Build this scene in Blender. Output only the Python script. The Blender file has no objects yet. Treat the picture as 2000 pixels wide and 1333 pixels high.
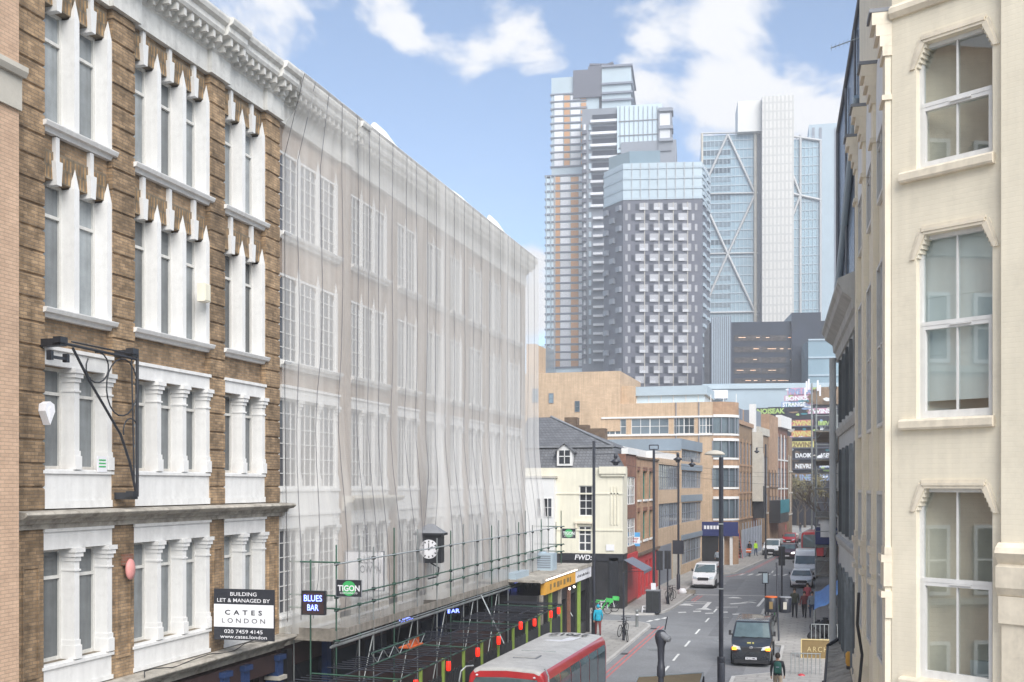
import bpy, bmesh, math, random
from mathutils import Vector, Matrix, noise
R = math.radians
random.seed(7)
SC = bpy.context.scene
C = SC.collection
# ---------------------------------------------------------------- camera
FOC, CAMH = 2100.0, 8.6                     # focal length in photo pixels (photo 2000 wide), eye height
TH = math.atan(603 / FOC)                   # street direction lies 16 deg right of the optical axis
cam = bpy.data.cameras.new('camera'); co = bpy.data.objects.new('camera', cam); C.objects.link(co)
co.location = (0, 0, CAMH); co.rotation_euler = (R(90), 0, TH)
cam.sensor_width = 36; cam.lens = FOC / 2000 * 36; cam.shift_y = (948 - 666.5) / 2000
cam.clip_start = 0.1; cam.clip_end = 6000
SC.camera = co
# ---------------------------------------------------------------- world
SUN_EL, SUN_AZ = 42, 142                    # azimuth clockwise from +Y: high behind the camera, to the right
w = bpy.data.worlds.new('World'); SC.world = w; w.use_nodes = True
nt = w.node_tree; nt.nodes.clear()
def N(t, **k):
    n = nt.nodes.new(t)
    for a, b in k.items(): setattr(n, a, b)
    return n
def math_(op, a, b=None, clamp=False):
    n = N('ShaderNodeMath', operation=op, use_clamp=clamp)
    for i, v in enumerate((a, b)):
        if v is None: continue
        if isinstance(v, (int, float)): n.inputs[i].default_value = v
        else: nt.links.new(v, n.inputs[i])
    return n.outputs[0]
sky = N('ShaderNodeTexSky', sky_type='NISHITA', sun_disc=False, sun_elevation=R(SUN_EL), sun_rotation=R(SUN_AZ))
sky.air_density = 1.0; sky.dust_density = .2; sky.ozone_density = 1.5; sky.altitude = 2500
tc = N('ShaderNodeTexCoord')
def cloud_dir(px, py):
    u, v = (px - 1000) / FOC, (948 - py) / FOC
    return Vector((-math.sin(TH) + u * math.cos(TH), math.cos(TH) + u * math.sin(TH), v)).normalized()
nz = N('ShaderNodeTexNoise', noise_dimensions='3D'); nz.inputs['Scale'].default_value = 7.0
nz.inputs['Detail'].default_value = 11; nz.inputs['Roughness'].default_value = 0.56; nz.inputs['Distortion'].default_value = 0.25
mp = N('ShaderNodeMapping'); mp.inputs['Scale'].default_value = (1, 1, 1.5); mp.inputs['Location'].default_value = (3.1, 1.7, 0.4)
nt.links.new(tc.outputs['Generated'], mp.inputs[0]); nt.links.new(mp.outputs[0], nz.inputs[0])
acc = None                                   # cloud banks: where in the sky the fleecy clouds gather
for (px, py, rad, amp) in ((1420, 60, .045, .30), (1400, 150, .03, .38), (1470, 190, .04, .46), (1580, 190, .045, .42), (1240, 50, .05, .36), (1060, 110, .035, .5), (1000, 40, .05, .42), (900, 70, .05, .42), (780, 60, .035, .42),
                           (500, 40, .06, .36), (600, 90, .03, .3), (1045, 510, .022, .50), (1040, 600, .03, .45), (1640, 180, .05, .3), (1370, 290, .02, .30), (2500, 200, .3, .3), (-400, 100, .3, .25), (1800, 500, .1, .3)):
    d = cloud_dir(px, py)
    dp = N('ShaderNodeVectorMath', operation='DISTANCE'); nt.links.new(tc.outputs['Generated'], dp.inputs[0]); dp.inputs[1].default_value = d
    g = math_('POWER', 2.718, math_('MULTIPLY', math_('POWER', math_('DIVIDE', dp.outputs['Value'], rad), 2.0), -1.0))
    g = math_('MULTIPLY', g, amp)
    acc = g if acc is None else math_('MAXIMUM', acc, g)
for d, rad, amp in (((.3, -.8, .5), .9, .6), ((1, 0, .4), .75, .55), ((-.9, -.3, .5), .7, .5)):      # unseen cloud added behind and beside the viewer to whiten the ambient light
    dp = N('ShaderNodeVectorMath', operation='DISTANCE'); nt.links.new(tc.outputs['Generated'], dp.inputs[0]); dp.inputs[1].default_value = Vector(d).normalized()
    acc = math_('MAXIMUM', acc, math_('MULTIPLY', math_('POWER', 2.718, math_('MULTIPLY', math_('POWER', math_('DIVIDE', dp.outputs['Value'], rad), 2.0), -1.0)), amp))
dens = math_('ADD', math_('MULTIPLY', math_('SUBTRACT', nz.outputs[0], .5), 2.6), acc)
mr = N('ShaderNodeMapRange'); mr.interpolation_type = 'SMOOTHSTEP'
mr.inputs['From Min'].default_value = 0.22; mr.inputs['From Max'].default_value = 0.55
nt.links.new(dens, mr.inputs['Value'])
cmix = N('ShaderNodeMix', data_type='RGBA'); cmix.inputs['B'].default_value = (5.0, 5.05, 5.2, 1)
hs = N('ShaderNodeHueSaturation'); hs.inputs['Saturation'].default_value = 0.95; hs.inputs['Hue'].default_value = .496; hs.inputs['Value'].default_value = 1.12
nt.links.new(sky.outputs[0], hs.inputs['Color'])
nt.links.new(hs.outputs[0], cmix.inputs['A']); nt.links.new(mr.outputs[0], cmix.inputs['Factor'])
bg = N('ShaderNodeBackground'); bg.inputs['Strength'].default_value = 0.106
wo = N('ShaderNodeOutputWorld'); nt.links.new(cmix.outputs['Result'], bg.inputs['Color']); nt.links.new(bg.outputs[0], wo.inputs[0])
sl = bpy.data.lights.new('sun', 'SUN'); sl.energy = 3.1; sl.angle = R(50); sl.color = (1, .965, .92)
so = bpy.data.objects.new('sun', sl); C.objects.link(so)
az = R(SUN_AZ); el = R(SUN_EL)
sd = Vector((math.sin(az) * math.cos(el), math.cos(az) * math.cos(el), math.sin(el)))
so.rotation_euler = sd.to_track_quat('Z', 'Y').to_euler(); so.location = (0, -20, 60)
SC.view_settings.view_transform = 'Standard'; SC.view_settings.look = 'None'
SC.view_settings.exposure = 0.97; SC.view_settings.gamma = 1
# ---------------------------------------------------------------- pixel -> place (only for measuring; everything stands at its real distance)
_s, _c = math.sin(TH), math.cos(TH)
def G(px, py, z=0):
    t = (CAMH - z) * FOC / (py - 948); u = (px - 1000) / FOC
    return Vector((t * (-_s + u * _c), t * (_c + u * _s), z))
def AT(px, py, t):
    u = (px - 1000) / FOC
    return Vector((t * (-_s + u * _c), t * (_c + u * _s), CAMH + t * (948 - py) / FOC))
class Face:
    """vertical plane through P with local x direction az; m(px,py) -> (local x, z)"""
    def __init__(s, P, azd): s.P = P; s.a = R(azd); s.az = azd
    def m(s, px, py=948):
        u = (px - 1000) / FOC; d = (math.cos(s.a), math.sin(s.a)); r = (-_s + u * _c, _c + u * _s)
        det = -d[0] * r[1] + r[0] * d[1]
        k = (s.P[0] * r[1] - r[0] * s.P[1]) / det
        t = (s.P[1] + k * d[1]) / r[1]
        return k, CAMH + t * (948 - py) / FOC
# ---------------------------------------------------------------- materials
M = {}
def mat(name, col, rough=.75, var=.18, vs=3.0, bump=0, metal=0, brick=None, streak=0, emit=0, randv=0, spec=None, coat=0, fine=0, dirt=0, flat=0, offs=.5):
    m = bpy.data.materials.new(name); m.use_nodes = True; t = m.node_tree; b = t.nodes['Principled BSDF']; L = t.links.new
    def n(ty, **k):
        q = t.nodes.new(ty)
        for a, v in k.items(): setattr(q, a, v)
        return q
    tc = n('ShaderNodeTexCoord'); b.inputs['Roughness'].default_value = rough; b.inputs['Metallic'].default_value = metal
    if spec is not None: b.inputs['Specular IOR Level'].default_value = spec
    if coat: b.inputs['Coat Weight'].default_value = coat; b.inputs['Coat Roughness'].default_value = .06
    sx = n('ShaderNodeSeparateXYZ'); L(tc.outputs['Object'], sx.inputs[0])
    ad = n('ShaderNodeMath', operation='ADD'); L(sx.outputs[0], ad.inputs[0]); L(sx.outputs[1], ad.inputs[1])
    cx = n('ShaderNodeCombineXYZ'); L(sx.outputs[0] if flat else ad.outputs[0], cx.inputs[0]); L(sx.outputs[1 if flat else 2], cx.inputs[1])
    bumph = None
    if brick:
        c2, mort, bw, bh = brick
        br = n('ShaderNodeTexBrick'); L(cx.outputs[0], br.inputs[0])
        br.inputs['Scale'].default_value = 1; br.offset = offs; br.inputs['Brick Width'].default_value = bw; br.inputs['Row Height'].default_value = bh
        br.inputs['Mortar Size'].default_value = bh * .11; br.inputs['Mortar Smooth'].default_value = .3; br.inputs['Bias'].default_value = -.1
        br.inputs['Color1'].default_value = (*col, 1); br.inputs['Color2'].default_value = (*c2, 1); br.inputs['Mortar'].default_value = (*mort, 1)
        cur = br.outputs['Color']; bumph = br.outputs['Fac']
    else:
        rgb = n('ShaderNodeRGB'); rgb.outputs[0].default_value = (*col, 1); cur = rgb.outputs[0]
    def mul(cur, fac, lo, hi):
        r = n('ShaderNodeMapRange'); r.inputs['From Min'].default_value = .3; r.inputs['From Max'].default_value = .7
        r.inputs['To Min'].default_value = lo; r.inputs['To Max'].default_value = hi; L(fac, r.inputs[0])
        x = n('ShaderNodeVectorMath', operation='SCALE'); L(cur, x.inputs[0]); L(r.outputs[0], x.inputs['Scale']); return x.outputs[0]
    if var:
        z = n('ShaderNodeTexNoise'); z.inputs['Scale'].default_value = vs; z.inputs['Detail'].default_value = 6; z.inputs['Roughness'].default_value = .65
        L(tc.outputs['Object'], z.inputs[0]); cur = mul(cur, z.outputs[0], 1 - var, 1 + var * .6)
        z2 = n('ShaderNodeTexNoise'); z2.inputs['Scale'].default_value = vs * .13; z2.inputs['Detail'].default_value = 3
        L(tc.outputs['Object'], z2.inputs[0]); cur = mul(cur, z2.outputs[0], 1 - var * .6, 1 + var * .5)
    if streak:
        mp = n('ShaderNodeMapping'); mp.inputs['Scale'].default_value = (5, 5, .35); L(tc.outputs['Object'], mp.inputs[0])
        z = n('ShaderNodeTexNoise'); z.inputs['Scale'].default_value = 1; z.inputs['Detail'].default_value = 5; L(mp.outputs[0], z.inputs[0])
        cur = mul(cur, z.outputs[0], 1 - streak, 1 + streak * .25)
    if dirt:
        z = n('ShaderNodeTexNoise'); z.inputs['Scale'].default_value = 2.2; z.inputs['Detail'].default_value = 9; z.inputs['Roughness'].default_value = .7; L(tc.outputs['Object'], z.inputs[0])
        r = n('ShaderNodeMapRange'); r.inputs['From Min'].default_value = .5; r.inputs['From Max'].default_value = .68; r.inputs['To Max'].default_value = dirt; L(z.outputs[0], r.inputs[0])
        x = n('ShaderNodeMix', data_type='RGBA'); L(r.outputs[0], x.inputs['Factor']); L(cur, x.inputs['A']); x.inputs['B'].default_value = (.1, .085, .065, 1); cur = x.outputs['Result']
    if randv:
        oi = n('ShaderNodeObjectInfo'); r = n('ShaderNodeMapRange'); r.inputs['To Min'].default_value = 1 - randv; r.inputs['To Max'].default_value = 1 + randv; L(oi.outputs['Random'], r.inputs[0])
        x = n('ShaderNodeVectorMath', operation='SCALE'); L(cur, x.inputs[0]); L(r.outputs[0], x.inputs['Scale']); cur = x.outputs[0]
    L(cur, b.inputs['Base Color'])
    if emit: L(cur, b.inputs['Emission Color']); b.inputs['Emission Strength'].default_value = emit
    if bump or fine:
        bp = n('ShaderNodeBump'); bp.inputs['Strength'].default_value = bump or fine; bp.inputs['Distance'].default_value = .02
        if bumph is not None and bump: L(bumph, bp.inputs['Height']); bp.invert = True
        else:
            z = n('ShaderNodeTexNoise'); z.inputs['Scale'].default_value = vs * 8; z.inputs['Detail'].default_value = 5; L(tc.outputs['Object'], z.inputs[0]); L(z.outputs[0], bp.inputs['Height'])
        L(bp.outputs[0], b.inputs['Normal'])
    M[name] = m; return m
def srgb(r, g, b):
    f = lambda c: (c / 255 / 12.92) if c / 255 <= .04045 else ((c / 255 + .055) / 1.055) ** 2.4
    return (f(r), f(g), f(b))
mat('brick_brown', (.38, .255, .15), .9, .45, 2.6, bump=.5, brick=((.21, .14, .08), (.23, .19, .14), .22, .075), streak=.22)
mat('brick_rubbed', (.46, .29, .14), .9, .55, 3.4, brick=((.30, .19, .10), (.24, .19, .13), .11, .3), bump=.3)
mat('brick_pier', (.42, .285, .165), .9, .55, 2.2, bump=.5, brick=((.24, .16, .09), (.22, .17, .12), .22, .075), streak=.25)
mat('brick_pale', (.56, .385, .27), .9, .15, 3.0, bump=.4, brick=((.50, .34, .235), (.38, .28, .2), .22, .075))
mat('brick_net', (.42, .33, .265), .9, .25, 2.0, brick=((.36, .28, .22), (.3, .27, .24), .22, .075), bump=.3)
mat('brick_yellow', (.57, .42, .29), .9, .14, .7, brick=((.51, .37, .25), (.45, .36, .26), .45, .15), streak=.18)
mat('brick_orange', (.45, .285, .18), .9, .2, .8, brick=((.38, .23, .145), (.36, .26, .18), .45, .15), streak=.15)
mat('brick_red', (.26, .11, .07), .9, .3, 1.5, brick=((.19, .09, .06), (.2, .15, .12), .22, .075))
mat('brick_tan', (.33, .22, .13), .9, .3, 1.0, brick=((.26, .165, .10), (.22, .17, .12), .3, .1), streak=.2)
mat('brick_dark', (.17, .115, .075), .9, .35, 1.2, brick=((.12, .08, .055), (.14, .11, .09), .3, .1))
mat('white_paint', (.75, .745, .73), .55, .08, 2.0, streak=.1, dirt=.12)
mat('white_trim', (.70, .69, .655), .6, .12, 2.0, streak=.16, dirt=.24)
mat('white_far', (.70, .70, .69), .7, .06, .6)
mat('stone_ledge', (.40, .37, .32), .9, .35, 4.0, fine=.6, dirt=.65)
mat('stone_band', (.50, .47, .41), .9, .15, 2.0, fine=.2)
mat('cream_render', (.815, .745, .60), .8, .05, 1.2, bump=.18, brick=((.81, .74, .595), (.795, .725, .58), .22, .075), streak=.08, dirt=.10)
mat('cream_smooth', (.79, .73, .61), .7, .06, 2.0, streak=.08)
mat('cream_moulding', (.78, .70, .565), .7, .08, 2.0, streak=.14, dirt=.22)
mat('cream_wall', (.72, .69, .57), .85, .06, 1.0, streak=.10)
mat('grey_render', (.56, .575, .575), .85, .10, 1.2, streak=.14)
mat('grey_cornice', (.48, .48, .465), .85, .12, 2, streak=.2)
mat('slate', (.16, .165, .18), .75, .2, 1.0, brick=((.12, .125, .14), (.08, .085, .09), .25, .2), bump=.4)
mat('lead', (.22, .23, .25), .6, .2, 2)
mat('glass_dark', (.05, .055, .065), .06, .25, .8, randv=.55, spec=.8)
mat('glass_net', (.10, .105, .12), .15, .2, .8, randv=.4)
mat('glass_curtain', (.21, .23, .24), .10, .3, 1.2, randv=.65, spec=.7, streak=.25)
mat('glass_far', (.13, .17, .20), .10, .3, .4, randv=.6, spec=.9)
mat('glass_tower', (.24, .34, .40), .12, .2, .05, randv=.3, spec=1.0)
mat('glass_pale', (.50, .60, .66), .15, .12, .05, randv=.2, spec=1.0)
mat('tower_white', (.62, .63, .66), .5, .08, .1, randv=.15)
mat('tower_grey', (.20, .22, .26), .5, .12, .1, randv=.12)
mat('tower_dark', (.085, .09, .12), .5, .12, .1)
mat('tower_slab', (.16, .18, .23), .5, .1, .1)
mat('tower_orange', (.50, .27, .13), .6, .12, .1, randv=.1)
mat('tower_core', (.56, .55, .53), .5, .05, .08, brick=((.53, .52, .50), (.42, .42, .41), 1.5, 3.4), offs=0)
mat('tower_core_plain', (.58, .58, .57), .5, .04, .08)
mat('bay_window', (.34, .345, .37), .3, .12, .2, randv=.2); mat('bay_balcony', (.50, .51, .54), .5, .08, .2)
mat('asphalt_patch', (.185, .19, .20), .93, .2, 5)
mat('steel_brace', (.42, .43, .44), .4, .05, .2)
mat('black_block', (.016, .022, .04), .3, .4, .15)
mat('black_block_windows', (.075, .06, .055), .25, .8, 1.2)
mat('blue_panel', (.36, .44, .50), .4, .08, .3)
mat('blue_band', (.22, .27, .32), .5, .1, .5)
mat('slate_glass', (.12, .145, .19), .25, .3, .25, spec=.9)
mat('iron_black', (.022, .024, .03), .45, .3, 8, fine=.1)
mat('pole_black', (.03, .033, .045), .4, .2, 5)
mat('asphalt', (.22, .226, .235), .92, .16, 6, fine=.3)
mat('ground_dark', (.11, .11, .11), .95, .2, 2)
mat('paving', (.37, .355, .335), .9, .14, 2.0, brick=((.33, .32, .30), (.29, .28, .265), .9, .6), flat=1)
mat('kerb', (.46, .45, .43), .85, .15, 3)
mat('line_white', (.72, .72, .70), .8, .25, 5)
mat('line_red', (.50, .16, .16), .8, .25, 5)
mat('net_cord', (.10, .10, .12), .8, 0)
mat('scaffold_green', (.05, .12, .085), .5, .35, 1.2, metal=.2)
mat('scaffold_steel', (.27, .29, .29), .4, .35, 2.0, metal=.4)
mat('scaffold_bright', (.42, .45, .45), .4, .3, 2.0, metal=.4)
mat('board_wood', (.31, .28, .24), .9, .35, 3, streak=.3)
mat('board_orange', (.62, .13, .03), .7, .2, 3)
mat('shop_brown', (.055, .03, .028), .6, .4, 1)
mat('shop_dark', (.028, .028, .032), .45, .4, 1)
mat('shop_blue', (.03, .06, .16), .4, .2, 2)
mat('shop_red', (.50, .045, .05), .5, .15, 1.5)
mat('green_paint', (.015, .20, .16), .6, .2, 1.5)
mat('lantern_red', (.95, .022, .008), .6, .15, 3, emit=.75)
mat('neon_blue', (.18, .24, 1.0), .5, 0, emit=2.4)
mat('ceiling_light', (.9, .6, .4), .5, .1, 1, emit=.35)
mat('bulb_warm', (1.0, .9, .8), .4, 0, emit=3.0)
mat('indicator', (1.0, .30, .02), .4, 0, emit=2.2)
mat('headlamp_lit', (1.0, .93, .88), .3, 0, emit=3.0)
mat('sign_black', (.025, .027, .035), .5, .1, 3)
mat('sign_white', (.75, .75, .78), .5, .03, 3)
mat('sign_green', (.05, .40, .12), .5, .05, 3)
mat('sign_blue', (.02, .03, .13), .5, .1, 3)
mat('sign_lightblue', (.10, .35, .65), .5, .05, 3)
mat('sign_yellow', (.70, .36, .05), .6, .15, 2)
mat('sign_brown', (.22, .15, .06), .6, .15, 3)
mat('gold_trim', (.62, .50, .26), .5, .1, 3)
mat('bus_red', (.50, .03, .035), .3, .10, 1.5, coat=.5)
mat('bus_roof', (.55, .54, .52), .5, .18, 1.2, streak=.1, dirt=.15)
mat('paint_white', (.84, .85, .86), .3, .04, 2, coat=.6)
mat('paint_black', (.022, .026, .032), .25, .1, 2, coat=.8)
mat('paint_dark', (.07, .03, .04), .3, .1, 2, coat=.6)
mat('paint_red', (.45, .03, .04), .3, .1, 2, coat=.6)
mat('car_glass', (.10, .14, .15), .06, .25, 2, spec=1.0)
mat('tyre', (.02, .02, .02), .85, .2, 8)
mat('rim', (.38, .38, .39), .35, .1, 4, metal=.6)
mat('plastic_black', (.025, .025, .028), .6, .15, 6)
mat('lime_green', (.08, .52, .12), .45, .1, 4)
mat('tarp_blue', (.06, .19, .48), .6, .2, 4, fine=.5)
mat('hoarding', (.34, .37, .43), .7, .15, 1)
mat('skin', (.50, .30, .21), .6, .05, 8)
mat('hair_dark', (.03, .02, .015), .8, .2, 20)
for nme, c in dict(cloth_teal=(.01, .33, .48), cloth_black=(.02, .021, .026), cloth_green=(.015, .085, .07), cloth_beige=(.34, .27, .20), cloth_maroon=(.16, .035, .035),
                   cloth_grey=(.26, .30, .35), cloth_olive=(.06, .065, .045), cloth_hivis=(.50, .85, .04), cloth_pink=(.42, .08, .10), cloth_denim=(.05, .07, .13)).items():
    mat(nme, c, .85, .2, 8)
for nme, c in dict(graf_red=(.50, .16, .15), graf_orange=(.58, .24, .12), graf_yellow=(.60, .54, .18), graf_lime=(.42, .58, .18), graf_pink=(.58, .32, .44),
                   graf_blue=(.26, .36, .56), graf_teal=(.04, .22, .27), graf_white=(.78, .80, .82), graf_black=(.02, .02, .03)).items():
    mat(nme, c, .8, .12, 1.0)
mat('bark', (.10, .075, .055), .95, .3, 6, fine=.4)
mat('leaf_olive', (.15, .13, .055), .8, .35, 2, randv=.2)
mat('fence_dark', (.03, .033, .036), .8, .3, 3)
mat('post_lime', (.22, .32, .06), .6, .2, 3)
def net_material():
    m = bpy.data.materials.new('net_mesh'); m.use_nodes = True; t = m.node_tree; t.nodes.clear(); L = t.links.new
    o = t.nodes.new('ShaderNodeOutputMaterial'); tr = t.nodes.new('ShaderNodeBsdfTransparent'); df = t.nodes.new('ShaderNodeBsdfDiffuse'); tl = t.nodes.new('ShaderNodeBsdfTranslucent')
    df.inputs[0].default_value = (.78, .765, .74, 1); tl.inputs[0].default_value = (.78, .765, .74, 1)
    a = t.nodes.new('ShaderNodeAddShader'); mx0 = t.nodes.new('ShaderNodeMixShader'); mx0.inputs[0].default_value = .25; L(df.outputs[0], mx0.inputs[1]); L(tl.outputs[0], mx0.inputs[2])
    mx = t.nodes.new('ShaderNodeMixShader'); L(tr.outputs[0], mx.inputs[1]); L(mx0.outputs[0], mx.inputs[2]); L(mx.outputs[0], o.inputs[0])
    at = t.nodes.new('ShaderNodeAttribute'); at.attribute_name = 'weave'
    tc = t.nodes.new('ShaderNodeTexCoord'); mp = t.nodes.new('ShaderNodeMapping'); mp.inputs['Scale'].default_value = (1.6, 1, .10); L(tc.outputs['Object'], mp.inputs[0])
    z = t.nodes.new('ShaderNodeTexNoise'); z.inputs['Scale'].default_value = 1.5; z.inputs['Detail'].default_value = 7; z.inputs['Distortion'].default_value = .5; L(mp.outputs[0], z.inputs[0])
    r = t.nodes.new('ShaderNodeMapRange'); r.inputs['From Min'].default_value = .3; r.inputs['From Max'].default_value = .72; r.inputs['To Min'].default_value = -.07; r.inputs['To Max'].default_value = .10; L(z.outputs[0], r.inputs[0])
    s = t.nodes.new('ShaderNodeMath'); s.operation = 'ADD'; s.use_clamp = True; L(r.outputs[0], s.inputs[0]); L(at.outputs['Fac'], s.inputs[1]); L(s.outputs[0], mx.inputs[0])
    M['net_mesh'] = m
net_material()
def window_glass():
    m = bpy.data.materials.new('window_glass'); m.use_nodes = True; t = m.node_tree; t.nodes.clear(); L = t.links.new
    o = t.nodes.new('ShaderNodeOutputMaterial'); tr = t.nodes.new('ShaderNodeBsdfTransparent'); tr.inputs[0].default_value = (.80, .84, .84, 1)
    g = t.nodes.new('ShaderNodeBsdfGlossy'); g.inputs['Roughness'].default_value = .015; g.inputs[0].default_value = (.9, .93, .95, 1)
    mx = t.nodes.new('ShaderNodeMixShader'); mx.inputs[0].default_value = .14; L(tr.outputs[0], mx.inputs[1]); L(g.outputs[0], mx.inputs[2]); L(mx.outputs[0], o.inputs[0]); M['window_glass'] = m
window_glass()
mat('room_dark', (.03, .03, .03), .9, .3, 1); mat('blind', (.72, .77, .75), .8, .05, 1, streak=.08); mat('room_warm', (.10, .075, .055), .9, .3, 1)
# ---------------------------------------------------------------- mesh helpers
class MB:
    def __init__(s): s.v = []; s.f = []; s.mi = []; s.cur = 0; s.T = None; s.smooth = set()
    def add(s, vs, fs, smooth=False):
        o = len(s.v)
        s.v += [tuple(s.T @ Vector(v)) if s.T else tuple(v) for v in vs]
        for f in fs:
            if smooth: s.smooth.add(len(s.f))
            s.f.append(tuple(i + o for i in f)); s.mi.append(s.cur)
        return s
    def box(s, x0, x1, y0, y1, z0, z1):
        return s.add([(x0, y0, z0), (x1, y0, z0), (x1, y1, z0), (x0, y1, z0), (x0, y0, z1), (x1, y0, z1), (x1, y1, z1), (x0, y1, z1)],
                     [(0, 3, 2, 1), (4, 5, 6, 7), (0, 1, 5, 4), (1, 2, 6, 5), (2, 3, 7, 6), (3, 0, 4, 7)])
    def quad(s, a, b, c, d): return s.add([a, b, c, d], [(0, 1, 2, 3)])
    def poly(s, pts): return s.add(pts, [tuple(range(len(pts)))])
    def prism_xz(s, pts, y0, y1):            # polygon in the facade plane, extruded in depth (pts counter-clockwise seen from the front, -y)
        n = len(pts); vs = [(x, y0, z) for x, z in pts] + [(x, y1, z) for x, z in pts]
        return s.add(vs, [tuple(range(n)), tuple(range(2 * n - 1, n - 1, -1))] + [(i, i + n, (i + 1) % n + n, (i + 1) % n) for i in range(n)])
    def prism_xy(s, pts, z0, z1):            # plan polygon, counter-clockwise from above
        n = len(pts); vs = [(x, y, z0) for x, y in pts] + [(x, y, z1) for x, y in pts]
        return s.add(vs, [tuple(range(n - 1, -1, -1)), tuple(range(n, 2 * n))] + [(i, (i + 1) % n, (i + 1) % n + n, i + n) for i in range(n)])
    def prism_yz(s, pts, x0, x1):            # section polygon (y,z) swept along x (mouldings)
        n = len(pts); vs = [(x0, y, z) for y, z in pts] + [(x1, y, z) for y, z in pts]
        return s.add(vs, [tuple(range(n)), tuple(range(2 * n - 1, n - 1, -1))] + [(i, i + n, (i + 1) % n + n, (i + 1) % n) for i in range(n)])
    def cyl(s, p, q, r, n=8, r2=None, caps=True):
        p = Vector(p); q = Vector(q); d = (q - p).normalized(); a = d.orthogonal().normalized(); b = d.cross(a); r2 = r if r2 is None else r2
        vs = [p + (a * math.cos(i * 2 * math.pi / n) + b * math.sin(i * 2 * math.pi / n)) * r for i in range(n)] + [q + (a * math.cos(i * 2 * math.pi / n) + b * math.sin(i * 2 * math.pi / n)) * r2 for i in range(n)]
        s.add(vs, [(i, (i + 1) % n, (i + 1) % n + n, i + n) for i in range(n)], smooth=True)
        if caps: s.add(vs, [tuple(range(n - 1, -1, -1)), tuple(range(n, 2 * n))])
        return s
    def tube(s, pts, r, n=6):
        for a, b in zip(pts, pts[1:]): s.cyl(a, b, r, n)
        return s
    def lathe(s, prof, cx=0, cy=0, n=12, sx=1, sy=1):
        vs = []
        for (r, z) in prof: vs += [(cx + r * sx * math.cos(i * 2 * math.pi / n), cy + r * sy * math.sin(i * 2 * math.pi / n), z) for i in range(n)]
        fs = [(k * n + i, k * n + (i + 1) % n, (k + 1) * n + (i + 1) % n, (k + 1) * n + i) for k in range(len(prof) - 1) for i in range(n)]
        s.add(vs, fs, smooth=True); s.add(vs[:n], [tuple(range(n - 1, -1, -1))]); s.add(vs[-n:], [tuple(range(n))]); return s
    def mesh(s, name, mats):
        me = bpy.data.meshes.new(name); me.from_pydata(s.v, [], s.f)
        for m in (mats if isinstance(mats, (list, tuple)) else [mats]): me.materials.append(M[m])
        me.polygons.foreach_set('material_index', s.mi); me.polygons.foreach_set('use_smooth', [i in s.smooth for i in range(len(s.f))]); me.update(); return me
    def build(s, name, mats, parent=None, loc=None, rz=0): return link(name, s.mesh(name, mats), parent, loc, rz)
def link(name, data, parent=None, loc=None, rz=0):
    o = bpy.data.objects.new(name, data); C.objects.link(o)
    if parent: o.parent = parent
    if loc is not None: o.location = loc
    if rz: o.rotation_euler = (0, 0, rz)
    return o
def tag(o, label, cat, group=None):
    o['label'] = label; o['category'] = cat
    if group: o['group'] = group
    return o
def thing(name, label, cat, loc=(0, 0, 0), rz=0, group=None):
    o = link(name, None, None, loc, rz); o.empty_display_size = .2; return tag(o, label, cat, group)
def struct(o, kind='structure'): o['kind'] = kind; return o
def copy_tree(o, parent=None):
    c = o.copy(); C.objects.link(c); c.parent = parent
    for ch in [x for x in o.children]: copy_tree(ch, c)
    return c
def place(o, loc, rz=None, label=None, group=None):
    o.location = loc
    if rz is not None: o.rotation_euler = (0, 0, rz)
    if label: o['label'] = label
    if group: o['group'] = group
    return o
_cache = {}
def part(key, fn, name, mats, parent, loc, rz=0):       # shared mesh data for repeated parts
    if key not in _cache:
        b = MB(); fn(b); _cache[key] = b.mesh(name, mats)
    return link(name, _cache[key], parent, loc, rz)
def wall(b, x0, x1, z0, z1, ops, rec=.3, y=0, depth=None, back=False):
    """front sheet at y with rectangular openings and their reveals; side and top sheets back to depth"""
    ops = [o for o in ops if o[1] > o[0]]
    xs = sorted({x0, x1, *[o[0] for o in ops], *[o[1] for o in ops]}); zs = sorted({z0, z1, *[o[2] for o in ops], *[o[3] for o in ops]})
    ins = lambda x, z: any(o[0] < x < o[1] and o[2] < z < o[3] for o in ops)
    for i in range(len(xs) - 1):
        a, c = xs[i], xs[i + 1]; j = 0; run = None
        for j in range(len(zs) - 1):
            if ins((a + c) / 2, (zs[j] + zs[j + 1]) / 2):
                if run is not None: b.quad((a, y, run), (c, y, run), (c, y, zs[j]), (a, y, zs[j])); run = None
            elif run is None: run = zs[j]
        if run is not None: b.quad((a, y, run), (c, y, run), (c, y, zs[-1]), (a, y, zs[-1]))
    for (a, c, e, g) in ops:
        r = y + rec
        b.quad((a, y, e), (a, y, g), (a, r, g), (a, r, e)); b.quad((c, y, g), (c, y, e), (c, r, e), (c, r, g))
        b.quad((a, y, g), (c, y, g), (c, r, g), (a, r, g)); b.quad((a, y, e), (a, r, e), (c, r, e), (c, y, e))
    if depth:
        b.quad((x0, depth, z0), (x0, y, z0), (x0, y, z1), (x0, depth, z1)); b.quad((x1, y, z0), (x1, depth, z0), (x1, depth, z1), (x1, y, z1))
        b.quad((x0, y, z1), (x1, y, z1), (x1, depth, z1), (x0, depth, z1)); b.quad((x1, depth, z0), (x0, depth, z0), (x0, depth, z1), (x1, depth, z1))
    return b
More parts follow.
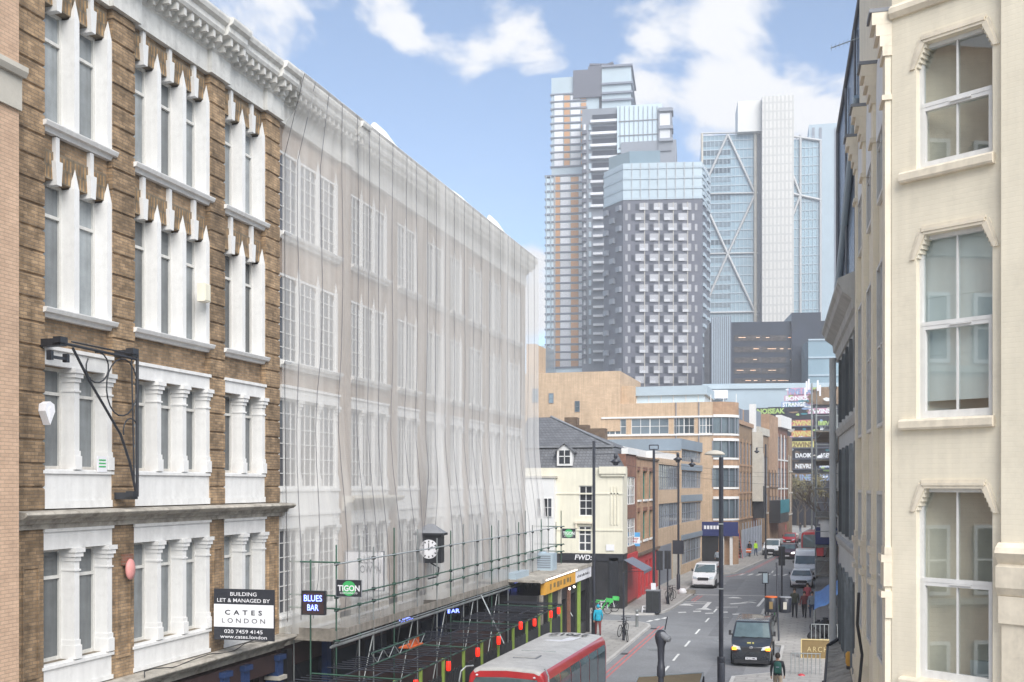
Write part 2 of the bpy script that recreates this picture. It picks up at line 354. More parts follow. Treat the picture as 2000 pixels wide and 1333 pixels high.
def window(root, x, z, wd, h, y, nx=2, nz=2, fr=.06, bar=.03, fm='white_trim', gm='glass_dark', split=True, rz=0, dep=.06, tz=None, loc3=None):
    """one window: frame and glazing bars, pane as a sub-part. x,z = lower left corner"""
    key = ('win', round(wd, 2), round(h, 2), nx, nz, fr, bar, fm, gm, split, tz)
    def f(b):
        b.box(0, fr, -dep, 0, 0, h); b.box(wd - fr, wd, -dep, 0, 0, h); b.box(fr, wd - fr, -dep, 0, 0, fr); b.box(fr, wd - fr, -dep, 0, h - fr, h)
        for i in range(1, nx): xx = wd * i / nx; b.box(xx - bar / 2, xx + bar / 2, -dep * .8, 0, fr, h - fr)
        if tz: b.box(fr, wd - fr, -dep * 1.3, 0, tz - bar, tz + bar * 1.5)
        else:
            for i in range(1, nz): zz = h * i / nz; b.box(fr, wd - fr, -dep * .7, 0, zz - bar / 2, zz + bar / 2)
        if not split: b.cur = 1; b.quad((0, -.01, 0), (wd, -.01, 0), (wd, -.01, h), (0, -.01, h))
    o = part(key, f, 'window', [fm, gm], root, loc3 or (x, y, z), rz)
    if split:
        part(('pane', round(wd, 2), round(h, 2), gm), lambda b: b.quad((0, -.01, 0), (wd, -.01, 0), (wd, -.01, h), (0, -.01, h)), 'pane', gm, o, (0, 0, 0))
    return o
def text_mesh(b, s, h, x, z, y=-.02, wfit=None, ext=.004, bold=0, T=None, italic=0, align='CENTER', spacing=1.0):
    cu = bpy.data.curves.new('t', 'FONT'); cu.body = s; cu.size = 1; cu.align_x = 'LEFT'; cu.offset = bold; cu.shear = italic; cu.space_character = spacing; cu.resolution_u = 3
    o = bpy.data.objects.new('t', cu); C.objects.link(o); dg = bpy.context.evaluated_depsgraph_get(); dg.update(); me = bpy.data.meshes.new_from_object(o.evaluated_get(dg))
    vs = [v.co.copy() for v in me.vertices]; fs = [tuple(p.vertices) for p in me.polygons]
    bpy.data.objects.remove(o); bpy.data.curves.remove(cu); bpy.data.meshes.remove(me)
    if not vs: return
    x0 = min(v.x for v in vs); x1 = max(v.x for v in vs); z0 = min(v.y for v in vs); z1 = max(v.y for v in vs)
    sc = h / .73; sx = sc if not wfit else wfit / (x1 - x0); w_ = (x1 - x0) * sx
    ox = x - (w_ / 2 if align == 'CENTER' else 0)
    b.add([(ox + (v.x - x0) * sx, y, z + v.y * sc) for v in vs], fs)
def curved_face(b, pts, z0, z1):
    for p, q in zip(pts, pts[1:]): b.quad((p[0], p[1], z0), (q[0], q[1], z0), (q[0], q[1], z1), (p[0], p[1], z1))
# ================================================================ GROUND, ROAD, PAVEMENTS
b = MB(); b.quad((-1500, -300, -.03), (1500, -300, -.03), (1500, 2500, -.03), (-1500, 2500, -.03)); struct(b.build('ground', 'ground_dark'))
LK = [(-9.85, 5), (-9.85, 62), (-9.85, 64.6), (-10.1, 65.7), (-10.8, 66.4), (-12, 66.6), (-17, 66.6)]              # left kerb up to the side street
LK2 = [(-17, 70.6), (-11.6, 70.6), (-10.6, 71.0), (-10.1, 72.4), (-9.85, 75), (-9.7, 80), (-9.55, 85.5), (-10.5, 88), (-10.6, 101), (-8.9, 104.9), (-8.0, 106.3), (-7.7, 111), (-7.0, 117.7),
       (-5.6, 132), (-4.9, 150), (-4.3, 175), (-3.4, 200), (-1.3, 236), (1.5, 280), (8, 360)]
RK = [(-3.8, 5), (-3.8, 48.6), (-2.0, 50.2), (-2.0, 58.6), (-3.8, 60.2), (-3.8, 75.5), (-3.2, 77), (-.45, 80), (-.45, 112), (-.1, 130), (1.5, 170), (3.4, 200), (5.6, 236), (9, 280), (16, 360)]
b = MB(); b.poly([(p[0] - .01, p[1], 0) for p in [(-9.9, 5), (-9.9, 62), (-19, 62), (-40, 62), (-40, 75), (-12, 75)] + [(-12, 86), (-12, 104), (-9.6, 106)] + LK2[12:]] + [(q[0] + 2.5, q[1], 0) for q in reversed(RK)])
struct(b.build('road', 'asphalt'))
def pavement(pts, back, name):
    b = MB(); n = len(pts); b.poly([(x, y, .12) for x, y in pts] + [(x, y, .12) for x, y in back]); struct(b.build(name, 'paving'))
def kerb(pts, side, name='kerb'):
    b = MB(); n = len(pts)
    off = []
    for i, p in enumerate(pts):
        a = Vector(pts[max(i - 1, 0)]); c = Vector(pts[min(i + 1, n - 1)]); d = (c - a).normalized(); off.append(Vector((-d.y, d.x)) * side)
    for i in range(n - 1):
        p, q = Vector(pts[i]), Vector(pts[i + 1]); a, c = p + off[i] * .16, q + off[i + 1] * .16
        b.quad((*p, -.01), (*q, -.01), (*q, .126), (*p, .126)); b.quad((*p, .126), (*q, .126), (*c, .126), (*a, .126))
    struct(b.build(name, 'kerb'))
pavement(LK, [(-17, 66.6), (-17, 5)], 'pavement'); kerb(LK, 1)
pavement(LK2, [(0, 360), (-15, 236), (-17, 180), (-17, 75)], 'pavement'); kerb(LK2, 1)
pavement(RK, [(30, 360), (20, 236), (14, 140), (12, 5)], 'pavement'); kerb(RK, -1)
# markings
b = MB()
for x in (-9.45, -9.2): b.quad((x - .05, 5, .005), (x + .05, 5, .005), (x + .05, 65.5, .005), (x - .05, 65.5, .005))
for x0, y0, x1, y1 in ((-9.3, 80, -9.15, 84.5), (-8.6, 102.5, -7.3, 107), (-7.2, 108, -5.4, 130), (-5.3, 131, -3.8, 190)):
    for o in (0, .25): b.quad((x0 + o, y0, .005), (x0 + o + .1, y0, .005), (x1 + o + .1, y1, .005), (x1 + o, y1, .005))
for y0, y1 in ((5, 47.5),):
    for x in (-4.25, -4.05): b.quad((x - .05, y0, .005), (x + .05, y0, .005), (x + .05, y1, .005), (x - .05, y1, .005))
struct(b.build('road_marking', 'line_red'))
b = MB()
def dash(x, y, l=2.2, w=.12, x2=None): x2 = x if x2 is None else x2; b.quad((x - w / 2, y, .004), (x + w / 2, y, .004), (x2 + w / 2, y + l, .004), (x2 - w / 2, y + l, .004))
for y in (20, 25, 30, 35, 40, 44.5, 49, 52.8, 57.6, 62.6, 68.2, 73.6): dash(-6.95, y)
for y in range(108, 230, 6): dash(-4.6 + (y - 108) * .030, y, 3, .14)
b.quad((-9.6, 85.0, .004), (-3.3, 85.6, .004), (-3.3, 85.85, .004), (-9.6, 85.25, .004))
for y in (78.5, 79.7): b.quad((-9.6, y, .004), (-8.0, y + .1, .004), (-8.0, y + .35, .004), (-9.6, y + .25, .004))
b.quad((-8.0, 76, .004), (-7.7, 76, .004), (-7.7, 80, .004), (-8.0, 80, .004)); b.quad((-7.1, 76.6, .004), (-5.6, 77.2, .004), (-5.6, 77.45, .004), (-7.1, 76.9, .004))
b.quad((-6.2, 79, .004), (-4.8, 80.3, .004), (-5.0, 80.7, .004), (-6.4, 79.4, .004)); b.quad((-4.4, 78, .004), (-4.2, 78, .004), (-4.0, 84, .004), (-4.2, 84, .004))
for k in range(5): b.quad((-9.2 + k * .9, 72.6 + (k % 2) * .9, .004), (-8.7 + k * .9, 72.9 + (k % 2) * .9, .004), (-8.8 + k * .9, 73.4 + (k % 2) * .9, .004), (-9.3 + k * .9, 73.1 + (k % 2) * .9, .004))
for k in range(3): b.quad((-10.6 + k * .35, 67.4 + k * .9, .004), (-10.35 + k * .35, 67.4 + k * .9, .004), (-10.2 + k * .35, 68.2 + k * .9, .004), (-10.45 + k * .35, 68.2 + k * .9, .004))
for k in range(6): b.quad((-7.6 + k * .8, 104.6 + k * .12, .004), (-7.3 + k * .8, 104.6 + k * .12, .004), (-7.0 + k * .8, 106.6 + k * .12, .004), (-7.3 + k * .8, 106.6 + k * .12, .004))
for (px, py) in ((1340, 1182), (1463, 1177), (1435, 1168), (1375, 1190)):
    g = G(px, py); b.quad((g.x - .6, g.y - .35, .004), (g.x + .6, g.y - .35, .004), (g.x + .2, g.y + .5, .004), (g.x - .2, g.y + .5, .004))
struct(b.build('road_marking', 'line_white'))
b = MB()                                        # resurfaced trench patches and manhole covers
for x, y, w_, l in ((-5.0, 45, 1.6, 9), (-6.2, 62, .7, 16), (-8.0, 88, 1.4, 12)): b.quad((x, y, .003), (x + w_, y, .003), (x + w_, y + l, .003), (x, y + l, .003))
struct(b.build('road_patch', 'asphalt_patch'))
# ================================================================ LEFT: BRICK OFFICE BUILDING
FAC = Face((-16, 0), 90)                        # local x = world Y, local y<0 = out over the street
BAYS_A = [(19.37, 21.68, 2), (22.52, 25.88, 3), (26.62, 28.92, 2)]
PIERS_A = [(18.55, 19.37), (21.68, 22.52), (25.88, 26.62), (28.92, 29.78)]
FLOORS = [(4.72, 7.2, 'col'), (8.95, 11.2, 'col'), (12.42, 15.25, 'fin'), (16.42, 19.05, 'fin')]
MW = .17
def capital_column(b, z0, z1, w, y0, y1, sc=1):
    c = w / 2
    b.box(.0, w, y0, y1, z0 + .42, z1 - .30)
    b.box(-.03, w + .03, y0 - .05, y1, z0, z0 + .30); b.box(-.015, w + .015, y0 - .025, y1, z0 + .30, z0 + .42)
    b.box(-.02, w + .02, y0 - .03, y1, z1 - .52, z1 - .48); b.box(-.02, w + .02, y0 - .03, y1, z1 - .30, z1 - .2); b.box(-.05, w + .05, y0 - .07, y1, z1 - .2, z1 - .1); b.box(-.08, w + .08, y0 - .1, y1, z1 - .1, z1)
def fin(b, z0, z1, w, y0, y1, tip=.42):
    b.box(0, w, y0, y1, z0, z1 - .05)
    c = w / 2
    b.add([(0, y0, z1 - .05), (w, y0, z1 - .05), (w, .15, z1 - .05), (0, .15, z1 - .05), (c, y0 + .05, z1 + tip)], [(0, 1, 4), (1, 2, 4), (2, 3, 4), (3, 0, 4)])
def keystone(b, up):
    b.box(-.06, .06, .04, .14, .40, up)
    b.prism_xz([(-.075, -.10), (.075, -.10), (.115, .42), (-.115, .42)], .0, .30)
def bay_windows(root, bays, wmat, nx, nz, fm, gm, trim, tz=True, wy=.40, my=.0, MW=.17):
    ops = []
    for (x0, x1, n) in bays:
        p = (x1 - x0) / n
        for fi, (z0, z1, kind) in enumerate(FLOORS):
            ops.append((x0, x1, z0, z1))
            for k in range(n):
                xa = x0 + k * p; wd = p - MW
                window(root, xa, z0, wd, z1 - z0, wy, nx, nz, .075, .028, fm, gm, tz=((z1 - z0) * .74 if tz else None))
                if kind == 'fin':
                    part(('fin', z0, MW, trim), lambda b: fin(b, 0, z1 - z0, MW, my, wy + .02), 'mullion', trim, root, (xa + wd, 0, z0))
                    if not tz:
                        def af(b, ww=wd):
                            for sg in (-1, 1): b.prism_xz([(sg * ww / 2, 0)] + [(sg * ww / 2 * math.cos(R(a)), -.42 + .42 * math.sin(R(a))) for a in ((0, 22, 45, 68, 90) if sg > 0 else (0, 22, 45, 68, 90))], .135, wy - .055)
                        part(('archb', round(wd, 2)), af, 'arch', wmat, root, (xa + wd / 2, 0, z1)); continue
                    part(('key', fi, trim), lambda b: keystone(b, (16.2 - 15.25) if fi == 2 else (19.79 - 19.05)), 'keystone', trim, root, (xa + wd / 2, 0, z1))
                    part(('arch', round(p, 2), wmat), lambda b: b.prism_xz([(-wd / 2 - .02, 0), (wd / 2 + .02, 0), (wd / 2 + .10, .62), (-wd / 2 - .10, .62)], .105, .142), 'flat_arch', 'brick_rubbed', root, (xa + wd / 2, 0, z1 + .002))
                else:
                    part(('col', round(z1 - z0, 2), MW), lambda b: capital_column(b, 0, z1 - z0, MW, my, wy + .02), 'column', trim, root, (xa + wd, 0, z0))
            if kind == 'fin':
                def sl(b, L=x1 - x0): b.prism_yz([(.16, -.2), (.02, -.2), (-.02, -.12), (-.10, -.10), (-.14, -.02), (-.14, .0), (.5, .02)], -.06, L + .08)
                part(('sill', round(x1 - x0, 2), trim), sl, 'sill', trim, root, (x0, 0, z0))
            else:
                L = x1 - x0; hh = .40 if fi == 1 else .46
                part(('lint', round(L, 2), fi, trim), lambda b: (b.box(-.0, L, .0, .14, 0, hh), b.box(-.02, L + .02, -.05, .0, hh - .07, hh + .01), b.box(.0, L, .14, .3, .001, .05)), 'lintel', trim, root, (x0, 0, z1))
                part(('apron', round(L, 2), fi, trim), lambda b: (b.box(0, L, .015, .14, -(.86 if fi == 1 else .66), 0), b.box(-.05, L + .05, -.03, .5, -.10, -.03), b.box(-.03, L + .03, -.02, .0, -(.86 if fi == 1 else .66), -(.70 if fi == 1 else .56))), 'apron_panel', trim, root, (x0, 0, z0))
    return ops
LA = thing('office_building', 'four storey brown brick office building with white stone window bays, nearest on the left', 'building', (-16, 0, 0), R(90))
ops = bay_windows(LA, BAYS_A, 'a', 1, 1, 'white_trim', 'glass_curtain', 'white_paint')
b = MB(); wall(b, 18.55, 29.78, 3.6, 20.9, ops, rec=.40, y=.14, depth=9); b.build('wall', 'brick_brown', LA)
for (a, c) in PIERS_A:
    b = MB(); z = 8.05; k = 0
    while z < 19.75:
        h = min(.50, 19.8 - z)
        b.prism_yz([(.14, z + .015), (.0, z + .015), (-.03, z + .04), (-.03, z + h - .04), (.0, z + h - .015), (.14, z + h - .015)], a, c)
        z += h; k += 1
    b.box(a + .02, c - .02, .008, .14, 8.05, 19.8)
    b.box(a, c, .0, .14, 4.02, 7.68)
    b.box(a + .16, a + .20, -.03, .0, 4.5, 6.9); b.box(c - .20, c - .16, -.03, .0, 4.5, 6.9); b.box(a + .2, c - .2, -.03, .0, 6.84, 6.9); b.box(a + .2, c - .2, -.03, 0, 4.5, 4.56)
    b.build('pier', 'brick_pier', LA)
def ledge(b, x0, x1, z, d=.45, h=.37):
    b.prism_yz([(.3, z - h), (-.06, z - h), (-.08, z - h * .72), (-.16, z - h * .66), (-.2, z - h * .42), (-d + .1, z - h * .36), (-d + .02, z - h * .2), (-d, z - h * .14), (-d, z - .04), (-d + .03, z), (.3, z + .05)], x0, x1)
b = MB()
for x0, x1 in ((18.55, 21.66), (21.67, 25.86), (25.87, 28.9), (28.91, 30.05)): ledge(b, x0 if x0 > 19 else 18.35, x1, 8.03)
b.build('string_course', 'stone_ledge', LA)
b = MB(); ledge(b, 18.4, 24.9, 4.0, .5, .42); ledge(b, 24.91, 30.0, 4.0, .5, .42); b.build('string_course', 'stone_ledge', LA)
CORN = [(.35, 19.8), (-.02, 19.8), (-.02, 20.38), (-.06, 20.42), (-.06, 20.5), (-.18, 20.6), (-.2, 20.72), (-.50, 20.76), (-.55, 20.84), (-.55, 20.98), (-.66, 21.04), (-.70, 21.14), (-.70, 21.2), (-.4, 21.24), (.35, 21.4)]
def cornice(root, segs, trim):
    b = MB()
    for x0, x1, o in segs: b.prism_yz([(y + (o if y < 0 else 0), z) for y, z in CORN], x0, x1)
    b.build('cornice', trim, root)
    n = int((segs[-1][1] - segs[0][0]) / .34)
    b = MB(); b.box(-.055, .055, -.46, -.07, 20.56, 20.755); b.box(-.045, .045, -.25, -.05, 20.42, 20.56); me = b.mesh('modillion', trim)
    for i in range(min(n, 96)):
        x = segs[0][0] + .17 + i * .34
        o = [s[2] for s in segs if s[0] <= x <= s[1]]; o = o[0] if o else 0
        link('modillion', me, root, (x, o, 0))
cornice(LA, [(18.4, 21.55, 0), (21.56, 22.64, -.12), (22.65, 25.75, 0), (25.76, 26.74, -.12), (26.75, 28.8, 0), (28.81, 29.84, -.12)], 'white_trim')
b = MB(); b.box(18.5, 29.8, .0, .3, 21.3, 21.75); b.build('parapet', 'white_trim', LA)
# street-level shop of the office building
b = MB(); wall(b, 18.55, 29.78, 0, 3.58, [(19.6, 21.6, .4, 2.9), (22.6, 26.4, .3, 2.9), (27.6, 29.0, .3, 2.9)], rec=.2, y=.25); b.build('shopfront', 'shop_brown', LA)
b = MB(); b.quad((18.6, .45, 0), (29.7, .45, 0), (29.7, .45, 3.2), (18.6, .45, 3.2)); b.build('shop_glass', 'glass_dark', LA)
b = MB(); b.box(18.6, 29.6, -.12, .25, 2.95, 3.5); b.build('fascia', 'shop_brown', LA)
for yy in (18.7, 22.0, 26.2, 27.3, 29.3):
    b = MB(); b.box(yy, yy + .34, -.22, .2, 0, 3.3); b.box(yy - .05, yy + .39, -.3, .2, 3.3, 3.45); b.box(yy + .05, yy + .29, -.26, -.22, .4, 2.6); p = b.build('pilaster', 'shop_blue', LA)
    b = MB(); b.box(yy - .06, yy + .40, -.32, .2, 2.7, 2.82); b.box(yy - .06, yy + .40, -.32, .2, 2.0, 2.08); b.build('moulding', 'stone_band', p)
b = MB()                                        # electrical cable sagging along the ledge
pts = [(22.2, -.52, 4.03)] + [(22.2 + i * .33, -.34 + .06 * math.sin(i * 1.3), 4.06 + .05 * math.sin(i * .9)) for i in range(1, 20)]
b.tube(pts, .014, 5); b.build('cable', 'plastic_black', LA)
# small fixtures on it
x, z = FAC.m(75, 808); b = MB()
b.prism_xz([(-.13, .2), (-.15, .05), (0, -.24), (.15, .05), (.13, .2), (0, .26)], -.22, -.04); b.prism_xz([(-.06, .1), (0, -.12), (.06, .1), (0, .15)], -.235, -.22)
tag(b.build('alarm_box', 'sign_white', None, (-16, x + .1, z), R(90)), 'white shield-shaped alarm box on the brown brick pier at far left', 'alarm box')
x, z = FAC.m(245, 1112); t = thing('alarm_bell', 'faded pink oval alarm box on the panelled pier between two bays', 'alarm box', (-16, x, z), R(90))
b = MB(); b.lathe([(.04, -.02), (.13, .0), (.165, .05), (.155, .09), (.08, .13), (.02, .14)], n=20, sy=1.55)
b.v = [(v[0], -v[2] - .08, v[1]) for v in b.v]; b.build('cover', 'cloth_pink', t)
mat('alarm_pink', (.62, .27, .25), .6, .12, 6); t.children[0].data.materials[0] = M['alarm_pink']
b = MB(); b.box(-.17, .17, -.1, .0, .1, .36); b.build('bracket', 'brick_red', t)
x, z = FAC.m(391, 573); t = thing('vent_box', 'cream box fixed on a white mullion of the third floor triple window', 'box', (-16, x, z), R(90))
b = MB(); b.box(-.15, .15, -.22, 0, -.24, .24); b.build('casing', 'cream_smooth', t); b = MB(); b.box(-.12, .12, -.235, -.22, -.21, .21); b.build('lid', 'cream_wall', t)
x, z = FAC.m(197, 908); t = thing('wall_notice', 'small white notice with green lines on the white column', 'notice', (-15.98, x, z), R(90))
b = MB(); b.box(-.17, .17, -.02, .0, -.17, .19); b.build('plate', 'sign_white', t)
b = MB(); [b.box(-.12, .12, -.026, -.02, k * .075 - .06, k * .075 - .03) for k in range(3)]; b.build('green_line', 'sign_green', t)
# wrought iron hoist bracket folded flat along the facade
F2 = Face((-15.5, 0), 90)
def q(px, py): x, z = F2.m(px, py); return (x, 0, z)
HB = thing('hoist_bracket', 'black wrought iron hoist bracket of scrolled bars on the brick pier', 'bracket', (-15.5, 0, 0), R(90))
b = MB(); b.tube([q(128, 672), q(266, 702)], .032, 8); b.tube([q(140, 668), q(268, 694)], .02, 6); b.build('top_bar', 'iron_black', HB)
b = MB(); b.tube([q(268, 690), q(268, 965)], .038, 8); b.tube([q(257, 700), q(262, 940)], .02, 6); b.build('post', 'iron_black', HB)
b = MB(); b.tube([q(142, 680), q(175, 745), q(210, 805), q(236, 850), q(254, 905), q(266, 965)], .03, 8); b.build('stay', 'iron_black', HB)
def arc(b, cx, cy, rx, ry, a0, a1, n=14, r=.018): b.tube([q(cx + rx * math.cos(R(a0 + (a1 - a0) * i / n)), cy + ry * math.sin(R(a0 + (a1 - a0) * i / n))) for i in range(n + 1)], r, 6)
b = MB(); arc(b, 190, 718, 22, 30, -100, 215); b.build('scroll', 'iron_black', HB)
b = MB(); arc(b, 238, 757, 30, 56, -95, 265, 20); b.build('scroll', 'iron_black', HB)
b = MB(); arc(b, 255, 842, 14, 24, 160, 380); b.build('scroll', 'iron_black', HB)
for (px, py) in ((122, 668), (262, 690), (262, 968)):
    x, z = F2.m(px, py); b = MB(); b.box(x - .10, x + .10, -.03, .5, z - .09, z + .07); b.box(x - .15, x + .08, -.07, .12, z - .03, z + .10); b.build('mounting', 'iron_black', HB)
x, z = F2.m(116, 700); b = MB(); b.box(x - .25, x + .28, .0, .06, z - .02, z + .04); b.box(x - .28, x - .2, -.02, .1, z - .06, z + .14); b.box(x + .22, x + .3, -.02, .1, z - .06, z + .12); b.build('hook_plate', 'iron_black', HB)
# ---------------------------------------------------------------- pale brick building, extreme left edge
LP = thing('pale_brick_building', 'pale brick building with a stone band cut off by the left edge', 'building', (-15.45, 0, 0), R(90))
b = MB(); PE = Face((-15.45, 0), 90).m(37)[0]; b.box(2, PE, 0, 10, 0, 23); b.build('wall', 'brick_pale', LP)
b = MB(); b.box(2, PE + .02, -.06, 0, 16.1, 16.75); b.prism_yz([(0, 16.75), (-.14, 16.75), (-.2, 16.85), (-.2, 16.95), (0, 17.0)], 2, PE + .04); b.build('stone_band', 'stone_band', LP)
for zz in (1.2, 5.0, 8.8, 12.6, 17.6):
    for k in range(6): window(LP, 2.6 + k * 2.35, zz, 1.5, 2.3, -.02, 2, 2, .12, .06, 'white_paint', 'glass_dark')
    b = MB(); b.box(2, PE - 1.4, -.12, -.001, zz - .3, zz - .1); b.build('sill_band', 'stone_band', LP)
# ================================================================ LEFT: NETTED BUILDING
BAYS_B = [(29.95, 34.1, 3), (35.1, 38.5, 3), (39.44, 41.74, 2), (42.7, 45.0, 2), (45.7, 47.5, 2), (48.35, 50.6, 2), (51.6, 53.9, 2), (54.6, 57.6, 3)]
LB = thing('netted_building', 'long brick warehouse with white arched windows shrouded in debris netting', 'building', (-16, 0, 0), R(90))
FS = FLOORS; FLOORS = [(4.55, 7.24, 'col'), (8.5, 11.31, 'col'), (12.45, 15.2, 'fin'), (16.45, 19.0, 'fin')]
ops = bay_windows(LB, BAYS_B, 'brick_net', 3, 6, 'white_far', 'glass_net', 'white_far', tz=False, wy=.17, my=.06, MW=.12)
b = MB(); wall(b, 29.79, 58.6, 3.6, 20.9, ops, rec=.10, y=.14, depth=9); b.build('wall', 'brick_net', LB)
FLOORS = FS
b = MB()
xs = [29.78] + [v for q_ in BAYS_B for v in q_[:2]] + [58.5]
for i in range(1, len(xs), 2):
    if xs[i] - xs[i - 1] > .3: b.box(xs[i - 1] + .05, xs[i] - .05, 0, .139, 4, 19.79)
b.build('pier', 'brick_net', LB)
cornice(LB, [(29.85, 34.3, 0), (34.31, 35.0, -.12), (35.01, 58.6, 0)], 'white_trim')
b = MB(); ledge(b, 34.3, 38.9, 8.2, .5, .5); b.build('string_course', 'stone_band', LB)
b = MB(); b.box(29.8, 58.6, -.0, .14, 3.6, 4.2); b.build('string_course', 'stone_band', LB)
b = MB(); b.box(29.79, 58.6, .1, 4, 0, 3.6); b.build('shopfront', 'shop_brown', LB)
for i in range(10):
    b = MB(); y0 = 30.6 + i * 2.8; b.box(y0, y0 + 2.2, .04, .09, .2, 2.9); b.build('shop_window', 'glass_dark', LB)
    b = MB(); b.box(y0 - .5, y0 - .2, -.12, .09, 0, 3.5); b.build('shop_pilaster', 'shop_blue' if i % 4 == 1 else 'shop_dark', LB)
b = MB(); c0, c1 = Face((-17, 0), 90).m(655)[0], Face((-17, 0), 90).m(690)[0]; b.box(c0, c1, 1.0, 2.0, 21.3, 22.45); b.box(c0 - .1, c1 + .1, .9, 2.1, 22.45, 22.6); b.build('chimney', 'brick_red', LB)
# netting
NET = thing('debris_netting', 'translucent white debris netting hanging in folds from the cornice to the scaffold', 'netting', (-16, 0, 0), R(90), None)
def net_y(x, z):
    s_ = min(1, max(0, (11.5 - z) / 6.5)); s_ = s_ * s_ * (3 - 2 * s_) * (.12 + .88 * min(1, max(0, (x - 30.0) / 1.6))) * (1 - .85 * math.exp(-((x - 40.3) / 1.3) ** 2) * min(1, max(0, (9 - z) / 1.5)))
    if x > 56.5: s_ *= 1 - .25 * min(1, x - 56.5)
    a = .010 + .030 * min(1, max(0, 19 - z) / 12)
    sk = x + .16 * max(0, 14 - z) * (1 if x > 36 else .5)
    f = noise.noise(Vector((sk * .9, z * .035, 3.3))) + .4 * noise.noise(Vector((sk * 2.6, z * .05, 7.7))) + .12 * noise.noise(Vector((sk * 6, z * .1, 1.2)))
    f0 = min(1, max(0, (x - 29.8) / 3.2)); f0 = .10 + .90 * f0 * f0 * (3 - 2 * f0); f0 = f0 + (1 - f0) * min(1, max(0, (z - 19.6) / .8))
    return -.74 * f0 - .72 * s_ + a * f * f0 * (1.0 + .5 * min(1, (x - 30) / 12)), f
b = MB(); nx_, nz_ = 420, 44; x0, x1, zt, zb = 29.84, 58.6, 21.32, 4.05; wv = []
for j in range(nz_ + 1):
    z = zt + (zb - zt) * j / nz_
    for i in range(nx_ + 1):
        x = x0 + (x1 - x0) * i / nx_; y, f = net_y(x, z)
        zz = z - (.10 * abs(math.sin(x * 1.1)) if j == nz_ else 0)
        if j == 0: y = -.72
        b.v.append((x, y, zz)); y2 = net_y(x + .08, z)[0]
        sk = x + .16 * max(0, 14 - z)
        band = max(0, noise.noise(Vector((sk * .55, z * .015, 9.1))) - .12)
        wv.append(.41 - .10 * min(1, max(0, (8.5 - z) / 2)) * (1 if x < 46 else .4) + .09 * min(1, (x - 29.8) / 14) + .0015 * (x - 30) + .18 * abs(y2 - y) / .08 + .55 * band * min(1, max(0, (x - 34) / 8)) - (.06 if x < 34.5 else 0))
for j in range(nz_):
    for i in range(nx_): a = j * (nx_ + 1) + i; b.f.append((a, a + 1, a + nx_ + 2, a + nx_ + 1)); b.mi.append(0); b.smooth.add(len(b.f) - 1)
o = b.build('net_sheet', 'net_mesh', NET); at = o.data.attributes.new('weave', 'FLOAT', 'POINT'); at.data.foreach_set('value', wv)
b = MB(); n = 200                                # the sheet is tucked back over the parapet, bunched in places
for j in range(4):
    for i in range(n + 1):
        x = x0 + (x1 - x0) * i / n; hump = .12 + 1.6 * max(0, noise.noise(Vector((x * .55, 0, 5))) - .05) * min(1, (x - 29.8) / 8) + .06 * noise.noise(Vector((x * 2.5, 0, 2)))
        b.v.append((x, -.72 + .38 * j, [21.3, 21.32 + hump * .7, 21.45 + hump, 21.42][j]))
for j in range(3):
    for i in range(n): a = j * (n + 1) + i; b.f.append((a, a + 1, a + n + 2, a + n + 1)); b.mi.append(0); b.smooth.add(len(b.f) - 1)
b.build('roof_sheet', 'white_far', NET)
pxs = [566, 580, 612, 640, 667, 697, 719, 738, 764, 793, 812, 833, 850, 868, 885, 905, 922, 938, 955, 975, 990, 1003, 1016, 1030, 1042]
for i, px in enumerate(pxs):
    x, _ = Face((-15.25, 0), 90).m(px); b = MB(); pts = []
    for k in range(15):
        z = 21.2 - k * 1.2; xx = x - (.10 * max(0, 13 - z) if i > 2 else .03 * max(0, 13 - z)) + .05 * math.sin(k * .9 + i)
        xx = max(xx, 29.9); pts.append((xx, net_y(xx, z)[0] - .06, z))
    b.tube(pts, .0085, 4); b.build('cord', 'net_cord', NET)
# ================================================================ SCAFFOLD
SX = -14.42
SCF = thing('scaffold', 'green and grey tube scaffold with railed deck along the netted building', 'scaffold', (SX, 0, 0), R(90))     # local y = -(X - SX)
ys = [30.5, 32.23, 33.39, 35.2, 37.48, 39.59, 41.22, 42.84, 44.73, 46.86, 47.99, 49.52, 51.43, 52.68, 54.09, 55.9, 57.48, 59.26, 60.5]
for i, yv in enumerate(ys):
    b = MB(); b.cyl((yv, 0, 0), (yv, 0, 6.75 + .25 * math.sin(i * 2.1) + (.35 if i % 5 == 3 else 0)), .026, 7); b.build('standard', 'scaffold_green' if i % 3 == 0 else 'scaffold_steel', SCF)
    if i % 2 == 0: b = MB(); b.cyl((yv, 1.45, 0), (yv, 1.45, 3.7 if i else 6.3), .026, 6); b.build('standard', 'scaffold_steel', SCF)
    for z in (6.16, 5.13, 4.73, 3.74): part(('cpl', i % 2), lambda b: b.box(-.045, .045, -.06, .05, -.05, .05), 'coupler', 'scaffold_green' if i % 2 else 'iron_black', SCF, (yv, 0, z))
b = MB(); b.cyl((30.95 - .7, .75, 2.2), (30.95 - .7, .75, 6.3), .026, 7); b.build('standard', 'scaffold_green', SCF)
for z, m_ in ((6.16, 'scaffold_bright'), (5.13, 'scaffold_green'), (4.73, 'scaffold_green'), (3.74, 'scaffold_steel')):
    b = MB(); b.cyl((30.3, -.05, z), (60.9, -.05, z + .06), .026, 7); b.build('rail', m_, SCF)
    b = MB(); b.cyl((30.45, -.15, z + .05), (30.45, 1.6, z + .05), .026, 7); b.build('rail', 'scaffold_green', SCF)
    b = MB(); b.cyl((60.5, -.2, z + .05), (60.5, 1.6, z + .05), .026, 7); b.build('rail', 'scaffold_green', SCF)
b = MB(); b.box(30.4, 60.6, -.02, .02, 3.82, 4.08); b.box(30.38, 30.42, 0, 1.5, 3.82, 4.16); b.build('toe_board', 'board_wood', SCF)
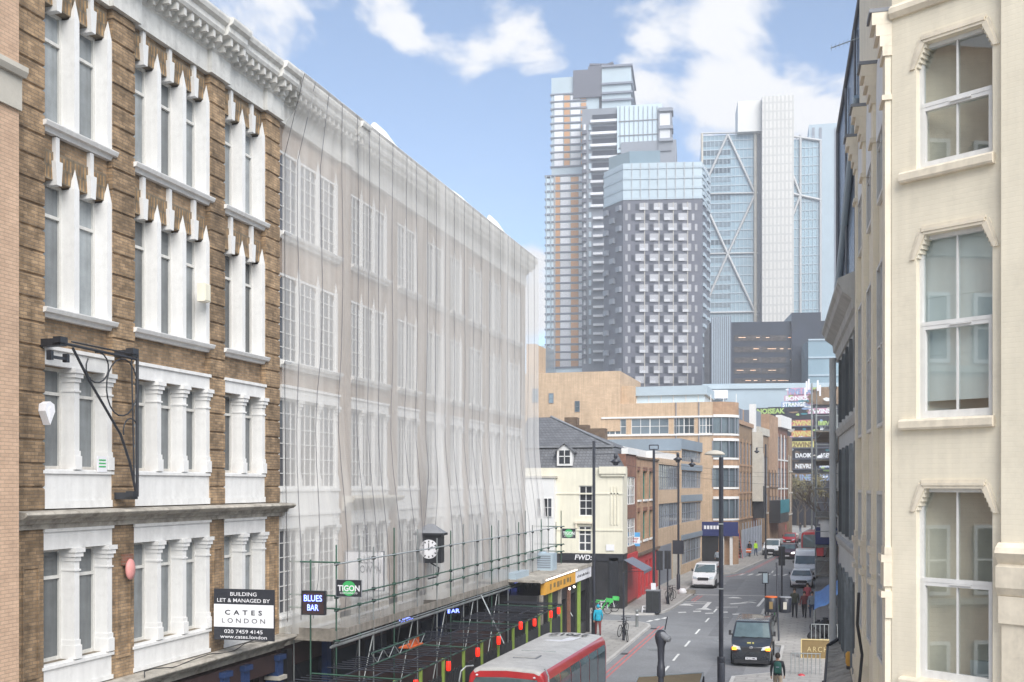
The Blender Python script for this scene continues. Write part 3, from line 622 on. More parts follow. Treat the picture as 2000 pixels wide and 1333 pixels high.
for k in range(6):
    b = MB(); b.box(30.3, 60.6, .05 + k * .24, .27 + k * .24, 3.78, 3.82); b.build('deck_board', 'board_wood', SCF)
b = MB(); b.box(30.1, 60.7, -.06, -.03, 3.64, 3.70); b.box(30.1, 60.7, -.03, .03, 3.60, 3.66); b.build('deck_edge', 'scaffold_bright', SCF)
for y0, y1 in ((45.0, 43.6), (57.0, 56.0)):
    b = MB(); b.cyl((y0, -.1, 3.75), (y1, -1.7, 1.6), .03, 7); b.build('brace', 'scaffold_bright', SCF)
for i in range(8):
    b = MB(); y0 = 31.5 + i * 3.6; b.cyl((y0, .02, .2), (y0 + 1.9, .02, 3.6), .024, 6); b.cyl((y0 + 2.9, 1.4, .1), (y0 + .9, .1, 3.6), .024, 6); b.build('brace', 'scaffold_steel', SCF)
# terrace canopy: pole grid at 3 m
TC = thing('terrace_canopy', 'low pole grid canopy over the bar terrace below the scaffold', 'canopy', (-11.7, 0, 0), R(90))
for yy in (0, .9, 1.8):
    b = MB(); b.cyl((22, yy, 2.98), (49.2, yy, 2.98), .03, 6); b.build('beam', 'scaffold_green' if yy == 0 else 'pole_black', TC)
for i in range(26):
    y0 = 22.5 + i * 1.05; b = MB(); b.cyl((y0, -.1, 3.02), (y0, 2.7, 3.06), .024, 6)
    if i % 3: b.cyl((y0 + .35, -.1, 3.02), (y0 + .35, 2.7, 3.06), .018, 5); b.cyl((y0 + .7, .3, 3.03), (y0 + .7, 2.7, 3.06), .018, 5)
    b.build('cross_bar', 'pole_black' if i % 6 else 'scaffold_green', TC)
for i in range(14):
    y0 = 22.5 + i * 2.05; b = MB(); b.box(y0, y0 + .09, -.02, .07, 0, 3.0); b.build('post', 'post_lime', TC)
TF = thing('terrace_fence', 'dark slatted timber fence closing the bar terrace towards the kerb', 'fence', (-11.72, 0, 0), R(90))
for i in range(13):
    y0 = 22.6 + i * 2.05; b = MB()
    for k in range(9): b.box(y0 + k * .21, y0 + k * .21 + .16, 0, .03, .1, 2.45 + .05 * (k % 2))
    b.box(y0, y0 + 1.9, .03, .07, .3, .4); b.box(y0, y0 + 1.9, .03, .07, 2.2, 2.3); b.build('panel', 'fence_dark', TF)
# lattice girder with orange boards lying on the canopy
LG = thing('lattice_girder', 'white laced lattice girder with orange boards on the canopy near the scaffold corner', 'girder', (-13.2, 0, 0), R(90))
b = MB(); b.cyl((30.4, 0, 3.1), (35, 0, 3.1), .025, 7); b.build('chord', 'scaffold_green', LG); b = MB(); b.cyl((30.4, 0, 3.45), (35, 0, 3.45), .025, 7); b.build('chord', 'scaffold_green', LG)
b = MB(); [b.cyl((30.4 + k * .46, 0, 3.1 if k % 2 else 3.45), (30.86 + k * .46, 0, 3.45 if k % 2 else 3.1), .014, 5) for k in range(10)]; b.build('lacing', 'scaffold_bright', LG)
b = MB(); b.box(33.6, 34.8, -.02, .4, 3.13, 3.17); b.box(33.8, 34.6, .05, .09, 3.17, 3.42); b.build('board', 'board_orange', LG)
b = MB(); b.box(22, 49.2, .1, 4.1, .125, .2); b.build('floor', 'shop_dark', TC); b = MB(); b.box(22, 49.2, 2.75, 2.8, .2, 2.6); b.build('back_screen', 'shop_brown', TC)
# lanterns
def lantern(px, py, X=-11.62, s=.72, label=''):
    y0, z = Face((X, 0), 90).m(px, py)
    t = thing('lantern', label, 'lantern', (X, y0, z), 0, 'red lanterns hung along the terrace')
    if 'lan' not in _cache:
        b = MB(); b.lathe([(.05, -.24), (.095, -.2), (.105, -.1), (.108, 0), (.105, .1), (.095, .2), (.05, .24)], n=14); _cache['lan'] = b.mesh('shade', 'lantern_red')
        b = MB(); b.lathe([(.02, .36), (.02, .26), (.08, .24), (.08, .2)], n=8); _cache['lancap'] = b.mesh('cap', 'iron_black'); b = MB(); b.lathe([(.075, -.25), (.075, -.21)], n=8); _cache['lanbase'] = b.mesh('base_ring', 'iron_black')
    a = link('shade', _cache['lan'], t); a.scale = (s, s, s); a = link('cap', _cache['lancap'], t); a.scale = (s, s, s); a = link('base_ring', _cache['lanbase'], t); a.scale = (s, s, s)
for px, py, l in ((812, 1338, 'red lantern at the bottom edge of the photo, left of the bus roof'), (876, 1301, 'lit red lantern nearest the left corner of the red bus'), (933, 1274, 'second lit red lantern up from the left corner of the red bus'),
                  (974, 1251, 'lit red lantern above the middle of the bus roof edge'), (1017, 1222, 'dim red lantern between the bus roof and the timber panel'), (1044, 1216, 'lit red lantern in front of the orange timber panel'),
                  (1076, 1200, 'small red lantern on the post under the yellow fascia'), (1091, 1193, 'round lit red lantern above the white poster by the kiosk door')):
    lantern(px, py, label=l)
# ---------------------------------------------------------------- kiosk with yellow fascia
KX = -12.9
KI = thing('bar_kiosk', 'single storey bar with yellow lettered fascia and flat felt roof', 'kiosk', (KX, 0, 0), R(90))
b = MB(); wall(b, 49.6, 61.2, 0, 3.3, [(50.2, 51.6, .2, 2.6), (52.2, 53.6, .2, 2.6), (54.2, 55.6, .2, 2.6), (56.6, 58.0, .1, 2.7), (59.2, 60.6, .8, 2.6)], rec=.25, y=.1, depth=5); b.build('wall', 'shop_dark', KI)
b = MB(); b.quad((49.7, .34, 0), (61.1, .34, 0), (61.1, .34, 3), (49.7, .34, 3)); b.build('glazing', 'glass_dark', KI)
b = MB(); b.box(49.5, 61.3, -.1, 6, 3.95, 4.05); b.box(49.5, 61.3, -.14, -.1, 3.9, 4.1); b.build('roof', 'stone_ledge', KI)
b = MB(); b.box(50.2, 56.9, -.14, .08, 3.3, 3.92); fsc = b.build('fascia', 'sign_yellow', KI)
b = MB(); [b.box(51.2 + k * .72, 51.2 + k * .72 + .3 + .12 * (k % 3), -.146, -.14, 3.46 + .05 * (k % 2), 3.74) for k in range(7)]; b.build('lettering', 'sign_brown', fsc)
b = MB(); b.box(57.0, 61.25, -.10, .08, 3.3, 3.88); f2 = b.build('fascia', 'sign_white', KI)
b = MB(); [b.box(57.5 + k * .3, 57.5 + k * .3 + .12 + .06 * (k % 3), -.106, -.10, 3.52, 3.62 + .04 * (k % 2)) for k in range(11)]; b.build('lettering', 'sign_black', f2)
for k in range(20):
    part('bulb', lambda b: b.lathe([(.01, -.03), (.03, -.02), (.032, 0), (.02, .02), (.01, .03)], n=8), 'bulb', 'bulb_warm', KI, (50.3 + k * .35, -.2, 4.02))
for x_, m_ in ((50.0, 'board_wood'), (51.8, 'post_lime'), (53.8, 'board_wood'), (55.9, 'brick_red'), (58.4, 'post_lime'), (60.9, 'shop_dark')):
    b = MB(); b.box(x_, x_ + .22, -.05, .1, 0, 3.3); b.build('post', m_, KI)
b = MB(); b.box(54.4, 54.9, .25, .3, .9, 2.1); b.build('poster', 'sign_white', KI)
for x_ in (55.2, 56.3): part('spot', lambda b: b.lathe([(.02, -.06), (.06, -.02), (.06, .03), (.02, .06)], n=8), 'spotlight', 'bulb_warm', KI, (x_, -.2, 3.15))
b = MB(); b.box(49.8, 52.2, 1.2, 2.8, 4.05, 4.35); b.build('skylight', 'blue_panel', KI)
AC = thing('roof_unit', 'pale grey ventilation unit standing on the flat bar roof', 'ventilation unit', (-14.4, 56, 4.05)); b = MB(); b.box(-.7, .7, -.5, .5, 0, .9); b.lathe([(.25, .9), (.25, .98)], n=12); b.build('casing', 'blue_panel', AC)
b = MB(); [b.box(-.6, .6, -.52, -.5, .15 + k * .12, .2 + k * .12) for k in range(6)]; b.build('grille', 'tower_grey', AC)
# ---------------------------------------------------------------- signs over the left pavement
def board(name, label, cat, px0, px1, py0, py1, t, face='sign_black', frame='plastic_black', th=.06, fr=.03):
    a, c = AT(px0, py1, t), AT(px1, py0, t); W_ = (a - Vector((c.x, c.y, a.z))).length; H_ = c.z - a.z
    g = thing(name, label, cat, (a.x, a.y, a.z), TH * .15)
    b = MB(); b.box(0, W_, 0, th, 0, H_); b.build('panel', face, g)
    if frame:
        b = MB(); b.box(-fr, W_ + fr, -.02, th, -fr, 0); b.box(-fr, W_ + fr, -.02, th, H_, H_ + fr); b.box(-fr, 0, -.02, th, 0, H_); b.box(W_, W_ + fr, -.02, th, 0, H_); b.build('frame', frame, g)
    return g, W_, H_
g, W_, H_ = board('letting_board', 'black and white letting agent board projecting from the brown brick building', 'sign', 418, 545, 1150, 1249, 29.3, frame=None)
b = MB(); b.box(0.005, W_ - .005, -.012, 0, H_ * .255, H_ * .70); b.build('white_band', 'sign_white', g)
b = MB(); text_mesh(b, 'BUILDING', .105, W_ / 2, H_ * .87, wfit=W_ * .44, bold=.005); text_mesh(b, 'LET & MANAGED BY', .105, W_ / 2, H_ * .745, wfit=W_ * .88, bold=.005)
text_mesh(b, '020 7459 4145', .105, W_ / 2, H_ * .135, wfit=W_ * .64, bold=.005); text_mesh(b, 'www.cates.london', .10, W_ / 2, H_ * .035, wfit=W_ * .78, bold=.005); b.build('lettering', 'sign_white', g)
b = MB(); text_mesh(b, 'CATES', .13, W_ / 2, H_ * .50, wfit=W_ * .62, bold=.02, spacing=1.8); text_mesh(b, 'LONDON', .13, W_ / 2, H_ * .34, wfit=W_ * .72, spacing=1.6, bold=-.004); b.build('lettering', 'sign_black', g)
g, W_, H_ = board('neon_sign', 'brown square sign with blue neon letters reading BLUES BAR', 'sign', 591, 636, 1156, 1199, 31.8, 'shop_brown', 'iron_black', .12)
b = MB(); text_mesh(b, 'BLUES', .19, W_ / 2, H_ * .58, y=-.03, wfit=W_ * .84, bold=.012); text_mesh(b, 'BAR', .19, W_ / 2, H_ * .16, y=-.03, wfit=W_ * .52, bold=.012); b.build('neon_tube', 'neon_blue', g)
def tigon(px0, px1, py0, py1, t, label):
    g, W_, H_ = board('scaffold_sign', label, 'sign', px0, px1, py0, py1, t, 'sign_black', 'lead', .02, .015)
    b = MB(); n = 20; b.add([(W_ / 2 + H_ * .46 * math.cos(i * 2 * math.pi / n), -.008, H_ / 2 + H_ * .46 * math.sin(i * 2 * math.pi / n)) for i in range(n)], [tuple(range(n))]); b.build('disc', 'sign_green', g)
    b = MB(); text_mesh(b, 'TIGON', H_ * .36, W_ / 2, H_ * .34, y=-.016, wfit=W_ * .88, bold=.03); text_mesh(b, 'SCAFFOLDING LTD', H_ * .11, W_ / 2, H_ * .16, y=-.016, wfit=W_ * .7, bold=.01); b.build('lettering', 'sign_white', g)
tigon(657, 709, 1133, 1165, 33.0, 'black TIGON scaffolding sign with green disc at the near scaffold corner')
tigon(1098, 1124, 1033, 1051, 61.6, 'smaller looking black TIGON sign at the far scaffold end before the cream pub')
g, W_, H_ = board('hanging_board', 'white faded board with grey letters behind the netting', 'sign', 676, 753, 1077, 1152, 37.5, 'sign_white', 'lead')
b = MB(); text_mesh(b, 'LLIS', H_ * .2, W_ * .56, H_ * .7, wfit=W_ * .42); text_mesh(b, 'OWYN', H_ * .2, W_ * .66, H_ * .45, wfit=W_ * .56); b.build('lettering', 'lead', g)
# projecting clock
p = AT(838, 1073, 42.6); g = thing('street_clock', 'black projecting clock with white dial under a small hipped roof', 'clock', (p.x, p.y, p.z), TH * .4)
b = MB(); b.box(-.5, .5, -.02, .5, -.55, .55); b.box(-.62, .62, -.12, .6, .55, .64); b.build('case', 'iron_black', g)
b = MB(); b.add([(-.6, -.1, .64), (.6, -.1, .64), (.6, .58, .64), (-.6, .58, .64), (-.1, .24, 1.0), (.1, .24, 1.0)], [(0, 1, 5, 4), (1, 2, 5), (2, 3, 4, 5), (3, 0, 4)]); b.build('roof', 'lead', g)
b = MB(); n = 28; b.add([(.38 * math.cos(i * 2 * math.pi / n), -.035, .38 * math.sin(i * 2 * math.pi / n)) for i in range(n)], [tuple(range(n))]); d = b.build('dial', 'sign_white', g)
b = MB()
for k in range(12):
    a = k * math.pi / 6; ca, sa = math.cos(a), math.sin(a); b.add([(ca * .27 - sa * .022, -.042, sa * .27 + ca * .022), (ca * .27 + sa * .022, -.042, sa * .27 - ca * .022), (ca * .34 + sa * .022, -.042, sa * .34 - ca * .022), (ca * .34 - sa * .022, -.042, sa * .34 + ca * .022)], [(0, 1, 2, 3)])
b.build('numeral', 'iron_black', d)
b = MB(); b.box(-.015, .015, -.06, -.045, -.04, .24); b.add([(-.02, -.062, .02), (.02, -.062, -.02), (.17, -.062, .08), (.15, -.062, .12)], [(0, 1, 2, 3)]); b.build('hand', 'iron_black', d)
b = MB(); b.tube([(.0, .2, -.55), (.35, .2, -.75), (.3, .2, -1.1), (-.1, .2, -1.2)], .03, 6); b.build('scroll_bracket', 'iron_black', g)
# blue neon over the bar entrances
for px, py, s_, l in ((793, 1211, 'OPEN', 'left'), (886, 1194, 'BAR', 'middle'), (1003, 1137, 'BAR', 'far')):
    y0, z = Face((-15.3, 0), 90).m(px, py); g = thing('neon_sign', f'small blue neon lettering glowing under the scaffold deck, {l} one of three', 'sign', (-15.3, y0, z), R(50))
    b = MB(); b.box(-.42, .42, .02, .06, -.16, .18); b.build('back_plate', 'shop_dark', g); b = MB(); text_mesh(b, s_, .17, 0, -.07, y=-.01, wfit=.6, bold=.02); b.build('neon_tube', 'neon_blue', g)
# ================================================================ RIGHT: CREAM CORNER BUILDING (canted face towards us, side face along the street)
CX, CY = 1.08, 18.0
SIDE = 87.76 + 4.48                              # local x of the side face seen from the street runs away from us
CB = thing('cream_building', 'cream painted brick corner building with white sash windows, nearest on the right', 'building', (CX, CY, 0), R(-32.6))
WINS = [(.41, 1.60, 5.60, 8.55), (.41, 1.60, 9.62, 12.46), (.41, 1.60, 13.48, 15.42), (.41, 1.60, .9, 4.3), (.41, 1.60, 17.3, 19.6)]
def chamfer_top(b, x0, x1, z1, w, h, steps, y0, y1, off=0, side=0):      # stepped corner fillers of the head
    for k in range(steps):
        a = w * (steps - k) / steps; zz = z1 - h + h * k / steps
        if side: b.box(x1 - w * (k + 1) / steps, x1, y0, y1, zz, zz + h / steps)
        else: b.box(x0, x0 + w * (k + 1) / steps, y0, y1, zz, zz + h / steps)
b = MB(); wall(b, 0, 3.2, 0, 21, WINS, rec=.2); b.quad((3.2, 0, 0), (3.2, 4, 0), (3.2, 4, 21), (3.2, 0, 21)); b.quad((0, 0, 21), (3.2, 0, 21), (3.2, 4, 21), (0, 4, 21)); b.build('wall', 'cream_render', CB)
for (x0, x1, z0, z1) in WINS:
    for sd in (0, 1): b = MB(); chamfer_top(b, x0, x1, z1, .16, .34, 5, .002, .2, side=sd); b.build('window_head', 'cream_smooth', CB)
    # moulded surround following the stepped head
    b = MB()
    for k, (o, d) in enumerate(((.0, .035), (.045, .05), (.09, .025))):
        b.box(x0 + .12 - o * .3, x1 - .12 + o * .3, -d, -.001, z1 + o, z1 + o + .045)
    for sgn, xa in ((1, x0), (-1, x1)):
        for o, d, w_ in ((.0, .035, .05), (.05, .02, .035)):
            q_ = [(xa - sgn * (.02 + o), z1 - .36), (xa - sgn * (.02 + o + w_), z1 - .36), (xa + sgn * (.13 - o - w_), z1 + o + w_), (xa + sgn * (.15 - o), z1 + o)]
            b.prism_xz(q_ if sgn < 0 else q_[::-1], -d, -.001)
    b.build('hood_mould', 'cream_moulding', CB)
    b = MB(); b.prism_yz([(.2, -.16), (-.09, -.16), (-.11, -.13), (-.11, -.03), (-.09, 0), (.2, .03)], x0 - .24, x1 + .04); b.build('sill', 'cream_moulding', CB, (0, 0, z0)).location = (0, 0, z0)
    # white sash window with a real pane and a room behind
    h = z1 - z0; wd = x1 - x0; mid = h * .52
    wn = link('window', None, CB, (x0, .16, z0)); wn.empty_display_size = .1
    b = MB(); b.box(0, .05, -.06, .04, 0, h); b.box(wd - .05, wd, -.06, .04, 0, h); b.box(.05, wd - .05, -.06, .04, h - .06, h); b.box(.05, wd - .05, -.07, .04, 0, .09); b.box(.05, wd - .05, -.075, .03, mid - .03, mid + .03)
    b.box(.05, .10, -.07, .0, .09, mid - .03); b.box(wd - .10, wd - .05, -.07, .0, .09, mid - .03); b.box(.1, wd - .1, -.068, .0, .09, .13); b.box(.1, wd - .1, -.068, .0, mid - .09, mid - .03)
    b.box(wd / 2 - .012, wd / 2 + .012, -.04, .0, .13, mid - .09); b.box(wd / 2 - .012, wd / 2 + .012, -.04, .0, mid + .03, h - .06); b.build('frame', 'white_paint', wn)
    b = MB(); b.box(wd * .42, wd * .70, -.10, -.07, mid - .055, mid - .04); b.build('catch', 'white_paint', wn)
    b = MB(); b.quad((.05, .0, .09), (wd - .05, 0, .09), (wd - .05, 0, h - .05), (.05, 0, h - .05)); b.build('pane', 'window_glass', wn)
    b = MB(); b.quad((-.3, .3, -.5), (wd + .9, .3, -.5), (wd + .9, .3, -.1), (-.3, .3, -.1)); b.box(-.5, wd + 1.0, 1.6, 1.65, -.6, h + .3); b.box(-.5, -.45, .12, 1.6, -.6, h + .3); b.box(wd + .95, wd + 1.0, .12, 1.6, -.6, h + .3); b.box(-.5, wd + 1, .12, 1.6, h + .25, h + .3); b.box(-.5, wd + 1, .12, 1.6, -.6, -.5)
    b.build('room', 'room_warm' if z0 > 13 else 'room_dark', wn)
    bl = {9.62: (.50, 0), 5.6: (.0, 0), 13.48: (0, 0)}.get(z0, (0, 0))
    if z0 == 9.62: b = MB(); b.box(.02, wd - .02, .10, .105, .30, h - .03); [b.box(.02, wd - .02, .095, .112, zz, zz + .02) for zz in (.29, 1.0, 1.9)]; b.build('blind', 'blind', wn)
    if z0 == 5.6: b = MB(); b.box(.10, wd * .86, .5, 1.2, -.3, .28); b.build('desk', 'blind', wn)
b = MB(); b.box(1.77, 3.2, -.10, -.0, 7.7, 15.9); b.build('pilaster', 'cream_render', CB)
b = MB(); b.prism_yz([(0, 7.0), (-.12, 7.0), (-.2, 7.12), (-.2, 7.42), (-.12, 7.46), (-.24, 7.62), (-.2, 7.7), (-.12, 7.76), (0, 7.8)], 1.73, 3.2); b.box(1.75, 3.2, -.15, 0, 6.6, 6.995); b.box(1.78, 3.2, -.11, -.0, 5.1, 6.6); b.prism_yz([(0, 4.9), (-.2, 4.9), (-.24, 5.0), (-.14, 5.1), (0, 5.1)], 1.7, 3.2); b.build('capital', 'cream_moulding', CB)
b = MB(); b.prism_yz([(.1, 15.95), (-.05, 15.95), (-.10, 16.02), (-.10, 16.1), (-.04, 16.16), (.1, 16.18)], .0, 1.80); b.box(1.78, 3.2, -.16, 0, 15.9, 16.5); b.build('cornice', 'cream_moulding', CB)
# side face, seen almost edge on: pilasters with stepped mouldings every 2.2 m
CS = thing('cream_building_side', 'cream street front seen edge on with a row of stepped pilaster capitals', 'building', (CX, CY, 0), R(SIDE))
CS.name = 'cream_frontage'
# local x runs away from us, local +y points out over the street
b = MB(); b.box(0, 6.75, -6, 0, 0, 19.5); b.build('wall', 'cream_render', CS)
for i, x0 in enumerate((0.02, 2.2, 4.4, 6.3)):
    b = MB(); b.box(x0, x0 + .42, .001, .10, 4.3, 15.4); b.build('pilaster', 'cream_render', CS)
    b = MB()
    for z, d, hh in ((15.9, .30, .2), (15.72, .24, .18), (15.55, .18, .17), (15.4, .14, .15)): b.box(x0 - .03, x0 + .47, .0, d, z, z + hh - .002)
    b.build('capital', 'cream_moulding', CS); b = MB(); b.box(x0 - .03, x0 + .47, .0, .15, 14.7, 14.78); b.build('astragal', 'cream_moulding', CS); b = MB(); b.box(x0 - .04, x0 + .5, 0, .34, 16.1, 16.16); b.build('lead_cap', 'lead', CS)
    b = MB()
    for z, d, hh in ((7.5, .18, .12), (7.38, .26, .12), (7.0, .20, .38), (6.82, .26, .1), (6.5, .16, .32)): b.box(x0 - .04, x0 + .48, .0, d * .62, z, z + hh - .002)
    b.build('lower_capital', 'cream_moulding', CS); b = MB()
    for z, d, hh in ((4.9, .18, .12), (4.62, .24, .28), (4.3, .2, .32)): b.box(x0 - .04, x0 + .48, .0, d * .62, z, z + hh - .002)
    b.build('plinth', 'cream_moulding', CS)
    if i < 3:
        b = MB(); b.prism_xz([(x0 + .7, 14.6), (x0 + 1.9, 14.6), (x0 + 1.9, 15.6), (x0 + 1.75, 15.95), (x0 + .85, 15.95), (x0 + .7, 15.6)], .0, .07); b.build('window_surround', 'white_paint', CS)
        for z0_, z1_ in ((5.6, 8.5), (9.6, 12.4), (13.5, 15.4)): window(CS, x0 + 1.9, z0_, 1.1, z1_ - z0_, .004, 2, 2, rz=R(180))
b = MB(); b.prism_yz([(0, 3.4), (.5, 3.4), (.62, 3.5), (.62, 3.62), (0, 3.9)], 0, 6.75); b.build('shop_cornice', 'cream_moulding', CS)
b = MB(); b.tube([(3.0, .28, 6.6), (3.1, .3, 6.0), (3.3, .2, 5.4), (3.2, .28, 4.6), (3.5, .4, 3.9)], .03, 5); b.build('cable', 'plastic_black', CS)
# ================================================================ RIGHT: GREY RENDERED BUILDING
gx, gy = CX + 6.76 * math.cos(R(SIDE)), CY + 6.76 * math.sin(R(SIDE))
GB = thing('grey_building', 'narrow grey rendered building with deep cornice, arched windows and downpipe', 'building', (gx, gy, 0), R(SIDE))
GL = 8.0                                         # length along the street
b = MB(); b.box(0, GL, -8, 0, 0, 12.55); b.build('wall', 'grey_render', GB)
b = MB(); b.prism_yz([(-.5, 12.2), (.05, 12.2), (.08, 12.45), (.14, 12.5), (.16, 12.7), (.36, 12.86), (.40, 12.98), (.46, 13.05), (.46, 13.15), (.1, 13.3), (-.5, 13.35)], -.02, GL + .3); b.build('cornice', 'grey_cornice', GB)
for z in (10.15, 7.1):
    b = MB(); b.prism_yz([(-.1, z - .15), (.05, z - .15), (.10, z - .02), (.10, z + .05), (-.1, z + .12)], 0, GL); b.build('string_course', 'grey_cornice', GB)
def gwin(x, z0, h, w_=.62):
    def f(b):
        pts = [(0, 0), (w_, 0), (w_, h - .3)] + [(w_ / 2 + w_ / 2 * math.cos(R(a)), h - .3 + .3 * math.sin(R(a))) for a in (30, 60, 90, 120, 150)] + [(0, h - .3)]
        b.add([(px_, .012, pz) for px_, pz in pts], [tuple(range(len(pts) - 1, -1, -1))])
        for a, c in zip(pts, pts[1:] + pts[:1]): d = (Vector(c) - Vector(a)); b.add([(a[0], .0, a[1]), (c[0], 0, c[1]), (c[0], .07, c[1]), (a[0], .07, a[1])], [(0, 1, 2, 3)])
    part(('gw', h, w_), f, 'window', 'glass_curtain', GB, (x, 0, z0))
for i in range(5): gwin(.5 + i * 1.5, 10.35, 1.75, .36); gwin(.5 + i * 1.5, 7.3, 2.3, .36); gwin(.5 + i * 1.5, 4.2, 2.2, .7)
b = MB(); b.cyl((GL - .05, .17, 3.7), (GL - .05, .17, 12.3), .095, 10); [b.cyl((GL - .05, .17, z), (GL - .05, .17, z + .08), .115, 10) for z in (5, 7.2, 9.4, 11.4)]; b.tube([(GL - .05, .17, 3.7), (GL - .2, .25, 3.4), (GL - .6, .35, 3.1)], .09, 8); b.build('downpipe', 'grey_render', GB)
b = MB(); b.box(.2, GL - .2, .0, .3, 3.0, 3.35); b.build('shop_fascia', 'shop_dark', GB)
wl = thing('wall_lamp', 'orange glass wall lamp on the grey building', 'lamp', (gx + .12 - 2.0 * math.sin(R(4)) * .0, gy + 2.2, 4.4), R(SIDE))
b = MB(); b.lathe([(.06, -.12), (.09, -.05), (.09, .16), (.05, .22)], n=10, cy=.28); b.build('shade', 'sign_yellow', wl); b = MB(); b.box(-.04, .04, 0, .3, -.2, -.12); b.lathe([(.07, -.2), (.07, -.12)], cy=.28, n=10); b.build('bracket', 'iron_black', wl)
# glass roof storeys with folded edge
GR = thing('glass_roof_extension', 'dark slate glass extension with a pale diagonal brace above the grey building', 'building', (gx, gy, 0), R(SIDE))
b = MB(); b.add([(-1.2, -.3, 13.35), (GL - 2.2, .12, 13.35), (GL - 2.2, -5, 13.35), (-1.2, -5, 13.35), (-1.2, -.3, 21), (GL - 2.2, .12, 18.2), (GL - 2.2, -5, 18.2), (-1.2, -5, 21)], [(0, 1, 5, 4), (1, 2, 6, 5), (2, 3, 7, 6), (3, 0, 4, 7), (4, 5, 6, 7)]); b.build('glass_body', 'slate_glass', GR)
b = MB(); b.cyl((-1.2, -.27, 21), (GL - 2.2, .15, 18.2), .05, 6); b.cyl((GL - 2.2, .15, 13.35), (GL - 2.2, .15, 18.2), .05, 6); [b.cyl((x, .02 - .3 + .062 * (x + 1.2), 13.35), (x, -.26 + .062 * (x + 1.2), 21 - .45 * (x + 1.2)), .03, 5) for x in (.5, 2.2, 3.9)]; b.build('mullion', 'lead', GR)
b = MB(); b.cyl((1.4, -.05, 17.6), (5.7, .18, 13.6), .09, 6); b.build('brace', 'blue_panel', GR)
# aerial
p = AT(1690, 70, 24.5); t = thing('tv_aerial', 'thin television aerial sticking out from the roof edge', 'aerial', tuple(p)); b = MB(); d = Vector((-.75, .2, -.12))
b.cyl((0, 0, 0), d, .012, 5); [b.cyl(d * f_ + Vector((0, -.10, -.02)), d * f_ + Vector((0, .10, .02)), .006, 4) for f_ in (.3, .42, .54, .66, .78, .9, 1)]; [b.cyl(d * f_ + Vector((0, 0, -.07)), d * f_ + Vector((0, 0, .07)), .006, 4) for f_ in (.5, .62, .74, .86, .98)]; b.build('boom', 'scaffold_bright', t)
b = MB(); b.cyl((0, 0, 0), (.25, 0, .02), .018, 5); b.build('arm', 'lead', t)
# ================================================================ RIGHT: low structures and scaffold beyond the grey building
p = G(1600, 1262); 
SW = thing('scaffold_tower', 'tall dark scaffold with boarded lifts and blue sheeting beside the right pavement', 'scaffold', (-.32, 78, 0), R(90.3))
for i in range(8):
    for yy in (-.0, 1.6):
        b = MB(); b.cyl((i * 2.6, -yy * .9, .12), (i * 2.6, -yy * .9, 13.5 + (i % 3) * .5), .03, 6); b.build('standard', 'scaffold_steel', SW)
for z in (2.4, 4.4, 6.4, 8.4, 10.4, 12.4):
    b = MB(); b.cyl((-.6, .02, z + 1), (19, .02, z + 1), .026, 6); b.cyl((-.6, .02, z), (19, .02, z), .026, 6); b.build('rail', 'scaffold_bright', SW)
    b = MB(); b.box(-.5, 19, -1.5, 0, z - .12, z - .05); b.build('deck_board', 'board_wood', SW)
    b = MB(); b.cyl((-.6, .1, z), (-.6, -1.7, z), .026, 6); b.cyl((-.6, .1, z + 1), (-.6, -1.7, z + 1), .026, 6); b.build('rail', 'scaffold_steel', SW)
for i in range(6):
    b = MB(); b.cyl((i * 3, .05, 2.4 + (i % 2) * 4), (i * 3 + 2.6, .05, 6.4 + (i % 2) * 4), .026, 6); b.cyl((0, -.1, 2.4 + i * 1.9), (0, -1.4, 4.3 + i * 1.9), .024, 5); b.build('brace', 'scaffold_steel', SW)
b = MB(); b.box(-.55, 2.5, -1.5, .03, 4.5, 5.6); b.build('sheeting', 'sign_blue', SW); b = MB(); b.box(-.6, 1.0, -1.2, -.3, 5.0, 5.9); b.lathe([(.55, 5.9), (.5, 6.2), (.2, 6.35)], .2, -.7, 10); b.build('wrapped_load', 'white_far', SW)
BT = thing('brick_warehouse', 'dark brick warehouse with graffiti behind the tall scaffold on the right', 'building', (1.25, 60, 0), R(90.3))
b = MB(); b.box(0, 50, -10, 0, 0, 12); b.build('wall', 'brick_tan', BT)
rg = random.Random(5)
for i in range(26):
    b = MB(); x = rg.uniform(6, 44); z = rg.uniform(1, 10); text_mesh(b, rg.choice(['SKAE', 'ZOMB', 'OK', 'RUN', 'TEK', 'NEO']), rg.uniform(.5, 1.1), 0, 0, y=-.01, bold=.03); o = b.build('graffiti', rg.choice(['graf_white', 'graf_blue', 'graf_pink', 'graf_white', 'graf_lime']), BT, (x, .01, z), R(180))
for i in range(12):
    window(BT, 4 + i * 3.4, 8.2, 1.4, 1.9, .01, 2, 3, split=False, rz=R(180)); window(BT, 4 + i * 3.4, 4.6, 1.4, 1.9, .01, 2, 3, split=False, rz=R(180))
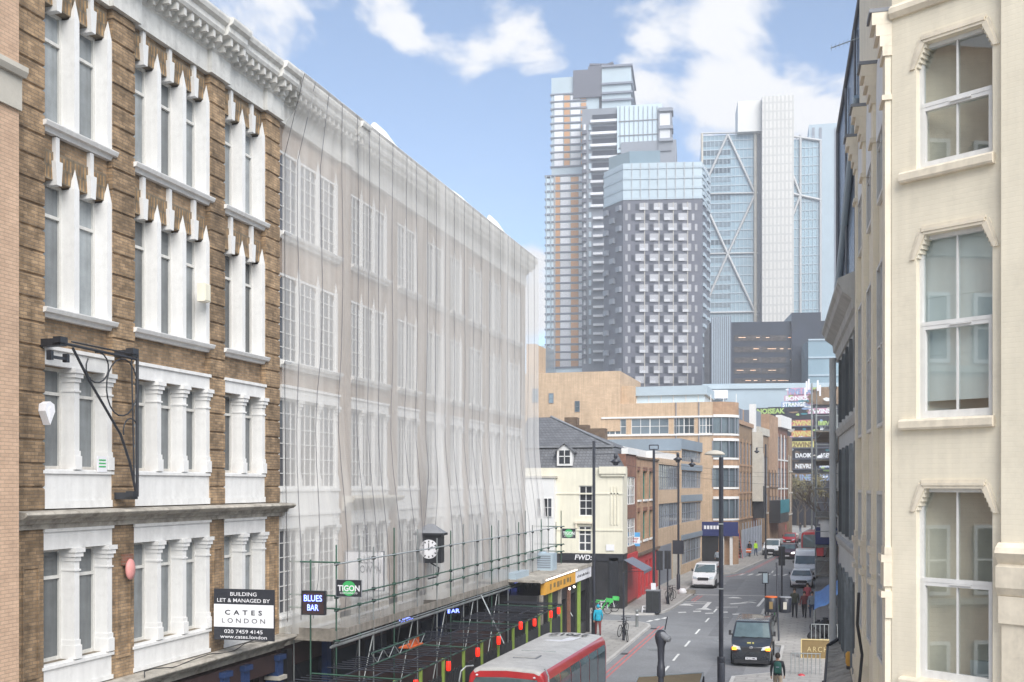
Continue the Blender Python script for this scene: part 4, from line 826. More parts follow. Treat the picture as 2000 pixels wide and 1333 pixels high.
# blue tarpaulin lean-to, black sacks, railings, gold framed board
TP = thing('blue_tarpaulin', 'blue tarpaulin awning sloping out over the right pavement', 'tarpaulin', (0, 0, 0))
b = MB(); p0, p1, p2, p3 = AT(1590, 1192, 60), AT(1592, 1150 + 6, 66), AT(1640, 1128, 63), AT(1640, 1160, 56)
nn = 10
for i in range(nn + 1):
    for j in range(nn + 1):
        u, v = i / nn, j / nn; q_ = (p0 * (1 - u) + p3 * u) * (1 - v) + (p1 * (1 - u) + p2 * u) * v; b.v.append((q_.x, q_.y, q_.z + .10 * math.sin(u * 9 + v * 3) * .6 - .25 * math.sin(u * math.pi) * .4))
for i in range(nn):
    for j in range(nn): a = i * (nn + 1) + j; b.f.append((a, a + 1, a + nn + 2, a + nn + 1)); b.mi.append(0)
b.build('sheet', 'tarp_blue', TP); b = MB(); [b.cyl((q_.x, q_.y, .12), q_, .03, 6) for q_ in (p0, p1)]; b.build('pole', 'scaffold_bright', TP)
g0 = AT(1566, 1285, 52.8); GS = thing('gold_sign', 'dark board with gold frame and faint lettering by the shop front', 'sign', (g0.x, g0.y, g0.z), TH * .3)
b = MB(); b.box(0, 1.75, 0, .05, 0, .88); b.build('panel', 'sign_brown', GS); b = MB(); b.box(-.04, 1.8, -.03, .05, -.05, 0); b.box(-.04, 1.8, -.03, .05, .88, .93); b.box(-.05, 0, -.03, .05, 0, .88); b.box(1.75, 1.8, -.03, .05, 0, .88); b.build('frame', 'gold_trim', GS)
b = MB(); text_mesh(b, 'ARCHE', .26, .85, .31, y=-.01, wfit=1.2, bold=-.006, spacing=1.3); b.build('lettering', 'gold_trim', GS)
b = MB(); b.cyl((.1, .05, -1.6), (.1, .05, 0), .03, 6); b.cyl((1.65, .05, -1.6), (1.65, .05, 0), .03, 6); b.build('post', 'pole_black', GS)
RL = thing('railing', 'short run of vertical steel railings on the right pavement beside the red sack', 'railing', tuple(G(1545, 1322)), R(8))
b = MB(); b.cyl((0, 0, 1.05), (1.3, 0, 1.05), .03, 6); b.build('rail', 'scaffold_steel', RL)
for k in range(8): part('baluster', lambda b: b.cyl((0, 0, 0), (0, 0, 1.08), .02, 6), 'baluster', 'scaffold_bright', RL, (k * .18, 0, 0))
b = MB(); b.lathe([(.1, 0), (.2, .05), (.15, .16), (.05, .2)], .45, -.25, 9); o = tag(b.build('red_sack', 'paint_red', None, tuple(G(1545, 1322))), 'crumpled red sack lying at the foot of the steel railings', 'sack')
def sack(px, py, t_, s, label):
    p = AT(px, py, t_); b = MB(); n = 12; prof = [(.1, 0), (.42, .05), (.5, .22), (.42, .42), (.2, .58), (.08, .66), (.1, .72)]
    b.lathe([(r * s, z * s) for r, z in prof], n=n); b.v = [(x * (1 + .25 * noise.noise(Vector((x * 3, y * 3, z * 3 + s)))), y * (1 + .25 * noise.noise(Vector((y * 3, x * 3, z * 4)))), z) for x, y, z in b.v]
    o = b.build('rubbish_sack', 'plastic_black', None, (p.x, p.y, .12)); tag(o, label, 'rubbish sack')
sack(1612, 1240, 60, 1.5, 'large black sack piled against the wall by the downpipe'); sack(1598, 1228, 62, 1.0, 'smaller black sack in front of the pile under the tarpaulin'); sack(1590, 1236, 59, .8, 'low grey-black sack lying nearest the open pavement')
RA = thing('railing', 'grey railing behind the gold framed sign', 'railing', tuple(AT(1600, 1250, 57) * 1.0), R(4)); RA.location.z = .12
b = MB(); b.cyl((-.4, 0, 1.1), (1.2, 0, 1.1), .025, 6); b.build('rail', 'scaffold_steel', RA)
for k in range(8): part('baluster', None, 'baluster', 'scaffold_bright', RA, (-.4 + k * .22, 0, 0))
# sloped shop canopy at the bottom right, below the grey building
CP = thing('shop_canopy', 'grey felt lean-to canopy with cream edge board below the grey building', 'canopy', (0, 0, 0))
a0, a1, a2, a3 = AT(1612, 1345, 25), AT(1618, 1262, 30), AT(1645, 1245, 31), AT(1668, 1345, 24)
b = MB(); th_ = Vector((0, 0, -.08)); b.add([a0, a1, a2, a3, a0 + th_, a1 + th_, a2 + th_, a3 + th_], [(0, 1, 2, 3), (7, 6, 5, 4), (0, 4, 5, 1), (1, 5, 6, 2), (2, 6, 7, 3), (3, 7, 4, 0)]); b.build('roof', 'stone_ledge', CP)
b = MB(); b.cyl(a0 + Vector((0, 0, -.05)), a1 + Vector((0, 0, -.05)), .06, 6); b.cyl(a1, a2, .07, 6); b.build('gutter', 'plastic_black', CP)
b = MB(); b.tube([a2 + Vector((.05, -.3, .1)), a3 + Vector((.05, 0, .12))], .07, 6); b.build('edge_board', 'cream_moulding', CP)
b = MB(); b.cyl((a0.x, a0.y + 1, .12), (a0.x, a0.y + 1, a0.z), .08, 8); b.build('post', 'pole_black', CP)
# ================================================================ LEFT STREET BEYOND THE SCAFFOLD
def bfront(name, label, A, B, H_, wmat, depth=10, z0=0, group=None):
    A = Vector(A); B = Vector(B); d = B - A; r = thing(name, label, 'building', (A.x, A.y, 0), math.atan2(d.y, d.x), group)
    f = Face((A.x, A.y), math.degrees(math.atan2(d.y, d.x)))
    return r, f, d.length
# --- cream corner pub: front faces us across the side street
PX0, PY0 = -20.5, 73.0
PB = thing('corner_pub', 'cream rendered corner pub with slate mansard roof and black ground floor', 'pub', (PX0, PY0, 0), 0)
PF = Face((PX0, PY0), 0)
xr = PF.m(1216)[0]; xl = PF.m(1083)[0]
ST = Face((-13.15, 73), 90)
def ymx(px): return ST.m(px)[0]
def pz(py, px=1140): return PF.m(px, py)[1]
def px_(px): return PF.m(px)[0]
wo = [(px_(1131), px_(1157), pz(1008), pz(949)), (px_(1130), px_(1155), pz(1077), pz(1028))]
b = MB(); PD = ymx(1223); wall(b, 0, xr, pz(1082), pz(914), wo, rec=.18, depth=PD); b.build('wall', 'cream_wall', PB)
window(PB, wo[0][0], wo[0][2], wo[0][1] - wo[0][0], wo[0][3] - wo[0][2], .14, 2, 4, .06, .05, 'white_far'); window(PB, wo[1][0], wo[1][2], wo[1][1] - wo[1][0], wo[1][3] - wo[1][2], .14, 2, 3, .07, .08, 'white_far')
b = MB(); b.box(wo[1][0] - .25, wo[1][1] + .25, -.18, 0, wo[1][3] + .18, wo[1][3] + .34); [b.box(x, x + .12, -.14, 0, wo[1][3] - .15, wo[1][3] + .179) for x in (wo[1][0] - .2, wo[1][1] + .08)]; b.build('window_hood', 'cream_moulding', PB)
b = MB(); [b.box(0, xr + .04, -.05, 0, pz(y), pz(y) + .10) for y in (966, 1037)]; b.build('string_course', 'cream_wall', PB)
b = MB(); b.box(xr - 1.6, xr + .25, -.22, .3, pz(926), pz(912)); b.box(xr - 1.5, xr + .15, -.14, .3, pz(931), pz(926)); [b.box(xr - .4 - k * .22, xr - .3 - k * .22, -.05, 0, pz(1025), pz(950)) for k in range(3)]; b.build('corner_quoins', 'cream_wall', PB)
b = MB(); b.box(0, xr + .02, -.04, PD, 0, pz(1082)); b.build('ground_floor', 'shop_dark', PB)
b = MB(); b.box(px_(1096), xr + .06, -.12, -.04, pz(1095), pz(1081)); fs = b.build('fascia', 'sign_black', PB)
b = MB(); text_mesh(b, 'FWD:', .36, px_(1140), pz(1094) + .02, y=-.13, bold=.02, italic=.15); b.build('lettering', 'sign_white', fs)
b = MB(); b.box(px_(1160), px_(1163), -.1, -.04, 1.2, 3.2); b.box(px_(1190), px_(1208), -.12, -.04, .2, 3.6); b.build('pilaster', 'iron_black', PB)
b = MB(); b.box(px_(1184), px_(1200), -.06, -.04, pz(1075), pz(1063)); b.build('street_sign', 'sign_white', PB)
e0, e1, ex = pz(915), pz(872), px_(1200)
b = MB()                                         # mansard lower slope, then the hipped upper roof
b.add([(px_(1058), .0, e0), (xr - .1, .0, e0), (xr - .1, 9.5, e0), (-.5, 9.5, e0), (-.5, .0, e0), (px_(1050), .8, e1), (xr - .9, .8, e1), (xr - .9, 8.7, e1), (-.5, 8.7, e1), (-.5, .8, e1)], [(4, 1, 6, 9), (1, 2, 7, 6), (2, 3, 8, 7)]); b.build('mansard', 'slate', PB)
rx, rz_ = px_(1046), pz(806)
b = MB(); b.add([(-.5, .7, e1), (xr - .8, .7, e1), (xr - .8, 8.8, e1), (-.5, 8.8, e1), (-.5, 4.5, rz_), (rx, 4.5, rz_), (rx + 3.0, 4.0, rz_ - 1.0)], [(0, 1, 5, 4), (1, 2, 5), (2, 3, 4, 5)]); b.build('upper_roof', 'slate', PB)
b = MB(); b.cyl((rx, 4.5, rz_ + .05), (xr - .8, .7, e1 + .05), .09, 6); b.box(-.5, xr - .75, .6, .72, e1 - .06, e1 + .08); b.build('lead_ridge', 'lead', PB)
dx = px_(1103); dz = pz(910); dm = thing
D = link('dormer', None, PB, (dx, -.05, dz)); D.empty_display_size = .1
hh = pz(868) - dz
b = MB(); b.prism_xz([(-.55, 0), (.55, 0), (.55, hh * .75), (0, hh), (-.55, hh * .75)], 0, 1.4); b.build('cheek', 'white_far', D)
b = MB(); b.box(-.38, .38, -.02, -.001, .15, hh * .72); b.build('pane', 'glass_dark', D); b = MB(); b.box(-.025, .025, -.05, -.02, .15, hh * .72); b.box(-.38, .38, -.05, -.02, hh * .42, hh * .46); b.build('glazing_bar', 'white_far', D)
b = MB(); [b.add([(sg * .78, -.12, hh * .62), (0, -.12, hh + .12), (0, 1.4, hh + .12), (sg * .78, 1.4, hh * .62), (sg * .78, -.12, hh * .55), (0, -.12, hh + .04)], [(0, 1, 2, 3), (0, 4, 5, 1)]) for sg in (-1, 1)]; b.build('dormer_roof', 'slate', D)
b = MB(); b.box(px_(1050), px_(1076), 8.2, 9.2, e1, pz(800)); b.box(px_(1076), px_(1100), 8.2, 9.2, e1, pz(817)); b.box(px_(1100), px_(1137), 8.2, 9.2, e1 - .5, pz(825)); b.build('chimney_stack', 'brick_dark', PB)
b = MB(); b.cyl((px_(1077), -.1, 5), (px_(1077), -.1, pz(950)), .06, 6); b.build('drainpipe', 'plastic_black', PB)
WA = thing('white_annex', 'low white rendered annex left of the pub behind the netting edge', 'building', (-24, 72.4, 0)); WF = Face((-24, 72.4), 0)
b = MB(); b.box(0, WF.m(1082)[0], 0, 8, 0, WF.m(1060, 934)[1]); b.build('wall', 'white_far', WA); b = MB(); b.box(0, WF.m(1083)[0] + .1, -.1, 8, WF.m(1060, 934)[1], WF.m(1060, 930)[1]); b.build('coping', 'stone_band', WA)
for px in (1048, 1062, 1070): window(WA, WF.m(px)[0], WF.m(px, 1010)[1], .3, 1.3, -.01, 1, 2, .03, .03, 'white_far', split=False)
# --- street front of the pub and the next houses
ST = Face((-13.15, 73), 90)
def ymx(px): return ST.m(px)[0]
AW = thing('dark_awning', 'dark grey awning let down over the pub side entrance', 'awning', (-13.15, 73.3, 0), R(90))
b = MB(); b.add([(0, 0, 3.5), (3.6, 0, 3.5), (3.6, -1.5, 2.7), (0, -1.5, 2.7), (0, -1.5, 2.5), (3.6, -1.5, 2.5)], [(0, 3, 2, 1), (3, 4, 5, 2)]); b.build('canvas', 'lead', AW); AW.children[0].data.materials[0] = M['tower_slab']
b = MB(); b.tube([(0, 0, 2.6), (0, -1.5, 2.7)], .02, 5); b.tube([(3.6, 0, 2.6), (3.6, -1.5, 2.7)], .02, 5); b.build('arm', 'iron_black', AW)
def house(name, label, pxa, pxb, ytop, wmat, X=-13.15, ybase=None, A=None, B=None, depth=9):
    if A is None: A = (X, Face((X, 0), 90).m(pxa)[0]); B = (X, Face((X, 0), 90).m(pxb)[0])
    r, f, L = bfront(name, label, A, B, 0, wmat); H_ = f.m(pxa if pxb is None else (pxa + pxb) / 2, ytop)[1]
    return r, f, L, H_
# narrow house with white windows
r, f, L, H_ = house('narrow_house', 'narrow red brick house with white windows right of the pub', 1222, 1243, 900, 'brick_red')
ops = [(L * .1, L * .9, z, z + 2.0) for z in (4.2, 7.2)] 
b = MB(); wall(b, 0, L, 0, 10.8, ops + [(L * .1, L * .9, .4, 2.9)], rec=.15, depth=9); b.build('wall', 'brick_red', r)
for z in (4.2, 7.2): [window(r, L * (.1 + .4 * k), z, L * .4, 2.0, .12, 2, 3, .07, .06, 'white_far') for k in range(2)]
b = MB(); b.box(0, L, -.12, .1, 3.0, 3.7); b.build('fascia', 'shop_red', r); b = MB(); b.box(.1, L - .1, -.02, .12, .3, 2.95); b.build('shopfront', 'shop_red', r)
b = MB(); b.box(0, L, -.15, .3, 10.8, 11.2); b.build('coping', 'white_far', r)
SG = board('sale_board', 'blue and white letting board standing out from the narrow house', 'sign', 1220, 1250, 1040, 1067, 79.5, 'sign_white', None)
g, W_, H_ = SG; b = MB(); b.box(0, W_, -.01, 0, H_ * .68, H_); b.build('blue_band', 'sign_lightblue', g); b = MB(); b.box(0, W_, -.01, 0, 0, H_ * .2); b.build('blue_band', 'sign_lightblue', g); b = MB(); text_mesh(b, 'RETAIL SHOP', H_ * .13, W_ / 2, H_ * .48, wfit=W_ * .8, bold=.02); text_mesh(b, 'FOR SALE', H_ * .13, W_ / 2, H_ * .28, wfit=W_ * .6, bold=.02); b.build('lettering', 'shop_red', g)
# brick house with green reveals over a red shopfront
r, f, L, H_ = house('green_window_house', 'brick house with green painted window recesses above a red shopfront', 1243.5, 1285, 900, 'brick_orange')
b = MB(); ops = []
for z in (4.4, 7.5): ops += [(.4, 1.5, z, z + 2.2), (3.0, 5.0, z, z + 2.2), (6.2, 8.0, z, z + 2.2)]
ops = [o for o in ops if o[1] < L]
wall(b, 0, L, 3.4, 10.6, ops, rec=.3, depth=9); b.build('wall', 'brick_orange', r)
for o in ops:
    window(r, o[0], o[2], o[1] - o[0], 2.2, .28, 2, 2, .12, .1, 'green_paint', 'glass_dark')
    part(('sil', round(o[1] - o[0], 1)), lambda b: b.box(-.1, o[1] - o[0] + .1, -.12, .1, -.15, 0), 'sill', 'white_far', r, (o[0], 0, o[2]))
    part(('arc', round(o[1] - o[0], 1)), lambda b: b.box(-.05, o[1] - o[0] + .05, -.03, .0, 0, .3), 'arch', 'brick_red', r, (o[0], 0, o[3]))
b = MB(); wall(b, 0, L, 0, 3.4, [(.6, 1.8, .2, 2.7), (2.4, 3.4, .1, 2.6), (4.2, 5.4, .6, 2.7), (6.2, 7.6, .6, 2.7)], rec=.2); b.build('shopfront', 'shop_red', r); b = MB(); b.quad((.1, .19, 0), (L - .1, .19, 0), (L - .1, .19, 3), (.1, .19, 3)); b.build('shop_glass', 'glass_dark', r)
b = MB(); b.box(-.05, L + .05, -.2, .1, 3.3, 3.5); b.box(-.05, L, -.12, .2, 10.6, 10.75); b.build('cornice', 'brick_dark', r)
b = MB(); b.box(.5, L - .2, 1.0, 4, 10.6, 11.5); b.build('roof_structure', 'white_far', r)
# banded buildings
def band_building(name, label, A, B, bands, wmat, top, depth, winc='glass_curtain', front=True):
    r, f, L = bfront(name, label, A, B, 0, wmat); b = MB(); ops = []
    for (z0, z1) in bands: ops.append((.25, L - .25, z0, z1))
    wall(b, 0, L, 0, top, ops, rec=.2, depth=depth); b.build('wall', wmat, r)
    n = max(2, int(L / 2.6))
    for (z0, z1) in bands:
        for k in range(n): window(r, .25 + (L - .5) * k / n, z0, (L - .5) / n, z1 - z0, .18, 3, 2, .06, .05, 'tower_grey', winc)
    return r, f, L
yb = Face((-13.15, 0), 90).m
A1, B1 = (-13.15, yb(1285.5)[0]), (-12.75, 102.2)
r, f, L = band_building('banded_house', 'three storey block with pale orange brick bands and wide dirty windows above a grey shutter', A1, B1, [(4.9, 7.0), (8.2, 10.4)], 'brick_yellow', 10.9, 9)
b = MB(); b.box(.4, L * .55, -.03, .0, .1, 3.4); b.build('shutter', 'tower_grey', r); b = MB(); b.box(L * .62, L - .2, -.03, 0, .1, 3.4); b.build('shop_panel', 'stone_band', r)
b = MB(); b.box(0, L, .4, 3, 10.9, 11.5); b.build('roof_fascia', 'white_far', r)
A2, B2 = (-12.7, 102.3), (-11.95, 113.6)
r, f, L = band_building('blue_banded_house', 'corner block with slate blue bands between orange brick', A2, B2, [(1.0, 3.3), (5.0, 6.9), (8.3, 10.0), (10.9, 12.0)], 'brick_yellow', 13.0, 12)
b = MB(); [b.box(-.04, L + .02, -.06, .0, z, z + hh) for z, hh in ((3.35, .5), (7.0, .65), (10.05, .6), (12.05, .96))]; b.build('blue_band', 'blue_band', r)
r2 = link('north_wall', None, r, (0, 0, 0)); b = MB(); b.add([(-.02, -.04, 9), (-.02, 9, 9), (-.02, 9, 13.0), (-.02, -.04, 13.0)], [(0, 3, 2, 1)]); bpy.data.objects.remove(r2); b.build('side_wall', 'brick_yellow', r); b = MB(); b.box(-.10, -.03, 0, 9, 11.9, 13.02); b.build('blue_band', 'blue_band', r)
# orange brick art deco block: long wall facing us, rounded corner, street front
DY = 116.0; DF = Face((-60, DY), 0); dzx = lambda px, py: DF.m(px, py)
OD = thing('art_deco_block', 'large orange brick art deco block with white bands and a rounded corner', 'building', (-60, DY, 0)); 
xc = dzx(1392, 900)[0]; ztop = dzx(1300, 787)[1]; zt2 = dzx(1100, 728)[1]; RC = 2.6
zw0, zw1 = dzx(1300, 848)[1], dzx(1300, 817)[1]
lows = [(5.05, 7.1), (8.4, 10.4), (11.55, 13.3)]
xs_ = [dzx(a, 0)[0] for a in (1180, 1223, 1233, 1306, 1316, 1356, 1366, 1392)]
ops = [(xs_[0], xs_[1], zw0, zw1), (xs_[2], xs_[3], zw0, zw1), (xs_[4], xs_[5], zw0, zw1), (xs_[6], xs_[7], zw0, zw1)]
x12 = dzx(1211, 0)[0]
b = MB(); wall(b, 0, xc, 0, ztop, ops, rec=.15, depth=None); b.quad((0, 0, ztop), (xc, 0, ztop), (xc, 14, ztop), (0, 14, ztop)); b.build('wall', 'brick_yellow', OD)
b = MB(); b.box(0, x12, -.02, 14, ztop - 3, zt2); b.box(x12, dzx(1237, 0)[0], 1.2, 8, ztop, dzx(1237, 752)[1]); b.build('stair_tower', 'brick_yellow', OD)
for o in ops: 
    n = max(2, round((o[1] - o[0]) / 1.9)); [window(OD, o[0] + (o[1] - o[0]) * k / n, o[2], (o[1] - o[0]) / n, o[3] - o[2], .12, 2, 2, .05, .05, 'white_far', 'glass_far') for k in range(n)]
for px, py, w_, h_ in ((1040, 766, .7, 1.5), (1072, 768, .55, 1.1), (1123, 785, .55, 1.2)): x, z = dzx(px, py + 20); window(OD, x, z, w_, h_, -.03, 1, 2, .05, .04, 'tower_grey', 'glass_far', split=False)
b = MB(); [b.box(dzx(1175, 0)[0], xc, -.14, -.001, z, z + .18) for z in (zw0 - .2, zw1 + .02)]; b.build('white_band', 'white_far', OD)
b = MB(); xa, xb_ = dzx(1237, 0)[0], dzx(1372, 0)[0]; z_0, z_1, z_2 = ztop + .02, dzx(1300, 770)[1], dzx(1300, 752)[1]; b.box(xa, xb_, 2.0, 10, z_0, z_1); PH = b.build('penthouse_glass', 'glass_pale', OD)
b = MB(); b.box(xa, xb_ + .3, 1.6, 10.2, z_1, z_2); b.build('penthouse_roof', 'blue_panel', OD); b = MB(); [b.box(xa + k * 1.35, xa + k * 1.35 + .08, 1.94, 2.0, z_0, z_1) for k in range(9)]; b.build('glazing_bar', 'white_far', PH)
cpts = [(xc, 0)] + [(xc + RC * math.sin(R(a)), RC - RC * math.cos(R(a))) for a in range(10, 85, 10)]
ex_, ey_ = cpts[-1]; g1 = Vector((-10.0 + 60, 127.5 - DY)); cpts.append((g1.x, g1.y))
bands_c = [(zw0, zw1)] + lows
b = MB(); zs = sorted([0, ztop] + [v for q_ in bands_c for v in q_])
for i in range(0, len(zs) - 1, 2): curved_face(b, cpts, zs[i], zs[i + 1])
b.build('curved_wall', 'brick_orange', OD)
b = MB(); cin = [(x - .12, y + .1) for x, y in cpts]
for (z0, z1) in bands_c: curved_face(b, cin, z0 - .05, z1 + .05)
b.build('curved_glazing', 'glass_far', OD)
b = MB(); cout = [(x + .06, y - .06) for x, y in cpts]
for (z0, z1) in bands_c: curved_face(b, cout, z0 - .22, z0 - .02); curved_face(b, cout, z1 + .02, z1 + .3)
b.build('white_band', 'white_far', OD)
b = MB()
for (z0, z1) in bands_c:
    for k, (x, y) in enumerate(cpts[:-1]): b.box(x - .05, x + .05, y - .05, y + .05, z0, z1) if k % 2 == 0 else None
    for t_ in (.15, .3, .45, .6, .75, .9): x, y = cpts[-2][0] * (1 - t_) + cpts[-1][0] * t_, cpts[-2][1] * (1 - t_) + cpts[-1][1] * t_; b.box(x - .05, x + .05, y - .05, y + .05, z0, z1)
b.build('glazing_bar', 'tower_grey', OD)
b = MB(); b.box(xc - 1.6, ex_ + .1, -.25, 0, 3.5, 4.7); b.box(xc - 1.7, ex_ + .2, -.35, 0, 3.2, 3.5); fs = b.build('fascia', 'sign_blue', OD); b = MB(); text_mesh(b, 'OLIVER', .5, xc - .1, 3.85, y=-.26, wfit=2.2, bold=.03); b = MB(); [b.box(xc - .9 + k * .33, xc - .9 + k * .33 + .24, -.26, -.25, 3.92, 4.3) for k in range(6)]; b.build('lettering', 'sign_white', fs)
b = MB(); b.box(xc - 1.6, xc + .6, -.03, 0, .1, 3.2); b.build('entrance', 'shop_dark', OD); b = MB(); [b.box(x, x + .3, -.2, 0, 0, 3.2) for x in (xc - 1.9, xc + .9, xc + 1.8)]; b.build('pilaster', 'white_far', OD)
rg = random.Random(8)
for k in range(9):
    x = rg.uniform(xc - 22, xc - 1); y = rg.uniform(11, 13.5); b = MB(); w_ = rg.uniform(.4, 1.2); b.box(x, x + w_, y, y + .8, ztop, ztop + rg.uniform(.5, 1.6)); b.cyl((x + w_ / 2, y, ztop), (x + w_ / 2, y, ztop + rg.uniform(1, 3)), .05, 5); b.build('roof_vent', rg.choice(['lead', 'blue_panel', 'brick_dark']), OD)
b = MB(); [b.cyl((x, -.07, 2), (x, -.07, ztop), .06, 6) for x in (xs_[3] + .8, xs_[5] + .5)]; b.build('drainpipe', 'tower_grey', OD)
# brown brick Victorian warehouse behind it and further fronts bending right
def victorian(name, label, A, B, top, wmat, floors, nb, fm='stone_band', shop=None, group=None, simple=True, para=None):
    r, f, L = bfront(name, label, A, B, 0, wmat); ops = []; p = L / nb
    for (z0, z1) in floors: ops += [(p * k + p * .2, p * k + p * .8, z0, z1) for k in range(nb)]
    b = MB(); wall(b, 0, L, 0, top, ops, rec=.2, depth=10); b.build('wall', wmat, r)
    for o in ops:
        window(r, o[0], o[2], o[1] - o[0], o[3] - o[2], .15, 2, 3, .08, .06, 'tower_grey', 'glass_far', split=False)
    for (z0, z1) in floors:
        b = MB(); b.box(-.02, L, -.10, -.001, z0 - .25, z0 - .05); b.build('string_course', fm, r)
    for k in range(nb):
        b = MB(); b.box(p * k - .12, p * k + .12, -.09, -.0, floors[0][0] - .2, floors[-1][1] + .4); b.build('pilaster', fm, r)
    if para: b = MB(); b.box(-.1, L + .1, -.2, .3, top, top + para); b.build('parapet', fm, r)
    if shop: b = MB(); b.box(0, L, -.15, -.001, .1, 3.6); b.build('shopfront', shop, r)
    return r, f, L
r, f, L = victorian('victorian_warehouse', 'tall brown brick Victorian warehouse with stone pilasters behind a blue-grey hoarding', (-9.95, 127.7), (-8.6, 143.5), 16.0, 'brick_tan', [(4.6, 6.8), (7.8, 10.2), (11.2, 13.9)], 6, 'brick_orange', None, para=.5)
b = MB(); b.box(-.1, L, -1.2, -1.1, .1, 3.4); [b.cyl((k * 2.2, -1.25, 0), (k * 2.2, -1.25, 4.2), .05, 6) for k in range(8)]; b.build('hoarding', 'hoarding', r)
b = MB(); b.box(.5, L - .5, 1, 7, 16.5, 18.4); b.build('roof_storey', 'brick_orange', r); b = MB(); [b.box(k * 1.8 + 1, k * 1.8 + 2.2, -.05, .1, 16.6, 17.9) for k in range(4)]; b.build('dormer', 'tower_slab', r)
b = MB(); b.box(L - .6, L + .1, -1.4, -.1, 6.5, 15.5); b.build('banner', 'stone_band', r); b = MB(); b.box(L + .2, L + 1.4, -1.5, -.1, 4.3, 8.5); b.build('hanging_sign', 'shop_dark', r)
r, f, L = victorian('narrow_maroon_house', 'narrow dark maroon front with white mast on its roof', (-8.5, 143.9), (-8.2, 148), 15.0, 'brick_red', [(5, 7), (8.5, 10.5), (12, 14)], 2, 'brick_dark')
b = MB(); b.box(-.1, .8, -.3, .5, 14, 19.2); b.build('chimney', 'white_far', r)
r, f, L = victorian('tan_stone_building', 'tan stone fronted building with arched top windows', (-8.15, 148.2), (-7.2, 157.5), 15.5, 'brick_tan', [(4.8, 7.4), (8.5, 12.6)], 4, 'stone_band', None, para=1.0)
b = MB(); b.box(.5, 6, .5, 5, 16.5, 18.8); b.build('plant_room', 'tower_grey', r)
r, f, L = victorian('brown_gable_building', 'plain brown brick building with green shop awning', (-7.1, 157.9), (-6.2, 167), 18.8, 'brick_orange', [(5, 7), (8.4, 10.4)], 3, 'brick_dark')
b = MB(); b.box(0, L, -1.6, 0, 3.2, 6.4); b.build('shop_box', 'shop_dark', r); b = MB(); b.box(0, L, -1.7, -1.6, 4.6, 6.5); b.build('shop_fascia', 'graf_teal', r); b = MB(); b.lathe([(.5, 0), (.5, .02)], L / 2, 0); b.v = [(x, -1.75 + (z * .1), y * 1.0 + 2.4) for x, y, z in b.v]; b.build('round_sign', 'shop_red', r)
r, f, L = victorian('white_trim_building', 'dark red brick building with white cornice and lintels at the bend', (-6.3, 167.5), (-5.1, 176.5), 18.2, 'brick_red', [(3.8, 6.8), (8.2, 11.2), (12.6, 16.0)], 3, 'white_far', None, para=.5)
b = MB(); b.box(-.3, L + .3, -.6, .2, 17.4, 19.2); b.build('cornice', 'white_far', r)
r, f, L = victorian('stone_house', 'narrow pale stone house right of the white trimmed building', (-4.95, 177.5), (-4.6, 186), 16.5, 'brick_tan', [(4, 6), (7.5, 9.5), (11, 13)], 2, 'stone_band')
r, f, L = victorian('brick_terrace', 'brown brick terrace on the right beyond the scaffolded warehouse', (15, 215), (3.0, 114), 14.5, 'brick_tan', [(4.6, 6.8), (7.8, 10), (11, 13)], 16, 'stone_band', 'shop_dark')
# graffiti covered block closing the view
GBK = thing('graffiti_block', 'black framed building with rows of bright painted graffiti lettering', 'building', (-16, 236, 0), R(-6)); GF = Face((-16, 236), -6)
gm_ = lambda px, py: GF.m(px, py)
b = MB(); x0, _ = gm_(1500, 900); x1, zt_ = gm_(1640, 792); b.box(x0, x1, 0, 12, 0, zt_); b.build('wall', 'graf_black', GBK)
b = MB(); x0, z0 = gm_(1540, 792); x1, zt_ = gm_(1640, 755); b.box(x0, x1, .5, 10, z0, zt_); b.build('upper_wall', 'brick_tan', GBK)
def graf(px0, px1, py0, py1, txt, panel, ink, w_='tag'):
    xa, zb = gm_(px0, py1); xb, zc = gm_(px1, py0); b = MB(); b.box(xa, xb, -.12, -.02, zb, zc); p = b.build('painted_panel', panel, GBK)
    b = MB(); text_mesh(b, txt, (zc - zb) * .78, (xa + xb) / 2, zb + (zc - zb) * .10, y=-.16, wfit=(xb - xa) * .9, bold=.04); b.build('graffiti_lettering', ink, p)
graf(1546, 1588, 820, 833, '2WINS', 'graf_red', 'graf_yellow'); graf(1546, 1588, 841, 854, '2WINS', 'graf_orange', 'graf_yellow'); graf(1546, 1590, 862, 875, '2WINS', 'graf_yellow', 'sign_brown'); graf(1578, 1626, 797, 809, '2WINS', 'graf_pink', 'graf_white')
graf(1597, 1624, 821, 832, 'IIIIIVI', 'graf_black', 'graf_lime'); graf(1597, 1622, 841, 852, 'ZWN', 'brick_tan', 'graf_lime'); graf(1476, 1536, 796, 810, 'NOISEAK', 'graf_black', 'graf_lime'); graf(1520, 1544, 820, 830, 'SAW', 'graf_black', 'graf_white')
graf(1552, 1588, 884, 895, 'DAOIK', 'graf_black', 'graf_white'); graf(1552, 1588, 905, 916, 'NEVRS', 'brick_dark', 'graf_white'); graf(1600, 1626, 884, 895, 'AREK', 'graf_black', 'graf_white'); graf(1600, 1626, 905, 914, 'OKAY', 'graf_blue', 'graf_white'); graf(1552, 1588, 925, 940, 'LINE', 'brick_tan', 'graf_blue'); graf(1600, 1626, 925, 940, 'ROOK', 'brick_dark', 'graf_blue')
graf(1526, 1576, 784, 796, 'STRANGE', 'graf_blue', 'graf_white'); graf(1538, 1588, 757, 772, 'FINE NA', 'graf_pink', 'graf_blue'); graf(1532, 1580, 772, 784, 'BONKS', 'graf_pink', 'graf_white')
rg = random.Random(21)
